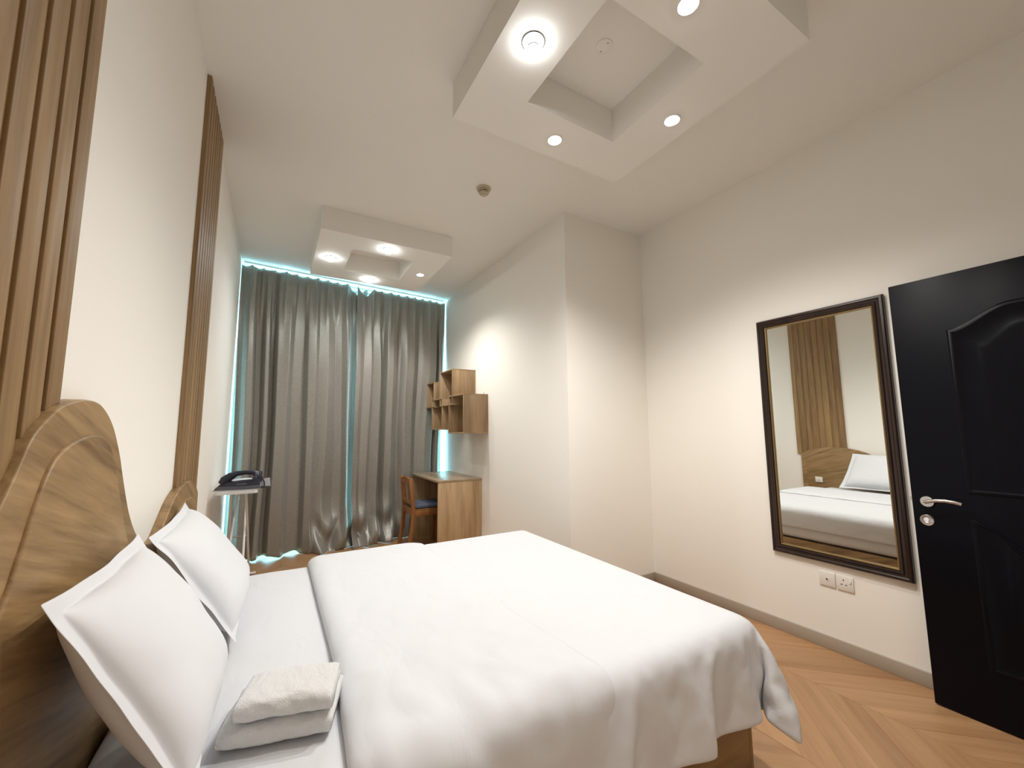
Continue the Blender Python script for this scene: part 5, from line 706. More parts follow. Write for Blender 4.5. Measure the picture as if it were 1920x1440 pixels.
0,0,5,-6,1,0,3,-7,9,-4,-1,1,-1,4,-5,1,0,0,-11,23,-30,-2,-4,48,11,
0,0,-4,5,-1,0,-4,6,-6,4,0,0,1,-5,4,3,-4,1,6,-19,12,8,-7,-27,5,
0,-1,0,0,5,-5,2,-1,0,0,0,0,0,1,0,-5,4,0,-7,11,-4,-8,7,1,-13,
0,0,1,-1,1,0,-1,0,0,0,0,0,0,0,0,1,-1,0,0,-4,4,0,0,0,0,
0,0,-1,6,-11,6,0,0,0,0,0,0,0,0,0,-1,1,0,1,-1,0,0,0,0,0,
0,0,0,-5,5,0,-1,1,0,1,-1,0,0,0,0,1,5,-6,-1,5,-3,-1,0,0,0,
0,0,0,0,0,0,1,-2,0,-1,7,-5,0,0,0,4,-11,7,0,-3,5,3,-4,-1,0,
0,0,0,0,0,-1,6,-5,0,1,-5,4,0,0,-1,0,3,-1,0,-2,4,-8,7,-1,-1,
0,0,0,0,0,0,-5,6,-1,5,-6,1,3,-5,7,-8,3,0,0,1,-6,10,-2,-4,1,
0,0,0,0,0,0,-1,0,2,-6,5,-1,-3,7,-7,3,5,-4,0,0,-1,-4,-1,11,-5,
0,0,1,4,-4,-1,0,6,-7,3,-2,0,0,-1,1,1,-6,5,0,0,1,-1,0,-5,5,
1,0,-2,0,1,0,0,-2,3,-4,2,1,1,-1,0,0,1,-1,0,0,0,0,0,0,0,
0,0,1,-3,2,1,-1,-4,4,1,0,-1,-1,1,0,0,0,0,0,0,0,0,6,-6,0,
0,0,-1,6,-6,0,1,0,-1,1,0,0,6,-7,0,1,0,-1,4,-4,5,-3,-6,6,-1,
-1,4,-1,-8,6,0,0,1,-1,-1,1,1,-7,10,-4,0,0,1,-4,5,-7,5,0,0,1,
0,-4,8,-4,1,1,-2,0,1,0,-1,0,0,1,-1,0,0,0,0,-1,7,-7,1,1,-2,
0,6,-12,5,0,-1,9,-9,2,0,0,0,1,-4,4,-2,0,0,0,0,-5,6,0,-1,10,
1,-7,6,0,0,1,-7,10,-5,0,1,0,0,1,-2,1,0,0,6,-6,0,0,-1,8,-16,
-1,10,-9,0,0,-1,5,-6,3,-1,0,0,0,4,-4,0,0,0,-6,6,0,0,0,1,-1,
6,-15,10,0,0,0,-5,4,0,0,0,4,-5,-6,11,-3,0,0,-1,0,0,0,0,-8,16,
-6,8,-2,0,0,0,3,-3,-1,1,0,-4,8,-2,-5,3,0,0,1,-1,0,0,0,-1,-7,
1,0,-1,0,0,0,-3,3,0,0,-1,0,2,-2,1,0,0,0,0,1,-1,0,0,0,0,
0,4,-5,1,5,-6,1,5,-5,0,0,1,-6,5,0,0,0,0,0,-1,1,6,-6,0,0,
-1,-6,12,-6,-4,12,-8,1,1,-1,0,0,1,-1,0,-1,0,1,0,0,0,-5,6,-1,0,
1,4,-9,5,0,-8,14,-12,4,7,-6,3,-4,1,-1,7,-6,-1,0,1,0,-1,1,0,0,
-1,-3,4,0,-1,3,-8,6,1,-5,7,-7,4,0,1,-7,9,-3,0,0,0,0,-1,1,0,
0,0,0,0,0,2,-3,9,-9,5,-7,3,0,0,1,2,-6,3,5,-5,0,0,0,0,9,
0,-1,0,1,-1,-3,12,-17,9,0,1,0,-1,-1,4,-6,3,0,-5,9,-4,0,0,1,-10,
0,0,5,-6,2,-1,-2,3,0,-4,3,0,0,4,-9,5,0,0,0,-4,4,0,0,-1,8,
0,0,-5,12,-7,1,-6,10,-5,-2,2,0,1,-4,8,-4,-1,0,0,0,1,-1,0,4,-11,
6,-5,6,-14,7,0,1,-7,6,0,0,0,0,0,-4,10,-6,0,1,0,-1,2,-2,-4,4,
-6,10,-10,7,-1,0,-1,2,-1,0,0,0,0,0,1,-8,7,0,-1,4,-3,-1,5,-3,0,
5,-10,11,-7,1,-1,5,-4,0,0,0,0,0,0,-1,5,-4,0,5,-9,4,0,-4,7,-3,
-4,5,-7,7,-1,3,-9,7,-1,0,0,0,0,0,0,-4,4,0,-5,5,-1,0,1,3,-3,
-1,1,0,0,0,-2,7,-6,1,0,0,0,0,0,0,1,-1,0,0,0,0,0,0,-6,15,
0,0,-1,1,0,0,-4,7,-3,0,0,0,0,0,0,0,0,0,0,0,0,0,0,4,-14,
1,4,-4,-1,4,-5,6,-8,3,0,1,-2,0,0,1,-1,1,0,0,0,0,0,0,-5,5,
3,-9,8,-2,-5,8,-2,-1,0,0,-1,7,-6,0,-1,1,0,0,0,0,0,0,0,0,0,
-3,6,-5,2,8,-3,-11,6,0,0,-1,-5,9,-3,0,0,0,0,0,0,0,0,0,0,0,
-1,-2,2,1,-8,1,12,-5,0,0,0,0,-3,3,1,0,0,-1,1,-1,0,0,0,0,0,
0,1,0,-1,1,-1,-4,4,0,0,1,2,-2,0,-2,1,0,1,1,-1,-1,1,0,0,-1,
-9,-1,0,0,0,1,-1,1,2,-3,0,-2,2,0,1,0,0,1,-4,2,1,0,0,1,1,
-29,1,0,0,0,0,0,-1,-2,4,0,-1,1,-1,0,-1,0,-1,2,1,-1,-1,0,0,-1,
-44,0,0,0,0,-1,2,0,0,-1,0,1,-1,2,0,-1,0,0,1,-2,2,-1,0,-1,2,
-53,0,1,0,0,0,0,0,0,0,0,0,0,-1,0,1,0,0,-1,2,-2,1,0,0,-1,
-54,0,0,0,0,0,0,-1,0,1,0,0,0,0,0,0,0,0,0,-1,1,0,0,0,0,
-53,-1,0,0,0,1,-1,1,0,-1,0,1,-1,1,0,-1,1,0,0,0,0,-1,0,0,0,
-54,1,-1,0,1,-1,0,0,0,1,0,-1,1,-1,0,1,-1,0,0,0,0,1,0,0,0,
-53,-1,0,1,-1,0,1,0,0,-1,0,0,0,0,0,1,0,-1,0,0,0,0,0,0,0,
-54,0,1,-1,1,0,-1,0,0,0,0,1,0,0,0,-1,0,1,0,0,0,0,0,-1,0,
-53,0,-1,1,-1,0,0,0,1,0,0,-1,0,0,0,0,0,0,0,0,0,0,0,0,0,
-54,0,1,-1,0,0,1,0,-1,0,0,0,1,0,0,0,0,0,0,0,0,-1,0,1,-1,
-54,1,-1,1,-1,1,-1,0,0,1,0,0,-1,0,0,0,0,0,0,0,0,1,0,-1,1,
-54,0,1,-1,1,-1,1,0,0,-1,0,0,1,0,0,0,0,0,-1,0,0,1,-1,0,0]])
# ------------------------------------------------------------------ room shell
XL, XR, XJ = -.395, 3.003, 2.075
YB, YJ, ZC = -.20, 2.66, 3.213
WIN_A, WIN_B = Vector((XL, 5.375)), Vector((XJ, 5.645))     # window wall line (slightly askew)
sl = struct
sl(box('wall_left', XL-.15, XL, YB-.12, 5.75, 0, ZC, M_WALL))
sl(box('wall_right', XR, XR+.15, YB-.12, YJ, 0, ZC, M_WALL))
bm = bmesh.new(); prism(bm, [(XJ, YJ), (XR+.15, YJ), (XR+.15, YJ+.13), (XJ+.13, YJ+.13), (XJ+.13, 5.95), (XJ, 5.95)], 0, ZC, 'z'); sl(bmobj('wall_alcove', bm, M_WALL))
sl(box('ceiling', XL-.15, XR+.15, YB-1.5, 6.1, ZC, ZC+.12, M_CEIL))
# back wall with the doorway the black door belongs to
bm = bmesh.new()
bbox(bm, XL, 1.93, YB-.12, YB, 0, ZC); bbox(bm, 2.9, XR, YB-.12, YB, 0, ZC); bbox(bm, 1.93, 2.9, YB-.12, YB, 2.13, ZC)
sl(bmobj('wall_back', bm, M_WALL))
bm = bmesh.new()
bbox(bm, 1.91, 1.95, YB-.135, YB+.012, 0, 2.15); bbox(bm, 2.88, 2.92, YB-.135, YB+.012, 0, 2.15); bbox(bm, 1.95, 2.88, YB-.135, YB+.012, 2.11, 2.15)
sl(bmobj('trim_1', bm, M_BLACK), 'black frame of the doorway')
bm = bmesh.new()  # unseen corridor walls, added to keep sky light out of the doorway
bbox(bm, 1.2, XR+.15, YB-1.5, YB-1.4, 0, ZC); bbox(bm, 1.1, 1.2, YB-1.5, YB-.12, 0, ZC); bbox(bm, XR+.15, XR+.25, YB-1.5, YB-.12, 0, ZC)
sl(bmobj('wall_corridor_sky_block', bm, M_WALL))
# floor: slab + chevron planks
floor = sl(box('floor', XL-.15, XR+.15, YB-1.5, 6.1, -.12, -.012, M_GROUT))
CW, SP, PITCHY = .60, 2.54, .19
def clip(poly, x0, x1, y0, y1):
    for ax, lim, sg in ((0, x0, 1), (0, x1, -1), (1, y0, 1), (1, y1, -1)):
        out = []
        for i in range(len(poly)):
            a, b = poly[i-1], poly[i]; da, db = sg*(a[ax]-lim), sg*(b[ax]-lim)
            if (da >= 0) != (db >= 0):
                t = da/(da-db); out.append((a[0]+(b[0]-a[0])*t, a[1]+(b[1]-a[1])*t))
            if db >= 0: out.append(b)
        poly = out
        if not poly: break
    return poly
G = .0006
shared = {}
for c in range(-5, 2):
    xa = SP + c*CW; xb = xa+CW; d = 1 if c % 2 else -1        # left of the spine the boards rise to the right
    for k in range(-4, 36):
        y = YB + .05 + k*PITCHY
        ya, yb = (y, y+CW) if d > 0 else (y+CW, y)
        par = [(xa+G, ya+G), (xb-G, yb+G), (xb-G, yb+PITCHY-G), (xa+G, ya+PITCHY-G)]
        pc = clip(par, XL, XR, YB, 5.72)
        if len(pc) < 3: continue
        area = abs(sum(pc[i-1][0]*pc[i][1]-pc[i][0]*pc[i-1][1] for i in range(len(pc))))/2
        if area < .002: continue
        full = abs(area-(CW-2*G)*(PITCHY-2*G)) < 1e-5
        cx, cy = (xa+xb)/2, (ya+yb)/2+PITCHY/2
        if full and d in shared: o = obj('floor_plank', shared[d], None, floor)
        else:
            # local frame: plank length along local y
            ang = math.atan2(yb-ya, CW)-math.pi/2; ca, sa = math.cos(-ang), math.sin(-ang)
            lp = [((px-cx)*ca-(py-cy)*sa, (px-cx)*sa+(py-cy)*ca) for px, py in pc]
            b_ = bmesh.new(); prism(b_, lp, -.010, 0, 'z')
            o = bmobj('floor_plank', b_, M_PLANK, floor)
            if full: shared[d] = o.data
        ang = math.atan2(yb-ya, CW)-math.pi/2
        o.location = (cx, cy, random.uniform(-.0006, 0)); o.rotation_euler = (0, 0, ang)
# baseboards
sl(box('baseboard_right', XR-.013, XR, YB, YJ, 0, .077, M_BASEB, bev=.002))
sl(box('baseboard_alcove', XJ, XR-.013, YJ-.013, YJ, 0, .077, M_BASEB, bev=.002))
sl(box('baseboard_alcove_side', XJ-.013, XJ, YJ, 5.6, 0, .077, M_BASEB, bev=.002))
sl(box('baseboard_left', XL, XL+.013, 3.12, 5.36, 0, .077, M_BASEB, bev=.002))

# dropped ceiling frames (square ring boxes)
def drop_box(name, x0, x1, y0, y1, hx0, hx1, hy0, hy1, label):
    z0 = 3.013; bm = bmesh.new()
    O = [(x0, y0), (x1, y0), (x1, y1), (x0, y1)]; I = [(hx0, hy0), (hx1, hy0), (hx1, hy1), (hx0, hy1)]
    vo = [bm.verts.new((*p, z0)) for p in O]; vi = [bm.verts.new((*p, z0)) for p in I]
    to = [bm.verts.new((*p, ZC-.001)) for p in O]; ti = [bm.verts.new((*p, ZC-.001)) for p in I]
    for i in range(4):
        j = (i+1) % 4
        bm.faces.new((vo[i], vo[j], vi[j], vi[i])); bm.faces.new((vo[j], vo[i], to[i], to[j])); bm.faces.new((vi[i], vi[j], ti[j], ti[i])); bm.faces.new((to[i], to[j], ti[j], ti[i]))
    bmesh.ops.recalc_face_normals(bm, faces=bm.faces[:])
    return sl(bmobj(name, bm, M_CEIL), label)
drop_box('trim_2', .752, 1.935, .728, 1.911, 1.046, 1.636, 1.029, 1.622, 'large square dropped ceiling frame over the bed')
drop_box('trim_3', .257, 1.418, 3.580, 4.722, .551, 1.132, 3.868, 4.448, 'small square dropped ceiling frame by the window')

# window wall, glazing and frame
ang_w = math.atan2(WIN_B.y-WIN_A.y, WIN_B.x-WIN_A.x); LW = (WIN_B-WIN_A).length
def wl(o):
    o.location = (WIN_A.x, WIN_A.y, 0); o.rotation_euler = (0, 0, ang_w); return o
bm = bmesh.new()
bbox(bm, -.1, .03, 0, .2, 0, ZC); bbox(bm, LW-.03, LW+.2, 0, .2, 0, ZC); bbox(bm, .03, LW-.03, 0, .2, 3.19, ZC); bbox(bm, .03, LW-.03, 0, .2, -.01, .02)
wl(sl(bmobj('wall_window', bm, M_WALL)))
M_ALU = plain('window_aluminium', (.55, .57, .58), .4, .6)
m, nt, b = newmat('tinted_glass'); nt.nodes.remove(b)
tr = nt.nodes.new('ShaderNodeBsdfTransparent'); tr.inputs[0].default_value = (.60, .91, .975, 1)
gl = nt.nodes.new('ShaderNodeBsdfGlossy'); gl.inputs['Roughness'].default_value = .02
mx = nt.nodes.new('ShaderNodeMixShader'); mx.inputs[0].default_value = .06
nt.links.new(tr.outputs[0], mx.inputs[1]); nt.links.new(gl.outputs[0], mx.inputs[2]); nt.links.new(mx.outputs[0], nt.nodes['Material Output'].inputs['Surface'])
M_GLASS = m
win = bpy.data.objects.new('window_1', None); COL.objects.link(win); wl(win); sl(win, 'full height window of tinted glass behind the curtains')
bm = bmesh.new()
xs = [.03, .03+(LW-.06)/3, .03+2*(LW-.06)/3, LW-.03]
for x in xs: bbox(bm, x-.022 if .1 < x < LW-.1 else (x if x < .1 else x-.03), x+.022 if .1 < x < LW-.1 else (x+.03 if x < .1 else x), .08, .13, .02, 3.19)
bbox(bm, .03, LW-.03, .08, .13, .02, .06); bbox(bm, .03, LW-.03, .08, .13, 3.16, 3.19); bbox(bm, .03, LW-.03, .08, .13, 1.05, 1.09)
bmobj('window_frame', bm, M_ALU, win)
for a, c in zip(xs, xs[1:]):
    for z0, z1 in ((.06, 1.05), (1.09, 3.16)):
        box('window_pane', a+.02, c-.02, .100, .106, z0, z1, M_GLASS, win)

# ------------------------------------------------------------------ wall slat panels and headboard
HB_PTS = [(.56, .985), (.68, 1.0), (.80, 1.045), (.89, 1.12), (.957, 1.207), (1.003, 1.272), (1.044, 1.332), (1.107, 1.373), (1.145, 1.39), (1.206, 1.403), (1.264, 1.409), (1.35, 1.402),
          (1.441, 1.358), (1.52, 1.282), (1.58, 1.202), (1.665, 1.099), (1.766, 1.017), (1.88, .962), (2.0, .936), (2.099, .934), (2.198, .978), (2.342, 1.043), (2.489, 1.075), (2.653, 1.088), (2.791, 1.075), (2.93, 1.04), (3.03, .985)]
HB = interp(HB_PTS, 5)
def hb_z(y):
    for a, b in zip(HB, HB[1:]):
        if a[0] <= y <= b[0]: return a[1]+(b[1]-a[1])*(y-a[0])/(b[0]-a[0])
    return HB[0][1] if y < HB[0][0] else HB[-1][1]
XS = -.375     # slat face
def slat_panel(y0, label):
    t = thing('slatted_wall_panel', label, 'wall panel', (XL, y0, 0), 0, 'slatted oak panels above the headboard')
    n, w, p = 8, .058, .0752; wid = (n-1)*p+w
    zmin = lambda ya, yb: max(hb_z(ya), hb_z(yb), hb_z((ya+yb)/2)) if yb <= 3.03 else max(hb_z(ya), .985)
    # backing board follows the headboard outline
    ys = [y0+wid*i/24 for i in range(25)]
    pts = [(y-y0, hb_z(y)+.001) for y in ys]+[(wid, ZC-.001), (0, ZC-.001)]
    b_ = bmesh.new(); prism(b_, pts, .0005, .0135); bmobj('backing_board', b_, M_WOODV, t)
    for i in range(n):
        ya = i*p; yb = ya+w
        low = [(ya+(yb-ya)*k/4, hb_z(y0+ya+(yb-ya)*k/4)+.001) for k in range(5)]
        b_ = bmesh.new(); prism(b_, low+[(yb, ZC-.0015), (ya, ZC-.0015)], .0135, XS-XL)
        ed = [e for e in b_.edges if abs(e.verts[0].co.y-e.verts[1].co.y) < 1e-5 and abs(e.verts[0].co.x-(XS-XL)) < 1e-5 and abs(e.verts[1].co.x-(XS-XL)) < 1e-5]
        bmesh.ops.bevel(b_, geom=ed, offset=.002, segments=2, profile=.5, affect='EDGES')
        autosmooth(bmobj('slat', b_, M_WOODV, t), 50)
    return t
slat_panel(1.172-.5844, 'slatted oak wall panel above the tall headboard hump nearest the viewer')
slat_panel(2.495, 'slatted oak wall panel on the window side of the bed')
hbt = thing('headboard', 'wave-topped oak headboard fixed to the wall behind the pillows', 'headboard', (XL, 1.8, 0))
def board(name, line, x0, x1, zb, bev, mat):
    pts = [(y-1.8, z) for y, z in line]
    pts = [(line[0][0]-1.8, zb)]+pts+[(line[-1][0]-1.8, zb)]
    b_ = bmesh.new(); prism(b_, pts[::-1], x0-XL, x1-XL)
    ed = [e for e in b_.edges if all(abs(v.co.x-(x1-XL)) < 1e-5 for v in e.verts)]
    bmesh.ops.bevel(b_, geom=ed, offset=bev, segments=4, profile=.5, affect='EDGES')
    return autosmooth(bmobj(name, b_, mat, hbt), 35)
board('back_board', HB, XL+.001, -.360, .02, .005, M_WOODH)
IN_PTS = [(.62, .90), (.75, .915), (.86, .955), (.94, 1.0), (.991, 1.063), (1.028, 1.134), (1.082, 1.245), (1.134, 1.297), (1.228, 1.324), (1.32, 1.330), (1.39, 1.316), (1.45, 1.27), (1.53, 1.165), (1.62, 1.05), (1.72, .955), (1.85, .89), (2.0, .862),
          (2.12, .866), (2.22, .905), (2.36, .962), (2.5, .992), (2.65, 1.003), (2.79, .992), (2.9, .955), (2.965, .90)]
board('raised_panel', interp(IN_PTS, 5), -.360, -.352, .03, .006, M_WOODH)

# ------------------------------------------------------------------ bed
BX0, BX1, BY0, BY1 = -.345, 1.68, 1.0, 2.72
bed = thing('bed_base', 'oak panelled bed base under the white duvet', 'bed', (.68, 1.86, 0))
def lb(name, x0, x1, y0, y1, z0, z1, mat, bev=.003): return box(name, x0-.68, x1-.68, y0-1.86, y1-1.86, z0, z1, mat, bed, bev)
lb('side_panel', BX0, BX1-.022, BY0+.04, BY0+.062, .0, .30, M_WOODX)
lb('side_panel', BX0, BX1-.022, BY1-.062, BY1-.04, .0, .30, M_WOODX)
lb('foot_panel', BX1-.02, BX1, BY0+.04, BY1-.04, .0, .30, M_WOODH)
lb('slatted_deck', BX0+.02, BX1-.03, BY0+.07, BY1-.07, .27, .295, M_WOODH)
# mattress under a fitted sheet: rounded slab with soft wrinkles
def rounded_slab(name, x0, x1, y0, y1, z0, z1, r, n, mat, wr):
    lx, ly, lz = (x1-x0)/2, (y1-y0)/2, (z1-z0)/2; c = Vector(((x0+x1)/2, (y0+y1)/2, (z0+z1)/2))
    bm = bmesh.new()
    bmesh.ops.create_cube(bm, size=2); bmesh.ops.subdivide_edges(bm, edges=bm.edges[:], cuts=n, use_grid_fill=True)
    for v in bm.verts:
        def warp(t):    # denser near the edges
            return math.sin(t*math.pi/2)*.55+t*.45
        p = Vector((warp(v.co.x)*lx, warp(v.co.y)*ly, warp(v.co.z)*lz))
        q = Vector((max(-lx+r, min(lx-r, p.x)), max(-ly+r, min(ly-r, p.y)), max(-lz+r, min(lz-r, p.z))))
        d = p-q
        if d.length > 1e-9: p = q+d.normalized()*r
        p += c
        if wr: p += wr(p)
        v.co = p-c
    o = bmobj(name, bm, mat, None, True); o.location = c; return o
def sheet_wr(p):
    s = sm(1.9, 1.0, p.y)*.6+.4
    a = noise.noise(Vector((p.x*5+p.y*3.5, p.y*1.2-p.x*1.5, 3.1)))*.006*s+noise.noise(Vector((p.x*14+p.y*7, p.y*3, 7.7)))*.0025*s
    return Vector((0, 0, a if p.z > .5 else a*.4))
mt = rounded_slab('mattress', BX0, BX1-.01, BY0, BY1, .302, .574, .05, 46, M_SHEET, sheet_wr)
tag(mt, 'thick mattress in a white fitted sheet on the oak base', 'mattress')

def decode(sim):
    """second differences of a draped cloth grid, in half millimetres"""
    ny, nx, ch3 = sim
    e = np.array(ch3, dtype=np.int64).reshape(3, ny, nx).transpose(1, 2, 0)
    return np.cumsum(np.cumsum(e, axis=1), axis=0)/2000.0
duv = thing('duvet', 'white duvet draped over the bed with its top edge folded back', 'duvet', (1.0, 1.86, .6))
def cloth_part(name, co, th, off):
    o = gridmesh(name, co-np.array((1.0, 1.86, .6)), M_DUVET, duv)
    s = o.modifiers.new('thick', 'SOLIDIFY'); s.thickness = th; s.offset = off
    b_ = o.modifiers.new('sub', 'SUBSURF'); b_.levels = 1; b_.render_levels = 1
    return o
co = decode(SIM_MAIN)
ft = (co[..., 0] > 1.66) & (co[..., 1] > 1.15) & (co[..., 2] < .57); co[..., 2] = np.where(ft, .57-(.57-co[..., 2])*.86, co[..., 2])
cloth_part('duvet_body', co, .014, .3)
co = decode(SIM_FOLD)
# roll the head edge under: extra columns curling down to the sheet
nrm = np.cross(np.gradient(co, axis=1), np.gradient(co, axis=0)); nrm /= np.linalg.norm(nrm, axis=2, keepdims=True)
n0 = nrm[:, 2:5].mean(1); n0 /= np.linalg.norm(n0, axis=1, keepdims=True)
p0 = co[:, 1]; cols = []
for a, d_ in ((.046, .046), (.050, .034), (.044, .019), (.028, .007)):
    cols.append(p0-n0*d_+np.array((-a+.004, 0, 0)))
co = np.concatenate([np.stack(cols, 1), co[:, 1:]], 1)
co = co+np.concatenate([nrm[:, :1]]*4+[nrm[:, 1:]], 1)*.004
for c_, dn in ((-1, .017), (-2, .012), (-3, .006), (-4, .002)): co[:, c_] -= nrm[:, c_]*dn
# crumples of the turned-back layer where it rolls over the near edge
for j in range(co.shape[0]):
    for i in range(5, co.shape[1]-3):
        x, y, z = co[j, i]; k = sm(1.55, 1.15, y)*sm(.40, .52, z)
        a = (1-abs(noise.noise(Vector((x*9+y*4, y*5-x*3+z*4, 2.3)))))**3*.016+noise.noise(Vector((x*16, y*12, z*9)))*.006
        co[j, i] += nrm[j, min(i-3, nrm.shape[1]-1)]*(a*k)
cloth_part('folded_back_edge', co, .012, 0)
# ------------------------------------------------------------------ pillows
def pillow(name, TN, TF, BN, BF, T, label, seed, back=1.0):
    """corners: top-near, top-far, bottom-near, bottom-far (with flange)"""
    TN, TF, BN, BF = map(Vector, (TN, TF, BN, BF)); ctr = (TN+TF+BN+BF)/4
    nrm = ((TF-BN).cross(TN-BF)).normalized()
    if nrm.x < 0: nrm = -nrm
    fl = .13; vals = [[], []]
    hv = [0, .12, .24, .36, .47, .57, .66, .73, .785, .825, .85, .863, .8705, .885, .92, .96, 1.0]; US = [-x for x in hv[:0:-1]]+hv; n = len(US)-1
    for side in (0, 1):
        for j in range(n+1):
            row = []
            for i in range(n+1):
                u = US[i]; v = US[j]
                # concave outline between the eared corners
                uu = u*(1-.05*(1-v*v)*abs(u)); vv = v*(1-.06*(1-u*u)*abs(v))
                a, b = (uu+1)/2, (vv+1)/2
                p = (BN*(1-a)+BF*a)*(1-b)+(TN*(1-a)+TF*a)*b
                cu = min(1, abs(u)/(1-fl)); cv = min(1, abs(v)/(1-fl))
                f = max(0, (1-cu**2.6))*max(0, (1-cv**2.6)); f = f**.42
                f *= 1-.18*v                       # heavier at the bottom
                w = noise.noise(Vector((u*2.2+seed, v*1.6, seed*3+side)))*.012+noise.noise(Vector((u*6+v*3, v*5-u*2+seed, seed)))*.004
                edge = max(cu, cv); w *= f if edge < 1 else 0
                fw = 0
                if edge >= 1:                      # limp flange ripples
                    fw = noise.noise(Vector((u*2.5+seed*2, v*2.5, 5.)))*.010
                h = (T*f+w+.0015)*(1 if side == 0 else -back)+fw*sm(1, 1.0001, edge+.0001)
                row.append(p-ctr+nrm*h)
            vals[side].append(row)
    bm = bmesh.new()
    A = [[bm.verts.new(p) for p in r] for r in vals[0]]
    B = [[(A[j][i] if i in (0, n) or j in (0, n) else bm.verts.new(vals[1][j][i])) for i in range(n+1)] for j in range(n+1)]
    for j in range(n):
        for i in range(n):
            bm.faces.new((A[j][i], A[j][i+1], A[j+1][i+1], A[j+1][i]))
            bm.faces.new((B[j][i], B[j+1][i], B[j+1][i+1], B[j][i+1]))
    bmesh.ops.recalc_face_normals(bm, faces=bm.faces[:])
    o = bmobj(name, bm, M_PILLOW, None, True); o.location = ctr
    m_ = o.modifiers.new('sub', 'SUBSURF'); m_.levels = 1; m_.render_levels = 1
    return tag(o, label, 'pillow', 'pillows leaning on the headboard')
pillow('pillow', (-.318, .985, 1.06), (-.318, 1.57, 1.055), (-.10, 1.07, .60), (-.095, 1.69, .60), .075, 'white flanged pillow leaning under the tall headboard hump nearest the viewer', 1.3, 1.05)
pillow('pillow', (-.315, 1.67, 1.02), (-.335, 2.43, 1.02), (-.075, 1.79, .60), (-.07, 2.50, .60), .085, 'white pillow on the window side of the bed with creased edge', 4.1, .9)

# ------------------------------------------------------------------ folded towels
def towel(name, cx, cy, rz, L, D, z0, z1, seed, label):
    H = z1-z0; nx, na = 46, 64; bm = bmesh.new(); rings = []
    for i in range(nx+1):
        u = i/nx*2-1; endr = 1-.12*abs(u)**8
        ring = []
        for k in range(na):
            a = 2*math.pi*k/na; c, s = math.cos(a), math.sin(a)
            e = .32
            y = math.copysign(abs(c)**e, c)*D/2; z = math.copysign(abs(s)**.62, s)*H/2*endr
            # layered far side: a shallow groove where the folds meet
            if y > D*.3: y -= .006*math.exp(-(z/(H*.12))**2)
            w = Vector((u*L*9+seed, y*16, z*30))
            dz = noise.noise(w)*.0045+noise.noise(w*3.1)*.002
            dy = noise.noise(w+Vector((9, 2, 1)))*.005+noise.noise(w*2.7)*.002
            x = u*L/2+noise.noise(Vector((y*14+seed, z*25, u*2)))*.006*abs(u)**4
            zz = max(-H/2+.001, z+dz)
            zz -= .006*abs(u)**6*(1 if zz > 0 else 0)
            ring.append(bm.verts.new((x, y+dy, zz+H/2)))
        rings.append(ring)
    for a, b in zip(rings, rings[1:]):
        for k in range(na): bm.faces.new((a[k], a[(k+1) % na], b[(k+1) % na], b[k]))
    for r in (rings[0], rings[-1]):
        c = bm.verts.new(sum((v.co for v in r), Vector())/na+Vector((0, 0, 0)))
        for k in range(na): bm.faces.new((r[k], r[(k+1) % na], c))
    bmesh.ops.recalc_face_normals(bm, faces=bm.faces[:])
    o = bmobj(name, bm, M_TOWEL, None, True); o.location = (cx, cy, z0); o.rotation_euler = (0, 0, rz)
    return tag(o, label, 'towel', 'folded towels on the bed')
towel('folded_towel', .066, 1.317, -.27, .254, .20, .581, .637, 2.2, 'larger folded white towel lying at the bottom of the stack')
towel('folded_towel', .075, 1.287, -.27, .218, .155, .640, .693, 5.9, 'smaller folded white towel lying on top of the other towel')

# ------------------------------------------------------------------ mirror on the right wall
mir = thing('wall_mirror', 'tall rectangular mirror in a dark moulded frame with gold lip', 'mirror', (XR, 1.2545, 1.305), math.radians(-.5))
MW, MH = .7175, 1.585
prof = [(0, -.004), (0, -.022), (.006, -.030), (.016, -.032), (.022, -.026), (.034, -.024), (.040, -.030), (.048, -.028), (.052, -.020), (.052, -.004)]  # (inward, x)
def mitred(name, prof, y0, z0, y1, z1, mat):
    bm = bmesh.new(); C = [(-1, -1), (1, -1), (1, 1), (-1, 1)]; rings = []
    for sy, sz in C:
        ring = []
        for inw, x in prof:
            ring.append(bm.verts.new((x, (y1 if sy > 0 else y0)-sy*inw, (z1 if sz > 0 else z0)-sz*inw)))
        rings.append(ring)
    n = len(prof)
    for q in range(4):
        a, b_ = rings[q], rings[(q+1) % 4]
        for k in range(n): bm.faces.new((a[k], a[(k+1) % n], b_[(k+1) % n], b_[k]))
    bmesh.ops.recalc_face_normals(bm, faces=bm.faces[:])
    return autosmooth(bmobj(name, bm, mat, mir), 30)
mitred('frame', prof, -MW/2, -MH/2, MW/2, MH/2, M_FRAME)
mitred('gold_lip', [(.052, -.004), (.052, -.021), (.056, -.024), (.061, -.022), (.064, -.014), (.064, -.004)], -MW/2, -MH/2, MW/2, MH/2, M_GOLD)
box('mirror_pane', -.012, -.006, -MW/2+.058, MW/2-.058, -MH/2+.058, MH/2-.058, M_MIRROR, mir)

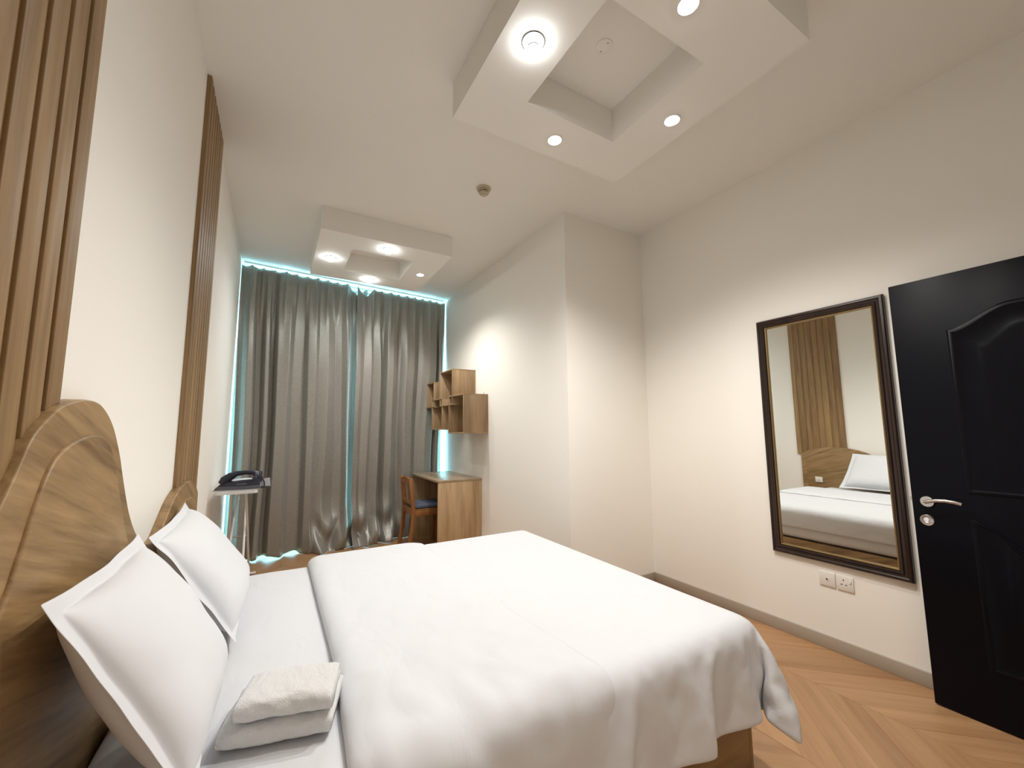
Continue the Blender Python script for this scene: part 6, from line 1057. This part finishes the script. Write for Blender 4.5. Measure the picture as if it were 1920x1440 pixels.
# ------------------------------------------------------------------ sockets
def plate(name, loc, label, w=.086, h=.086, face=-1):
    t = thing(name, label, 'socket', loc)
    b_ = bmesh.new(); bbox(b_, 0 if face > 0 else -.009, .009 if face > 0 else 0, -w/2, w/2, -h/2, h/2, .003, 2); autosmooth(bmobj('face_plate', b_, M_PLASTIC, t), 50)
    return t
t = plate('aerial_outlet', (XR, 1.311, .414), 'square white aerial outlet with one hole under the mirror')
b_ = bmesh.new(); lathe(b_, [(.0085, -.0095), (.0085, -.012), (.0055, -.012), (.0055, -.0098)], 20, axis='x'); bmobj('aerial_ring', b_, M_PLASTIC, t)
b_ = bmesh.new(); lathe(b_, [(.0055, -.0092), (.0055, -.0105)], 16, axis='x'); bmobj('aerial_hole', b_, M_DARKHOLE, t)
t = plate('power_socket', (XR, 1.219, .414), 'square white three-pin socket with switch under the mirror')
for y, z, w, h in ((.006, .018, .005, .009), (.017, -.008, .009, .0045), (-.006, -.008, .009, .0045)): box('pin_hole', -.0098, -.0088, y-w/2, y+w/2, z-h/2, z+h/2, M_DARKHOLE, t)
box('rocker_switch', -.013, -.009, -.034, -.024, .006, .026, M_PLASTIC, t, .0015)
t = plate('headboard_socket', (-.352, 2.83, .655), 'small white socket on the headboard beside the far pillow', .086, .07, 1)
for y, z, w, h in ((0, .014, .005, .008), (.011, -.008, .008, .0045), (-.011, -.008, .008, .0045)): box('pin_hole', .0088, .0098, y-w/2, y+w/2, z-h/2, z+h/2, M_DARKHOLE, t)

# ------------------------------------------------------------------ black door, opened against the right wall
DX, DY0, DY1, DZ0, DZ1 = 2.85, -.085, .832, .006, 2.094
door = bpy.data.objects.new('door_1', None); COL.objects.link(door); door.location = (DX, DY1, 0); sl(door, 'black panelled door standing open beside the mirror')
DW = DY1-DY0; DC = -DW/2
# pressed mouldings: outlines in (y,z) in door coordinates, y from the latch edge (0) towards the hinge (-DW)
def arch_outline(inset, z0, z1, rise, top=True, low=False):
    ya, yb = -(.198-0)+(-inset), -(DW-.198)+inset
    pts = []; n = 28
    def lobe(s):       # cathedral arch: flat shoulders, ogee rise to the middle
        s = abs(s*2-1); return sm(1.0, .18, s)
    if not low:
        pts += [(yb, z0+inset), (ya, z0+inset)]
        pts += [(ya+(yb-ya)*k/n, z1-inset+rise*lobe(k/n)) for k in range(n+1)]
    else:
        pts += [(yb, z0+inset), (ya, z0+inset)]
        pts += [(ya+(yb-ya)*k/n, z1-inset-rise*lobe(k/n)) for k in range(n+1)]
    return pts
box('door_leaf', 0, .040, -DW, 0, DZ0, DZ1, M_BLACK, door, .002)
def strip_ring(name, rings, mat):
    """rings: list of (outline, x); consecutive outlines bridged"""
    bm = bmesh.new(); vv = [[bm.verts.new((x, p[0], p[1])) for p in o_] for o_, x in rings]; n = len(vv[0])
    for a, c in zip(vv, vv[1:]):
        for k in range(n): bm.faces.new((a[k], a[(k+1) % n], c[(k+1) % n], c[k]))
    bm.faces.new(vv[-1]); bmesh.ops.recalc_face_normals(bm, faces=bm.faces[:])
    return autosmooth(bmobj(name, bm, mat, door), 25)
def panel(z0, z1, rise, low):
    A = lambda ins: arch_outline(ins, z0, z1, rise, low=low)
    strip_ring('door_panel', [(A(0), .0005), (A(.008), -.005), (A(.018), -.0065), (A(.028), -.002), (A(.060), -.0015), (A(.092), -.0015), (A(.100), -.004), (A(.116), -.0055)], M_BLACK)
panel(1.02, 1.815, .092, False)
panel(.235, .905, .125, True)
hd = bpy.data.objects.new('door_handle', None); COL.objects.link(hd); hd.parent = door; hd.location = (0, -.058, .968)
b_ = bmesh.new(); lathe(b_, [(.027, 0), (.027, -.006), (.025, -.009), (.011, -.009)], 32, axis='x'); autosmooth(bmobj('rose', b_, M_STEEL, hd), 40)
b_ = bmesh.new(); tube(b_, [(-.008, 0, 0), (-.03, 0, 0), (-.043, -.006, .003), (-.049, -.02, .008), (-.051, -.045, .0145), (-.051, -.075, .017), (-.049, -.105, .0145), (-.045, -.128, .008)], .0085, 14); autosmooth(bmobj('lever', b_, M_STEEL, hd), 50)
lk = bpy.data.objects.new('lock_cylinder', None); COL.objects.link(lk); lk.parent = door; lk.location = (0, -.050, .876)
b_ = bmesh.new(); lathe(b_, [(.027, 0), (.027, -.005), (.024, -.008), (.018, -.007), (.016, -.003), (0, -.003)], 32, axis='x'); autosmooth(bmobj('escutcheon', b_, M_STEEL, lk), 40)
b_ = bmesh.new(); lathe(b_, [(.0085, -.003), (.0085, -.011), (0, -.011)], 24, origin=(0, 0, .004), axis='x'); bbox(b_, -.0105, -.003, -.005, .005, -.014, .0); bmobj('barrel', b_, M_CHROME, lk)
b_ = bmesh.new(); bbox(b_, .012, .03, -.0005, .0035, .945, 1.0); bbox(b_, .013, .029, .0, .010, .965, .985, .002); bmobj('latch', b_, M_STEEL, door)

# ------------------------------------------------------------------ downlights
M_LENS_W = plain('lamp_lens_warm', (.9, .9, .9), .3, emit=WARM, estr=60)
M_LENS_C = plain('lamp_lens_cool', (.9, .9, .9), .3, emit=COOL, estr=60)
M_GASKET = plain('lamp_gasket', (.05, .05, .05), .5)
M_RING = plain('clear_lamp_ring', (.75, .75, .75), .25)
ZB = 3.013
def lamp_light(t, col, watt, cone, blend):
    l = bpy.data.lights.new('downlight_beam', 'SPOT'); l.energy = watt; l.color = col; l.spot_size = math.radians(cone); l.spot_blend = blend; l.shadow_soft_size = .035
    lo = bpy.data.objects.new('downlight_beam', l); COL.objects.link(lo); lo.parent = t; lo.location = (0, 0, -.03)
def warm_light(x, y, label, group):
    t = thing('spot_downlight', label, 'ceiling light', (x, y, ZB), 0, group)
    b_ = bmesh.new(); lathe(b_, [(.046, 0), (.046, -.003), (.040, -.006), (.033, -.004), (.030, -.0005)], 32); autosmooth(bmobj('trim_ring', b_, M_TRIM, t), 40)
    b_ = bmesh.new(); lathe(b_, [(.030, -.0008), (.028, -.006), (.018, -.011), (0, -.013)], 28); autosmooth(bmobj('lens', b_, M_LENS_W, t), 60)
    lamp_light(t, WARM, LAMP_W, 140, .75)
def cool_light(x, y, label, group):
    t = thing('round_downlight', label, 'ceiling light', (x, y, ZB), 0, group)
    b_ = bmesh.new(); lathe(b_, [(.046, 0), (.046, -.003), (.0425, -.0045), (.039, -.004), (.039, -.0005)], 36); autosmooth(bmobj('trim_ring', b_, M_RING, t), 40)
    b_ = bmesh.new(); lathe(b_, [(.0465, 0), (.0465, -.0052), (.049, -.0052), (.049, 0)], 40, cap=False); autosmooth(bmobj('gasket', b_, M_GASKET, t), 40)
    b_ = bmesh.new(); lathe(b_, [(.0262, -.0305), (.0262, -.0345), (.0295, -.0335), (.0295, -.029)], 36, cap=False); autosmooth(bmobj('inner_bezel', b_, M_GASKET, t), 40)
    b_ = bmesh.new(); lathe(b_, [(.0385, -.0008), (.0385, -.022), (.030, -.030), (0, -.033)], 32); autosmooth(bmobj('lens', b_, M_LENS_C, t), 60)
    lamp_light(t, COOL, LAMP_W*.72, 165, 1.0)
g1, g2 = 'downlights in the large ceiling frame', 'downlights in the small ceiling frame'
cool_light(.892, 1.331, 'white glowing round downlight on the left side of the large ceiling frame', g1)
warm_light(1.33, 1.776, 'warm spot downlight on the window-facing side of the large ceiling frame', g1)
warm_light(1.797, 1.335, 'warm spot downlight on the right side of the large ceiling frame', g1)
warm_light(1.34, .893, 'warm spot downlight at the top edge of the photo', g1)
cool_light(.397, 4.171, 'white downlight on the left side of the small ceiling frame', g2)
cool_light(.840, 3.720, 'white downlight on the near side of the small ceiling frame', g2)
cool_light(.837, 4.589, 'white downlight of the small ceiling frame closest to the curtain', g2)
warm_light(1.289, 4.175, 'warm spot downlight on the right side of the small ceiling frame', g2)

# smoke detector and cover plate
t = thing('smoke_detector', 'round cream smoke detector on the ceiling between both frames', 'smoke detector', (1.325, 2.70, ZC))
b_ = bmesh.new(); lathe(b_, [(.055, 0), (.055, -.010), (.052, -.016), (.046, -.018), (.0, -.018)], 40); autosmooth(bmobj('base', b_, M_CREAM, t), 40)
b_ = bmesh.new(); lathe(b_, [(.036, -.018), (.036, -.044), (0, -.044)], 40); autosmooth(bmobj('dark_chamber', b_, M_DARKHOLE, t), 40)
b_ = bmesh.new(); lathe(b_, [(.0365, -.022), (.044, -.022), (.0435, -.029), (.0365, -.029)], 40, cap=False); autosmooth(bmobj('vent_ring', b_, M_CREAM, t), 40)
b_ = bmesh.new(); lathe(b_, [(.038, -.036), (.038, -.041), (.032, -.048), (.022, -.052), (.020, -.060), (0, -.061)], 40); autosmooth(bmobj('cap', b_, M_CREAM, t), 40)
for k in range(5):
    a = 2*math.pi*k/5+.5
    b_ = bmesh.new(); bbox(b_, -.003, .003, -.0385, -.0355, -.046, -.018); bmesh.ops.rotate(b_, verts=b_.verts[:], cent=(0, 0, 0), matrix=Matrix.Rotation(a, 3, 'Z')); bmobj('rib', b_, M_CREAM, t)
t = thing('ceiling_cover_plate', 'small round blank cover plate in the ceiling recess', 'cover plate', (1.315, 1.336, ZC))
b_ = bmesh.new(); lathe(b_, [(.042, 0), (.042, -.004), (.039, -.006), (0, -.006)], 32); autosmooth(bmobj('disc', b_, M_CEIL, t), 40)
for s in (-1, 1):
    b_ = bmesh.new(); lathe(b_, [(.004, -.0055), (.004, -.007), (0, -.007)], 12, origin=(.0, s*.026, 0)); bmobj('screw', b_, M_GREYM, t)
# ------------------------------------------------------------------ curtains
def curtain_mat():
    m, nt, b = newmat('grey_satin_curtain'); N = nt.nodes.new; L = nt.links.new
    tc = N('ShaderNodeTexCoord'); mp = N('ShaderNodeMapping'); mp.inputs['Scale'].default_value = (1, 1, 2.2)
    L(tc.outputs['Object'], mp.inputs['Vector'])
    n1 = N('ShaderNodeTexNoise'); n1.inputs['Scale'].default_value = 60; n1.inputs['Detail'].default_value = 5; n1.inputs['Roughness'].default_value = .7
    n2 = N('ShaderNodeTexNoise'); n2.inputs['Scale'].default_value = 3; n2.inputs['Detail'].default_value = 2
    L(mp.outputs[0], n1.inputs['Vector']); L(tc.outputs['Object'], n2.inputs['Vector'])
    cr = N('ShaderNodeValToRGB'); e = cr.color_ramp.elements; e[0].position = .42; e[0].color = (.265, .248, .215, 1); e[1].position = .60; e[1].color = (.325, .308, .272, 1)
    L(n1.outputs['Fac'], cr.inputs[0]); L(cr.outputs[0], b.inputs['Base Color'])
    r = N('ShaderNodeMapRange'); r.inputs['From Min'].default_value = .4; r.inputs['From Max'].default_value = .6; r.inputs['To Min'].default_value = .50; r.inputs['To Max'].default_value = .36
    L(n1.outputs['Fac'], r.inputs['Value']); L(r.outputs[0], b.inputs['Roughness'])
    b.inputs['Sheen Weight'].default_value = .2; b.inputs['Specular IOR Level'].default_value = .7; b.inputs['Metallic'].default_value = .35
    bp = N('ShaderNodeBump'); bp.inputs['Strength'].default_value = .12; bp.inputs['Distance'].default_value = .002
    L(n1.outputs['Fac'], bp.inputs['Height']); L(bp.outputs[0], b.inputs['Normal'])
    return m
M_CURT = curtain_mat()
CA, CB = Vector((-.372, 5.235)), Vector((2.058, 5.495))
cdir = (CB-CA).normalized(); cn = Vector((cdir.y, -cdir.x))     # cn points into the room
CL = (CB-CA).length
def make_curtain(name, s_top, s_bot, zig, ztop, zbot, seed, puddle, label, sag=None):
    """zig: (position along the rail, depth) ridge and valley points of the hanging folds"""
    nu, nv = 340, 120; co = np.zeros((nv+1, nu+1, 3)); org = CA+cdir*s_top[0]
    za, zb_ = zig[0][0], zig[-1][0]
    fine = np.linspace(za, zb_, 800); prof_ = np.interp(fine, [p[0] for p in zig], [p[1] for p in zig])
    ker = np.hanning(11); ker /= ker.sum(); pad = np.concatenate([np.full(5, prof_[0]), prof_, np.full(5, prof_[-1])]); prof_ = np.convolve(pad, ker, 'valid')
    for j in range(nv+1):
        v = j/nv
        for i in range(nu+1):
            u = i/nu; k = sm(.08, .75, v)
            sa = s_top[0]+(s_bot[0]-s_top[0])*k; sb = s_top[1]+(s_bot[1]-s_top[1])*k
            s = sa+(sb-sa)*u
            q = za+(zb_-za)*u+.05*noise.noise(Vector((u*5+seed, v*1.6, 1.)))*sm(0, .2, u)*sm(1, .8, u)
            d = float(np.interp(q, fine, prof_))*(.30+.70*sm(.02, .35, v))*1.55
            ph = (s-.02)/.112; pl = abs((ph % 1)-.5)*2              # pinch pleats of the heading
            d += .036*(1-sm(.0, .22, v))*(1-pl)**2.8
            d += .010*noise.noise(Vector((u*12+seed, v*4, 2.)))*sm(.05, .3, v)
            z = ztop(u)+(zbot(u)-ztop(u))*v-.014*(1-sm(0, .03, v))*pl
            pu = puddle(u)                                            # fabric piled on the floor
            if pu > 0:
                t = sm(.80, 1.0, v)
                d += pu*.12*t*(1+.6*noise.noise(Vector((u*9, v*11, seed))))
                d += pu*.050*math.sin(v*46+7*noise.noise(Vector((u*5, 1., seed))))*sm(.84, .96, v)
                z += pu*.028*math.sin(u*23+v*9)*sm(.84, .95, v)*(1-sm(.95, 1., v))
                z = max(z, .001)
            if sag:
                su, sw, sd = sag; x = (u-su)/sw
                if abs(x) < 1:
                    c_ = .5+.5*math.cos(math.pi*x); z -= sd*c_*(1-sm(0, .10, v)); d -= .015*c_*(1-sm(0, .12, v))
            p = CA+cdir*s+cn*(d+.004)
            co[j, i] = (p.x, p.y, z)
    base = np.array((org.x, org.y, 0)); o = gridmesh(name, co-base, M_CURT); o.location = base
    m_ = o.modifiers.new('thick', 'SOLIDIFY'); m_.thickness = .0015
    return tag(o, label, 'curtain', 'grey curtains over the window')
zl = [(.0, .03), (.030, .02), (.09, .075), (.138, .07), (.160, .0), (.213, .005), (.24, .07), (.278, .065), (.30, .0), (.345, -.005), (.375, .075), (.50, .085), (.545, .02), (.652, .01), (.69, .06), (.766, .07), (.80, .035), (.895, .05), (.96, .03), (.991, .02), (1.065, .04), (1.115, .085), (1.138, .07), (1.165, .02), (1.243, -.004), (1.345, -.006)]
zr = [(1.205, .075), (1.26, .07), (1.30, .055), (1.387, .065), (1.42, .04), (1.505, .078), (1.522, .065), (1.544, .0), (1.58, .015), (1.62, .06), (1.70, .065), (1.749, .05), (1.79, .005), (1.822, .01), (1.88, .055), (1.96, .06), (2.03, .03), (2.09, .05), (2.19, .07), (2.29, .06), (2.303, .05), (2.328, -.01), (2.36, .04), (2.40, .05), (2.44, .02)]
make_curtain('curtain', (-.020, 1.345), (.014, 1.345), zl, lambda u: 3.165, lambda u: .035-.012*sm(.05, .15, u)+.014*math.sin(u*30)-.045*sm(.46, .54, u), 1.7, lambda u: sm(.50, .66, u), 'grey satin curtain on the left half of the window', (.91, .10, .09))
make_curtain('curtain', (1.205, CL), (1.205, CL-.075), zr, lambda u: 3.165, lambda u: -.01, 6.3, lambda u: .8*(1-sm(.30, .62, u))+.2, 'grey satin curtain on the right half of the window behind the desk', (.09, .09, .10))
# ceiling track
tr_ = thing('curtain_track', 'white ceiling-mounted curtain track', 'curtain track', (CA.x, CA.y, ZC), ang := math.atan2(cdir.y, cdir.x))
b_ = bmesh.new(); bbox(b_, .0, CL, -.012, .012, -.018, -.0005, .003); bmobj('track', b_, M_TRIM, tr_)
for k in range(22):
    b_ = bmesh.new(); x = .03+k*(CL-.06)/21; tube(b_, [(x, 0, -.016), (x, -.004, -.03), (x, -.008, -.046), (x, .0, -.054), (x, .003, -.046)], .0016, 6); bmobj('hook', b_, M_TRIM, tr_)

# ------------------------------------------------------------------ interlocking box shelf on the alcove wall
T = .014; FX = 1.775
shf = thing('box_shelf', 'oak wall shelf of four interlocking open boxes above the desk', 'shelf', (XJ, 4.11, 1.30))
def sbox(y0, y1, z0, z1):
    y0 -= 4.11; y1 -= 4.11; z0 -= 1.30; z1 -= 1.30; xf, xb = FX-XJ, -.0005
    box('top_board', xf, xb, y0, y1, z1-T, z1, M_SHELFY, shf, .001); box('bottom_board', xf, xb, y0, y1, z0, z0+T, M_SHELFY, shf, .001)
    box('side_board', xf, xb, y0, y0+T, z0+T, z1-T, M_SHELF, shf, .001); box('side_board', xf, xb, y1-T, y1, z0+T, z1-T, M_SHELF, shf, .001)
sbox(4.11, 4.548, 1.303, 1.742)
sbox(4.443, 4.852, 1.633, 2.060)
sbox(4.765, 5.145, 1.347, 1.737)
sbox(5.072, 5.352, 1.633, 1.967)
b_ = bmesh.new(); tube(b_, [(-.05, .003, .442), (-.05, .003, .462)], .003, 8); bmobj('fixing_screw', b_, M_GREYM, shf)

# ------------------------------------------------------------------ desk
dk = thing('desk', 'oak desk with solid side panels against the alcove wall', 'desk', (1.56, 4.27, 0))
DD, DL, DH = XJ-1.562, .985, .801
box('desktop', -.004, DD, -.004, DL+.004, DH-.024, DH, M_DESKTOP, dk, .002)
box('side_panel', 0, DD-.002, 0, .02, 0, DH-.024, M_DESKSIDE, dk, .0015)
box('side_panel', 0, DD-.002, DL-.02, DL, 0, DH-.024, M_DESKSIDE, dk, .0015)
box('back_panel', DD-.03, DD-.014, .02, DL-.02, .25, DH-.024, M_SHELFY, dk)

# ------------------------------------------------------------------ chair
ch = thing('wooden_chair', 'orange-brown wooden chair with blue-grey seat pad tucked under the desk', 'chair', (1.60, 4.86, 0))
def bar(name, pts, w, h, mat, parent, seg=4):
    """rectangular bar swept through points; w across y, h across the other direction"""
    b2 = bmesh.new(); tube(b2, pts, w*.7071, 4, h*.7071)
    return bmobj(name, b2, mat, parent)
def post(name, pts, wx, wy, parent, mat):
    bm = bmesh.new(); rings = []
    for (x, y, z) in pts: rings.append([bm.verts.new((x+sx*wx/2, y+sy*wy/2, z)) for sx, sy in ((-1, -1), (1, -1), (1, 1), (-1, 1))])
    for a, c in zip(rings, rings[1:]):
        for k in range(4): bm.faces.new((a[k], a[(k+1) % 4], c[(k+1) % 4], c[k]))
    bm.faces.new(rings[0][::-1]); bm.faces.new(rings[-1]); bmesh.ops.recalc_face_normals(bm, faces=bm.faces[:])
    bmesh.ops.bevel(bm, geom=[e for e in bm.edges], offset=.003, segments=2, profile=.5, affect='EDGES')
    return autosmooth(bmobj(name, bm, mat, parent), 40)
for s in (-1, 1):
    post('back_leg', [(-.235, s*.19, 0), (-.195, s*.19, .25), (-.185, s*.19, .44), (-.195, s*.19, .56), (-.222, s*.185, .80)], .042, .030, ch, M_CHAIR)
    post('front_leg', [(.185, s*.185, 0), (.185, s*.185, .43)], .036, .034, ch, M_CHAIR)
    box('side_rail', -.185, .185, s*.19-.011, s*.19+.011, .375, .435, M_CHAIR, ch, .002)
box('front_rail', .165, .187, -.185, .185, .375, .435, M_CHAIR, ch, .002)
box('rear_rail', -.198, -.176, -.185, .185, .375, .435, M_CHAIR, ch, .002)
# arched crest rail and back slats
b_ = bmesh.new(); pts = [(-.185, .715)]+[(-.185+.37*k/12, .775+.03*math.sin(math.pi*k/12)) for k in range(13)]+[(.185, .715)]+[(.185-.37*k/12, .715+.02*math.sin(math.pi*k/12)) for k in range(1, 12)]
prism(b_, pts, -.232, -.208); autosmooth(bmobj('crest_rail', b_, M_CHAIR, ch), 40)
box('lower_back_rail', -.206, -.186, -.18, .18, .50, .545, M_CHAIR, ch, .002)
for y in (-.06, .06): post('back_splat', [(-.197, y, .54), (-.219, y, .725)], .012, .035, ch, M_CHAIR)
b_ = bmesh.new(); bbox(b_, -.20, .20, -.20, .20, .435, .450, .004); bmobj('seat', b_, M_CHAIR, ch)
pd = rounded_slab('seat_pad', -.17, .20, -.19, .19, .450, .500, .022, 8, M_CUSHION, None); pd.parent = ch; pd.location = Vector((.015, 0, .475))

# ------------------------------------------------------------------ ironing board by the left wall
ib = thing('ironing_board', 'narrow white ironing board standing end-on beside the left wall', 'ironing board', (-.215, 3.80, 0))
n = 24; bw = .135
out = [(-bw, 0), (bw, -.0), ]
pts = [(-bw+.02, 0), (bw-.02, 0), (bw, .02)]+[(bw*math.cos(a), .70+.38*math.sin(a)) for a in [k*math.pi/n for k in range(n+1)]]+[(-bw, .02)]
b_ = bmesh.new(); prism(b_, pts, .866, .882, 'z'); bmobj('board', b_, M_WMETAL, ib)
b_ = bmesh.new(); prism(b_, [(x*.985, y*.99+.004) for x, y in pts], .882, .887, 'z'); bmobj('cover', b_, plain('board_cover', (.62, .62, .64), .8, bump=.2, bscale=200), ib)
for s in (-1, 1):
    b_ = bmesh.new(); tube(b_, [(s*.05, .22, .86), (s*.085, .92, .02), (s*.085, .93, .012)], .009, 8); bmobj('leg', b_, M_WMETAL, ib)
    b_ = bmesh.new(); tube(b_, [(s*.03, .80, .86), (s*.065, .10, .02), (s*.065, .09, .012)], .009, 8); bmobj('leg', b_, M_WMETAL, ib)
for y, w in ((.925, .14), (.092, .13)):
    b_ = bmesh.new(); tube(b_, [(-w, y, .012), (w, y, .012)], .011, 10); bmobj('foot_bar', b_, M_WMETAL, ib)
b_ = bmesh.new(); tube(b_, [(-.06, .50, .45), (.06, .50, .45)], .007, 8); bmobj('pivot_bar', b_, M_GREYM, ib)

# ------------------------------------------------------------------ steam iron
ir = thing('steam_iron', 'dark navy steam iron with wound cord on the ironing board', 'iron', (-.205, 3.885, .8875), math.radians(4)); ir.scale = (1.12, 1.12, 1.12)
# local x: tip at -x, heel at +x
def iron_outline(s, n=20):
    pts = []
    for k in range(n+1):
        t = k/n; x = -.15+.27*t; w = .058*s*(math.sin(min(1, t*1.25)*math.pi/2)**.75); pts.append((x, w))
    return pts
def iron_loft(name, layers, mat):
    bm = bmesh.new(); rings = []
    for z, s, x0, x1 in layers:
        o_ = iron_outline(s); ring = [(x0+(x-(-.15))/.27*(x1-x0), w) for x, w in o_]+[(x0+(x-(-.15))/.27*(x1-x0), -w) for x, w in o_[::-1][:-1]]
        rings.append([bm.verts.new((x, y, z(x) if callable(z) else z)) for x, y in ring])
    m_ = len(rings[0])
    for a, c in zip(rings, rings[1:]):
        for k in range(m_): bm.faces.new((a[k], a[(k+1) % m_], c[(k+1) % m_], c[k]))
    bm.faces.new(rings[0][::-1]); bm.faces.new(rings[-1]); bmesh.ops.recalc_face_normals(bm, faces=bm.faces[:])
    return autosmooth(bmobj(name, bm, mat, ir), 40)
iron_loft('soleplate', [(.0, .97, -.15, .12), (.005, 1, -.152, .121), (.007, .98, -.15, .12)], M_STEEL)
iron_loft('skirt', [(.007, .97, -.147, .12), (.022, .93, -.138, .12), (.030, .86, -.128, .119)], M_IRONGREY)
iron_loft('body', [(.030, .85, -.127, .119), (lambda x: .046+.012*(x+.12)/.2, .74, -.112, .117), (lambda x: .060+.008*(x+.1)/.2, .55, -.098, .114), (lambda x: .070-.02*(x+.1)/.2, .36, -.086, .10)], M_NAVY)
b_ = bmesh.new(); tube(b_, [(-.105, 0, .045), (-.085, 0, .070), (-.055, 0, .098), (-.02, 0, .113), (.03, 0, .118), (.075, 0, .115), (.098, 0, .105), (.104, 0, .08), (.10, 0, .055)], [.014, .020, .021, .019, .0165, .017, .022, .026, .028], 14, [.024, .034, .026, .018, .015, .016, .024, .032, .034]); autosmooth(bmobj('handle', b_, M_NAVY, ir), 60)
b_ = bmesh.new()
coil = []
for k in range(90):
    a = k/90*2*math.pi*4.0; coil.append((.088+.004*math.sin(a*.5)+.006*(k/90), .036*math.cos(a), .064+.050*math.sin(a)))
tube(b_, coil, .0062, 8); autosmooth(bmobj('power_cord', b_, M_NAVY, ir), 60)
b_ = bmesh.new(); tube(b_, [(.095, 0, .115), (.112, .004, .122), (.128, .01, .116), (.130, .012, .10), (.120, .01, .092), (.135, .01, .07), (.148, .012, .04), (.150, .014, .012)], .004, 8); autosmooth(bmobj('cord_tail', b_, M_NAVY, ir), 60)
box('tank_label', -.02, .04, -.0465, -.045, .036, .05, M_IRONGREY, ir)
lbx = thing('paper_tag', 'pale tag standing behind the heel of the iron', 'tag', (-.035, 3.93, .8875))
b_ = bmesh.new(); bbox(b_, -.035, .04, -.001, .001, .012, .075); bmesh.ops.rotate(b_, verts=b_.verts[:], cent=(0, 0, 0), matrix=Matrix.Rotation(-.12, 3, 'Y')); bmobj('card', b_, M_PAPER, lbx)
box('card_foot', -.03, .045, -.012, .012, 0, .014, M_IRONGREY, lbx, .003)
